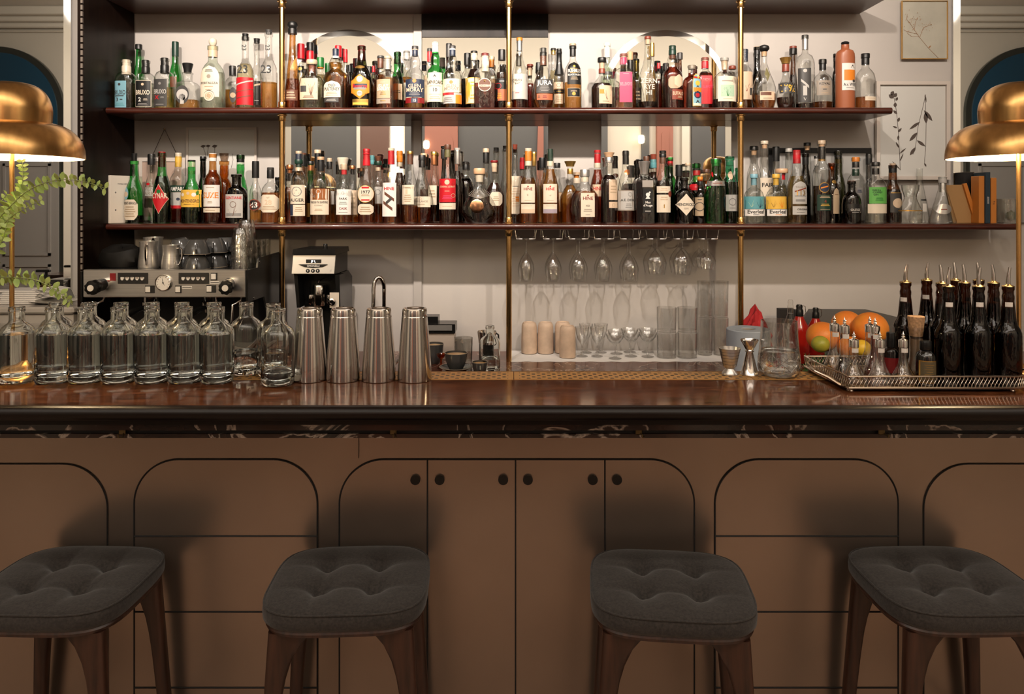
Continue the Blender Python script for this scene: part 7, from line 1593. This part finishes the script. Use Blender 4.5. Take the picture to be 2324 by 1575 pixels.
# herbs
t = thing('herb_bunch', (X(1838, 2.90), 2.90, cpz), 'bunch of dark green dill and rosemary beside the lime', 'herbs')
mb = MB(); rnd = random.Random(5)
for i in range(26):
    a = rnd.uniform(-0.5, 0.5); L = rnd.uniform(0.06, 0.125); x0_ = rnd.uniform(-0.028, 0.028); y0_ = rnd.uniform(-0.02, 0.02)
    pts = [(x0_+math.sin(a)*L*f, y0_+rnd.uniform(-.003, .003), L*f) for f in (0, .33, .66, 1)]
    mb.tube(pts, 0.0009, 4)
    for j in range(26):
        f = 0.25+0.75*j/25; bx_, by_, bz_ = x0_+math.sin(a)*L*f, y0_, L*f
        an = rnd.uniform(0, 2*PI); l_ = rnd.uniform(.007, .014)
        ex, ey, ez = bx_+l_*math.cos(an), by_+l_*math.sin(an), bz_+l_*0.7
        mb.add([(bx_-.0009, by_, bz_), (bx_+.0009, by_, bz_), (ex, ey, ez)], [(0, 1, 2)])
mb.build('herb_sprigs', pbr('herb_green', (0.045, 0.15, 0.03), 0.6, col2=(0.02, 0.075, 0.02), nscale=40), t, smooth=0)
# grey tray lid leaning at the wall right
t = thing('grey_board', (X(1960, 3.5), 3.46, cpz), 'dark grey chopping board leaning at the wall behind the fruit', 'board')
MB().slab([(X(1768, 3.5)-t.location.x, 0), (X(2060, 3.5)-t.location.x, 0), (X(2040, 3.5)-t.location.x, Z(720, 3.5)-cpz), (X(1958, 3.5)-t.location.x, Z(700, 3.5)-cpz), (X(1830, 3.5)-t.location.x, Z(699, 3.5)-cpz)], 0.0, 0.014).build('board_body', pbr('board_grey', (0.10, 0.095, 0.09), 0.6), t, smooth=0)
# ------------------------------------------------------------------ napkins and plates on the side station
sz = SUZ+0.0008
d = 3.22; k = d/F
def napstack(px, n_, w_, lab, lean):
    t = thing('napkin_stack', (X(px, d), d+0.05, sz), lab, 'napkins', 'folded napkins on the marble unit')
    rnd = random.Random(int(px)+5)
    for i in range(n_):
        z = i*0.0085; dx = rnd.uniform(-.008, .008)+lean*i
        mb = MB(); mb.box(-w_/2+dx, w_/2+dx, -0.07, 0.07, z, z+0.0075, bev=0.0035); mb.build('folded_napkin', M_cloth, t, smooth=30)
    return t
napstack(45, 7, 0.16, 'stack of white folded napkins behind the lamp stem', 0.001)
napstack(-45, 6, 0.14, 'stack of white folded napkins at the left picture edge', -0.001)
t = thing('serving_plate', (X(118, d), d+0.02, sz), 'oval white plate with napkins fanned out beside the stacks', 'plate')
MB().lathe([(0.05, 0), (0.055, 0.001), (0.105, 0.012), (0.108, 0.014), (0.10, 0.0135), (0.05, 0.004), (0.001, 0.004)], 40, dy=0.7).build('plate_body', pbr('porcelain', (0.70, 0.68, 0.64), 0.2), t, smooth=60)
t = thing('napkin_fan', (X(112, d), d+0.02, sz+0.015), 'white napkins fanned out in curved folds on the oval plate', 'napkins')
for i in range(8):
    mb = MB(); pts = []
    for j in range(9):
        f = j/8; pts.append((-0.062+0.13*f, -0.004*i+0.02, 0.004+0.006*i*1.0+0.010*math.sin(f*PI)))
    vs = [(x, y-0.035, z) for x, y, z in pts]+[(x, y+0.035, z) for x, y, z in pts]+[(x, y-0.035, z+0.003) for x, y, z in pts]+[(x, y+0.035, z+0.003) for x, y, z in pts]
    fs = []
    for j in range(8): fs += [(j, j+1, j+10, j+9), (18+j, 27+j, 28+j, 19+j), (j, 18+j, 19+j, j+1), (9+j, 10+j, 28+j, 27+j)]
    mb.add(vs, fs).build('folded_napkin', M_cloth, t, smooth=30)
t = thing('soap_pump', (X(105, 3.42), 3.42, sz), 'small dark pump bottle behind the fanned napkins', 'bottle')
MB().lathe([(0.028, 0), (0.030, 0.003), (0.030, 0.055), (0.012, 0.07), (0.012, 0.09)], 24).build('bottle_body', pbr('dark_amber', (0.04, 0.015, 0.008), 0.15), t, smooth=50)
MB().lathe([(0.015, 0.088), (0.015, 0.10), (0.006, 0.102), (0.006, 0.122)], 16).build('pump_collar', M_black, t)
MB().box(-0.045, 0.018, -0.010, 0.010, 0.120, 0.132, bev=0.003).build('pump_head', M_black, t, smooth=0)
t = thing('small_pot', (X(152, 3.40), 3.40, sz), 'small round pot with black lid at the right end of the marble unit', 'pot')
MB().lathe([(0.022, 0), (0.026, 0.004), (0.026, 0.018), (0.022, 0.022)], 24).build('pot_body', M_paper, t)
MB().lathe([(0.024, 0.022), (0.024, 0.030), (0.006, 0.032), (0.008, 0.042), (0.002, 0.045)], 24).build('lid', M_black, t)
# ------------------------------------------------------------------ menu book, books and frames
d = ROW['m']; 
t = thing('menu_book', (-1.807, 3.325, S2T+0.0006), 'cream menu book standing at the left end of the lower shelf', 'book', rz=math.radians(62))
MB().box(0, 0.162, 0, 0.013, 0, Z(398, 3.33)-S2T, bev=0.002).build('cover', M_paper, t, smooth=0)
mb = MB(); mb.text('NOBLE DIM', 0.060, Z(417, 3.35)-S2T, 0.006, 0, y=-0.0006)
for py in (437, 477): mb.lathe([(0.004, 0), (0.003, -0.001), (0.0034, 0)], 12, axis='y', c=(0.028, 0, Z(py, 3.34)-S2T))
mb.build('cover_print', cm('grey'), t, smooth=0)
def book(px0, px1, yt, d, dep, mat, lab, ry=0.0, txt=None, tm='white', x=None, off=0.0):
    w_ = X(px1, d)-X(px0, d)
    t = thing('book', (X(px0, d), d, S2T+0.0008+off), lab, 'book', 'books at the right end of the lower shelf')
    t.rotation_euler = (0, ry, 0)
    h = Z(yt, d)-S2T
    MB().box(0, w_, 0, dep, 0, h, bev=0.0015).build('cover', mat, t, smooth=0)
    MB().box(0.0015, w_-0.0015, 0.003, dep+0.001, 0.002, h+0.0006).build('pages', pbr('book_pages', (0.50, 0.36, 0.20), 0.8), t, smooth=0)
    if txt:
        mb = MB(); mb.text(txt, 0, 0, 0.008, 0); o = mb.build('spine_title', cm(tm), t, loc=(w_/2, -0.0008, h*0.45), smooth=0); o.rotation_euler = (0, -PI/2, 0)
    return t
M_navyb = pbr('navy_cloth', (0.012, 0.028, 0.042), 0.7); M_orb = pbr('orange_cover', (0.50, 0.17, 0.025), 0.5); M_tanb = pbr('tan_cover', (0.36, 0.20, 0.075), 0.6)
book(2237, 2248, 391, 3.37, 0.09, M_navyb, 'thin navy blue book with white title on its spine', txt='//////////', tm='white')
book(2249.5, 2262, 404, 3.37, 0.12, M_orb, 'orange paperback standing rightmost of the books', txt='V 6', tm='black')
book(2222, 2235, 400, 3.38, 0.06, M_orb, 'worn orange book hidden behind the leaning one', txt=None)
book(2190, 2212, 391, 3.47, 0.08, M_blackm, 'thick black book at the back behind the leaning book')
t = thing('book', (X(2217, 3.43), 3.428, S2T+0.0012), 'tan and orange book leaning to the left against nothing but the flask', 'book', 'books at the right end of the lower shelf')
t['label'] = 'tan hardback leaning steeply, its orange spine facing right'
hh = 0.215; wth = 0.020
MB().box(-0.100, 0.0, 0.0, 0.020, 0, 0.20).build('cover', M_tanb, t, smooth=0) if False else None
MB().slab([(-0.103, 0.0), (0.004, 0.0), (-0.052, 0.178), (-0.140, 0.176)], 0.012, 0.016).build('front_cover', M_tanb, t, smooth=0)
MB().slab([(-0.009, 0.0), (0.009, 0.0), (-0.048, 0.185), (-0.064, 0.180)], 0.0, 0.014).build('spine', M_orb, t, smooth=0)
MB().slab([(-0.098, 0.001), (-0.006, 0.001), (-0.060, 0.176), (-0.136, 0.174)], 0.016, 0.030).build('pages', MATS['book_pages'], t, smooth=0)
# crumpled glass dishes at the far right end of the lower shelf
t = thing('glass_dish', (X(2288, 3.42), 3.42, S2T+0.0008), 'clear glass dish with an olive at the right end of the lower shelf', 'dish')
k = 3.42/F
MB().lathe([(20*k, 0), (24*k, 2*k), (25*k, 55*k), (24.2*k, 55*k), (23*k, 3*k), (0.5*k, 3*k)], 36).build('glass_body', M_tum, t)
MB().lathe([(0.0006, 4*k), (8*k, 8*k), (11*k, 16*k), (8*k, 25*k), (0.0006, 29*k)], 20, c=(6*k, 0, 0)).build('olive', pbr('olive_green', (0.06, 0.09, 0.02), 0.35), t)
# framed pictures
def frame(px0, py0, px1, py1, d, bw, mat, lab, back, dep=0.014, name='picture_frame', glass=True):
    x0, x1, z0, z1 = X(px0, d), X(px1, d), Z(py1, d), Z(py0, d); cx, cz = (x0+x1)/2, z0
    t = thing(name, (cx, d, cz), lab, 'picture frame')
    a, h = (x1-x0)/2, z1-z0
    mb = MB()
    for q in ((-a, a, 0, bw), (-a, a, h-bw, h), (-a, -a+bw, bw, h-bw), (a-bw, a, bw, h-bw)): mb.box(q[0], q[1], 0, dep, q[2], q[3])
    mb.build('frame_moulding', mat, t, smooth=0)
    MB().box(-a+bw*.9, a-bw*.9, dep*.6, dep, bw*.9, h-bw*.9).build('backing', back, t, smooth=0)
    return t, a, h
M_fw = pbr('pale_wood_frame', (0.56, 0.50, 0.45), 0.5); M_mat_ = pbr('passepartout', (0.56, 0.55, 0.52), 0.6)
fd = 3.560
M_pl = pbr('pressed_plant', (0.075, 0.055, 0.045), 0.8); M_ps = pbr('pressed_stem', (0.33, 0.17, 0.08), 0.8)
t, a, h = frame(1990, 184, 2157, 408, 3.545, 0.017, M_fw, 'white framed pair of pressed dark leaved stems right of the shelves', M_mat_, dep=0.022)
def lx(px): return X(px, 3.55)-t.location.x
def lz(py): return Z(py, 3.55)-t.location.z
def stems(name, lines, leaves, mat, y=0.0125, r=0.0011):
    mb = MB()
    for ln in lines: mb.tube([(lx(p), y, lz(q)) for p, q in ln], r, 5)
    for (p, q, p2, q2, w_) in leaves:
        x0_, z0_, x1_, z1_ = lx(p), lz(q), lx(p2), lz(q2); L = math.hypot(x1_-x0_, z1_-z0_); nx_, nz_ = -(z1_-z0_)/L*w_, (x1_-x0_)/L*w_
        pts = []
        for f, s in ((0, 0), (.25, .75), (.5, 1), (.75, .7), (1, 0), (.75, -.7), (.5, -1), (.25, -.75)): pts.append((x0_+(x1_-x0_)*f+nx_*s, y-0.001, z0_+(z1_-z0_)*f+nz_*s))
        n = len(pts); mb.add(pts+[(x, y+0.0005, z) for x, _, z in pts], [tuple(range(n)), tuple(range(2*n-1, n-1, -1))]+[(i, i+n, (i+1) % n+n, (i+1) % n) for i in range(n)])
    return mb.build(name, mat, t, smooth=0)
stems('pressed_flower_stem', [[(2045, 386), (2043, 340), (2040, 290), (2036, 250), (2031, 222)]], [(2045, 385, 2027, 366, .003), (2044, 348, 2058, 336, .0035), (2044, 366, 2052, 348, .003), (2042, 335, 2035, 322, .004), (2040, 318, 2041, 306, .005), (2040, 300, 2048, 290, .005), (2038, 290, 2028, 286, .004), (2040, 276, 2043, 266, .006), (2038, 258, 2029, 250, .006), (2033, 243, 2034, 232, .008), (2035, 228, 2039, 220, .006), (2030, 222, 2019, 214, .010), (2030, 220, 2037, 211, .009), (2024, 216, 2030, 206, .009)], M_pl)
stems('pressed_leaf_stem', [[(2103, 214), (2096, 245), (2086, 285), (2080, 330), (2074, 350)], [(2102, 230), (2104, 280), (2103, 330), (2100, 372)]], [(2099, 250, 2118, 274, .009), (2102, 254, 2104, 280, .010), (2090, 276, 2066, 293, .007), (2084, 300, 2066, 320, .0085), (2083, 318, 2102, 332, .007), (2080, 334, 2067, 352, .008), (2100, 370, 2104, 378, .004), (2101, 214, 2104, 232, .0035)], M_pl)
t, a, h = frame(2047, 1, 2152, 134, 3.556, 0.004, M_brass, 'brass edged glass frame with dried flower stalk, high at the right', pbr('aged_paper', (0.46, 0.44, 0.37), 0.35, noise=0.15, nscale=8), dep=0.010)
fl = [[(2134, 132), (2110, 108), (2090, 84), (2076, 64), (2066, 48)], [(2090, 84), (2098, 62), (2116, 54)], [(2084, 76), (2060, 70), (2054, 66)], [(2078, 66), (2080, 50), (2085, 38)], [(2070, 54), (2060, 42), (2062, 32)], [(2088, 82), (2072, 82), (2062, 74)]]
stems('dried_stalk', fl, [(2110, 108, 2116, 102, .003)], M_ps, y=0.0045, r=0.0007)
mb = MB(); rnd = random.Random(2)
for i in range(90):
    p, q = rnd.choice([(2066, 46), (2062, 34), (2084, 42), (2114, 55), (2060, 68), (2074, 60), (2080, 72), (2100, 58)]); x, z = lx(p+rnd.gauss(0, 6)), lz(q+rnd.gauss(0, 6)); r = rnd.uniform(.0008, .0022)
    mb.add([(x-r, 0.003, z), (x, 0.003, z-r), (x+r, 0.003, z), (x, 0.003, z+r)], [(0, 1, 2, 3)])
mb.build('dried_blossom', pbr('dried_petal', (0.36, 0.22, 0.12), 0.8), t, smooth=0)
MB().tube([(-a+0.03, 0.002, h), (-a+0.03, 0.002, h+0.03)], 0.001, 6).build('hanging_wire', M_brass, t)
t, a, h = frame(422, 289, 582, 500, 3.5635, 0.011, M_fw, 'white framed dried umbels behind the bottles at the left', M_mat_, dep=0.008)
stems('dried_umbels', [[(464, 360), (462, 345), (458, 334)], [(466, 360), (468, 344), (470, 332)], [(480, 360), (484, 345), (484, 334)], [(522, 380), (526, 362), (524, 348)]], [(452, 332, 464, 330, .006), (464, 331, 474, 330, .006), (478, 332, 490, 330, .007)], M_pl, y=0.003, r=0.0008)
t, a, h = frame(1745, 336, 1978, 500, 3.5635, 0.024, M_blackm, 'black framed picture behind the bottles at the right', pbr('grey_print', (0.36, 0.35, 0.335), 0.6), dep=0.008)
t, a, h = frame(314, 358, 420, 500, 3.5635, 0.018, M_fw, 'pale frame hanging from a brown cord behind the red diamond bottle', pbr('pink_print', (0.42, 0.30, 0.24), 0.6), dep=0.006)
MB().tube([(lx(340), 0.002, lz(358)), (lx(370), 0.002, lz(292)), (lx(402), 0.002, lz(358))], 0.0016, 6).build('hanging_cord', pbr('brown_cord', (0.05, 0.025, 0.015), 0.8), t)
MB().lathe([(0.0035, 0), (0.0035, -0.006), (0.002, -0.007)], 10, axis='y', c=(lx(370), 0.004, lz(292))).build('nail', M_brass, t)
# ------------------------------------------------------------------ eucalyptus in a vase at the left edge
d = 1.86
vx_, vz_0 = X(-62, 1.97), BZ
t = thing('eucalyptus_vase', (vx_, 1.90, BZ+0.001), 'eucalyptus branches arching in from a vase beyond the left edge', 'plant')
MB().lathe([(0.040, 0), (0.044, 0.004), (0.050, 0.08), (0.034, 0.16), (0.030, 0.20), (0.034, 0.21)], 28, cap1=False).build('vase', pbr('vase_glaze', (0.10, 0.12, 0.10), 0.3), t)
M_leaf = pbr('eucalyptus_leaf', (0.46, 0.56, 0.17), 0.5, col2=(0.30, 0.44, 0.12), nscale=30)
M_stem = pbr('eucalyptus_stem', (0.25, 0.30, 0.10), 0.6)
def branch(pts, ls, dy, n_, dens=1.0, seed=1):
    V3 = [P(px, py, dd)-Vector(t.location) for px, py, dd in pts]
    # smooth polyline
    Q = []
    for i in range(len(V3)-1):
        p0, p1, p2, p3 = V3[max(0, i-1)], V3[i], V3[i+1], V3[min(len(V3)-1, i+2)]
        for j in range(8):
            u = j/8; Q.append(0.5*((2*p1)+(p2-p0)*u+(2*p0-5*p1+4*p2-p3)*u*u+(3*p1-p0-3*p2+p3)*u**3))
    Q.append(V3[-1])
    N_ = len(Q)
    br = MB().tube(Q, [0.0022-0.0015*i/N_ for i in range(N_)], 6).build('branch', M_stem, t)
    rnd = random.Random(seed); mb = MB()
    L = [0]
    for i in range(1, N_): L.append(L[-1]+(Q[i]-Q[i-1]).length)
    s = ls*0.6; c = 0
    while s < L[-1]:
        i = max(j for j in range(N_) if L[j] <= s); i = min(i, N_-2)
        p = Q[i].lerp(Q[i+1], (s-L[i])/max(1e-6, L[i+1]-L[i])); tg = (Q[i+1]-Q[i]).normalized()
        f = s/L[-1]; sz_ = ls*(1-0.45*f)*rnd.uniform(.85, 1.15)
        ref = Vector((0, 1, 0)) if c % 2 == 0 else Vector((0, 0.5, 0.4))
        side = tg.cross(ref).normalized()
        for sg_ in (-1, 1):
            dr = (side*sg_+tg*0.25+Vector((0, rnd.uniform(-.35, .35), rnd.uniform(-.15, .15)))).normalized()
            nn = dr.cross(tg).normalized(); wv = dr.cross(nn).normalized(); wd = sz_*0.30
            nn = (nn+wv*rnd.uniform(-.5, .5)).normalized(); wv = dr.cross(nn).normalized()
            vs = [p]; 
            for ff, ww in ((.12, .55), (.35, 1), (.6, .95), (.85, .55)):
                for q in (-1, 0, 1): vs.append(p+dr*(sz_*ff)+wv*(wd*ww*q)+nn*(0.0012*abs(q)))
            vs.append(p+dr*sz_)
            fs = [(0, 1, 2), (0, 2, 3)]
            for r_ in range(3):
                o = 1+3*r_; fs += [(o, o+3, o+4, o+1), (o+1, o+4, o+5, o+2)]
            fs += [(10, 13, 11), (11, 13, 12)]
            mb.add(vs, fs)
        s += ls*0.42/dens; c += 1
    mb.build('leaves', M_leaf, br, smooth=60)
dd = 1.84
branch([(-60, 610, 1.90), (-20, 520, 1.88), (20, 472, 1.86), (60, 435, 1.85), (105, 414, 1.84), (150, 408, 1.84), (195, 413, 1.84), (240, 428, 1.84)], 0.030, 0, 0, 1.15, 1)
branch([(-60, 610, 1.90), (0, 520, 1.92), (36, 456, 1.93), (50, 420, 1.93), (52, 390, 1.93), (50, 362, 1.93)], 0.030, 0, 0, 1.1, 2)
branch([(-60, 610, 1.90), (-20, 545, 1.87), (20, 497, 1.85), (55, 474, 1.84), (95, 454, 1.83)], 0.024, 0, 0, 0.8, 3)
branch([(-70, 660, 1.90), (-20, 632, 1.87), (30, 630, 1.85), (75, 634, 1.84), (110, 648, 1.83), (140, 668, 1.83), (165, 692, 1.83)], 0.030, 0, 0, 1.15, 4)
branch([(-60, 640, 1.90), (-20, 590, 1.86), (5, 545, 1.85), (14, 515, 1.85), (24, 480, 1.85)], 0.028, 0, 0, 0.7, 5)
branch([(-60, 620, 1.90), (-25, 500, 1.88), (-8, 470, 1.88), (16, 440, 1.88)], 0.024, 0, 0, 0.8, 6)
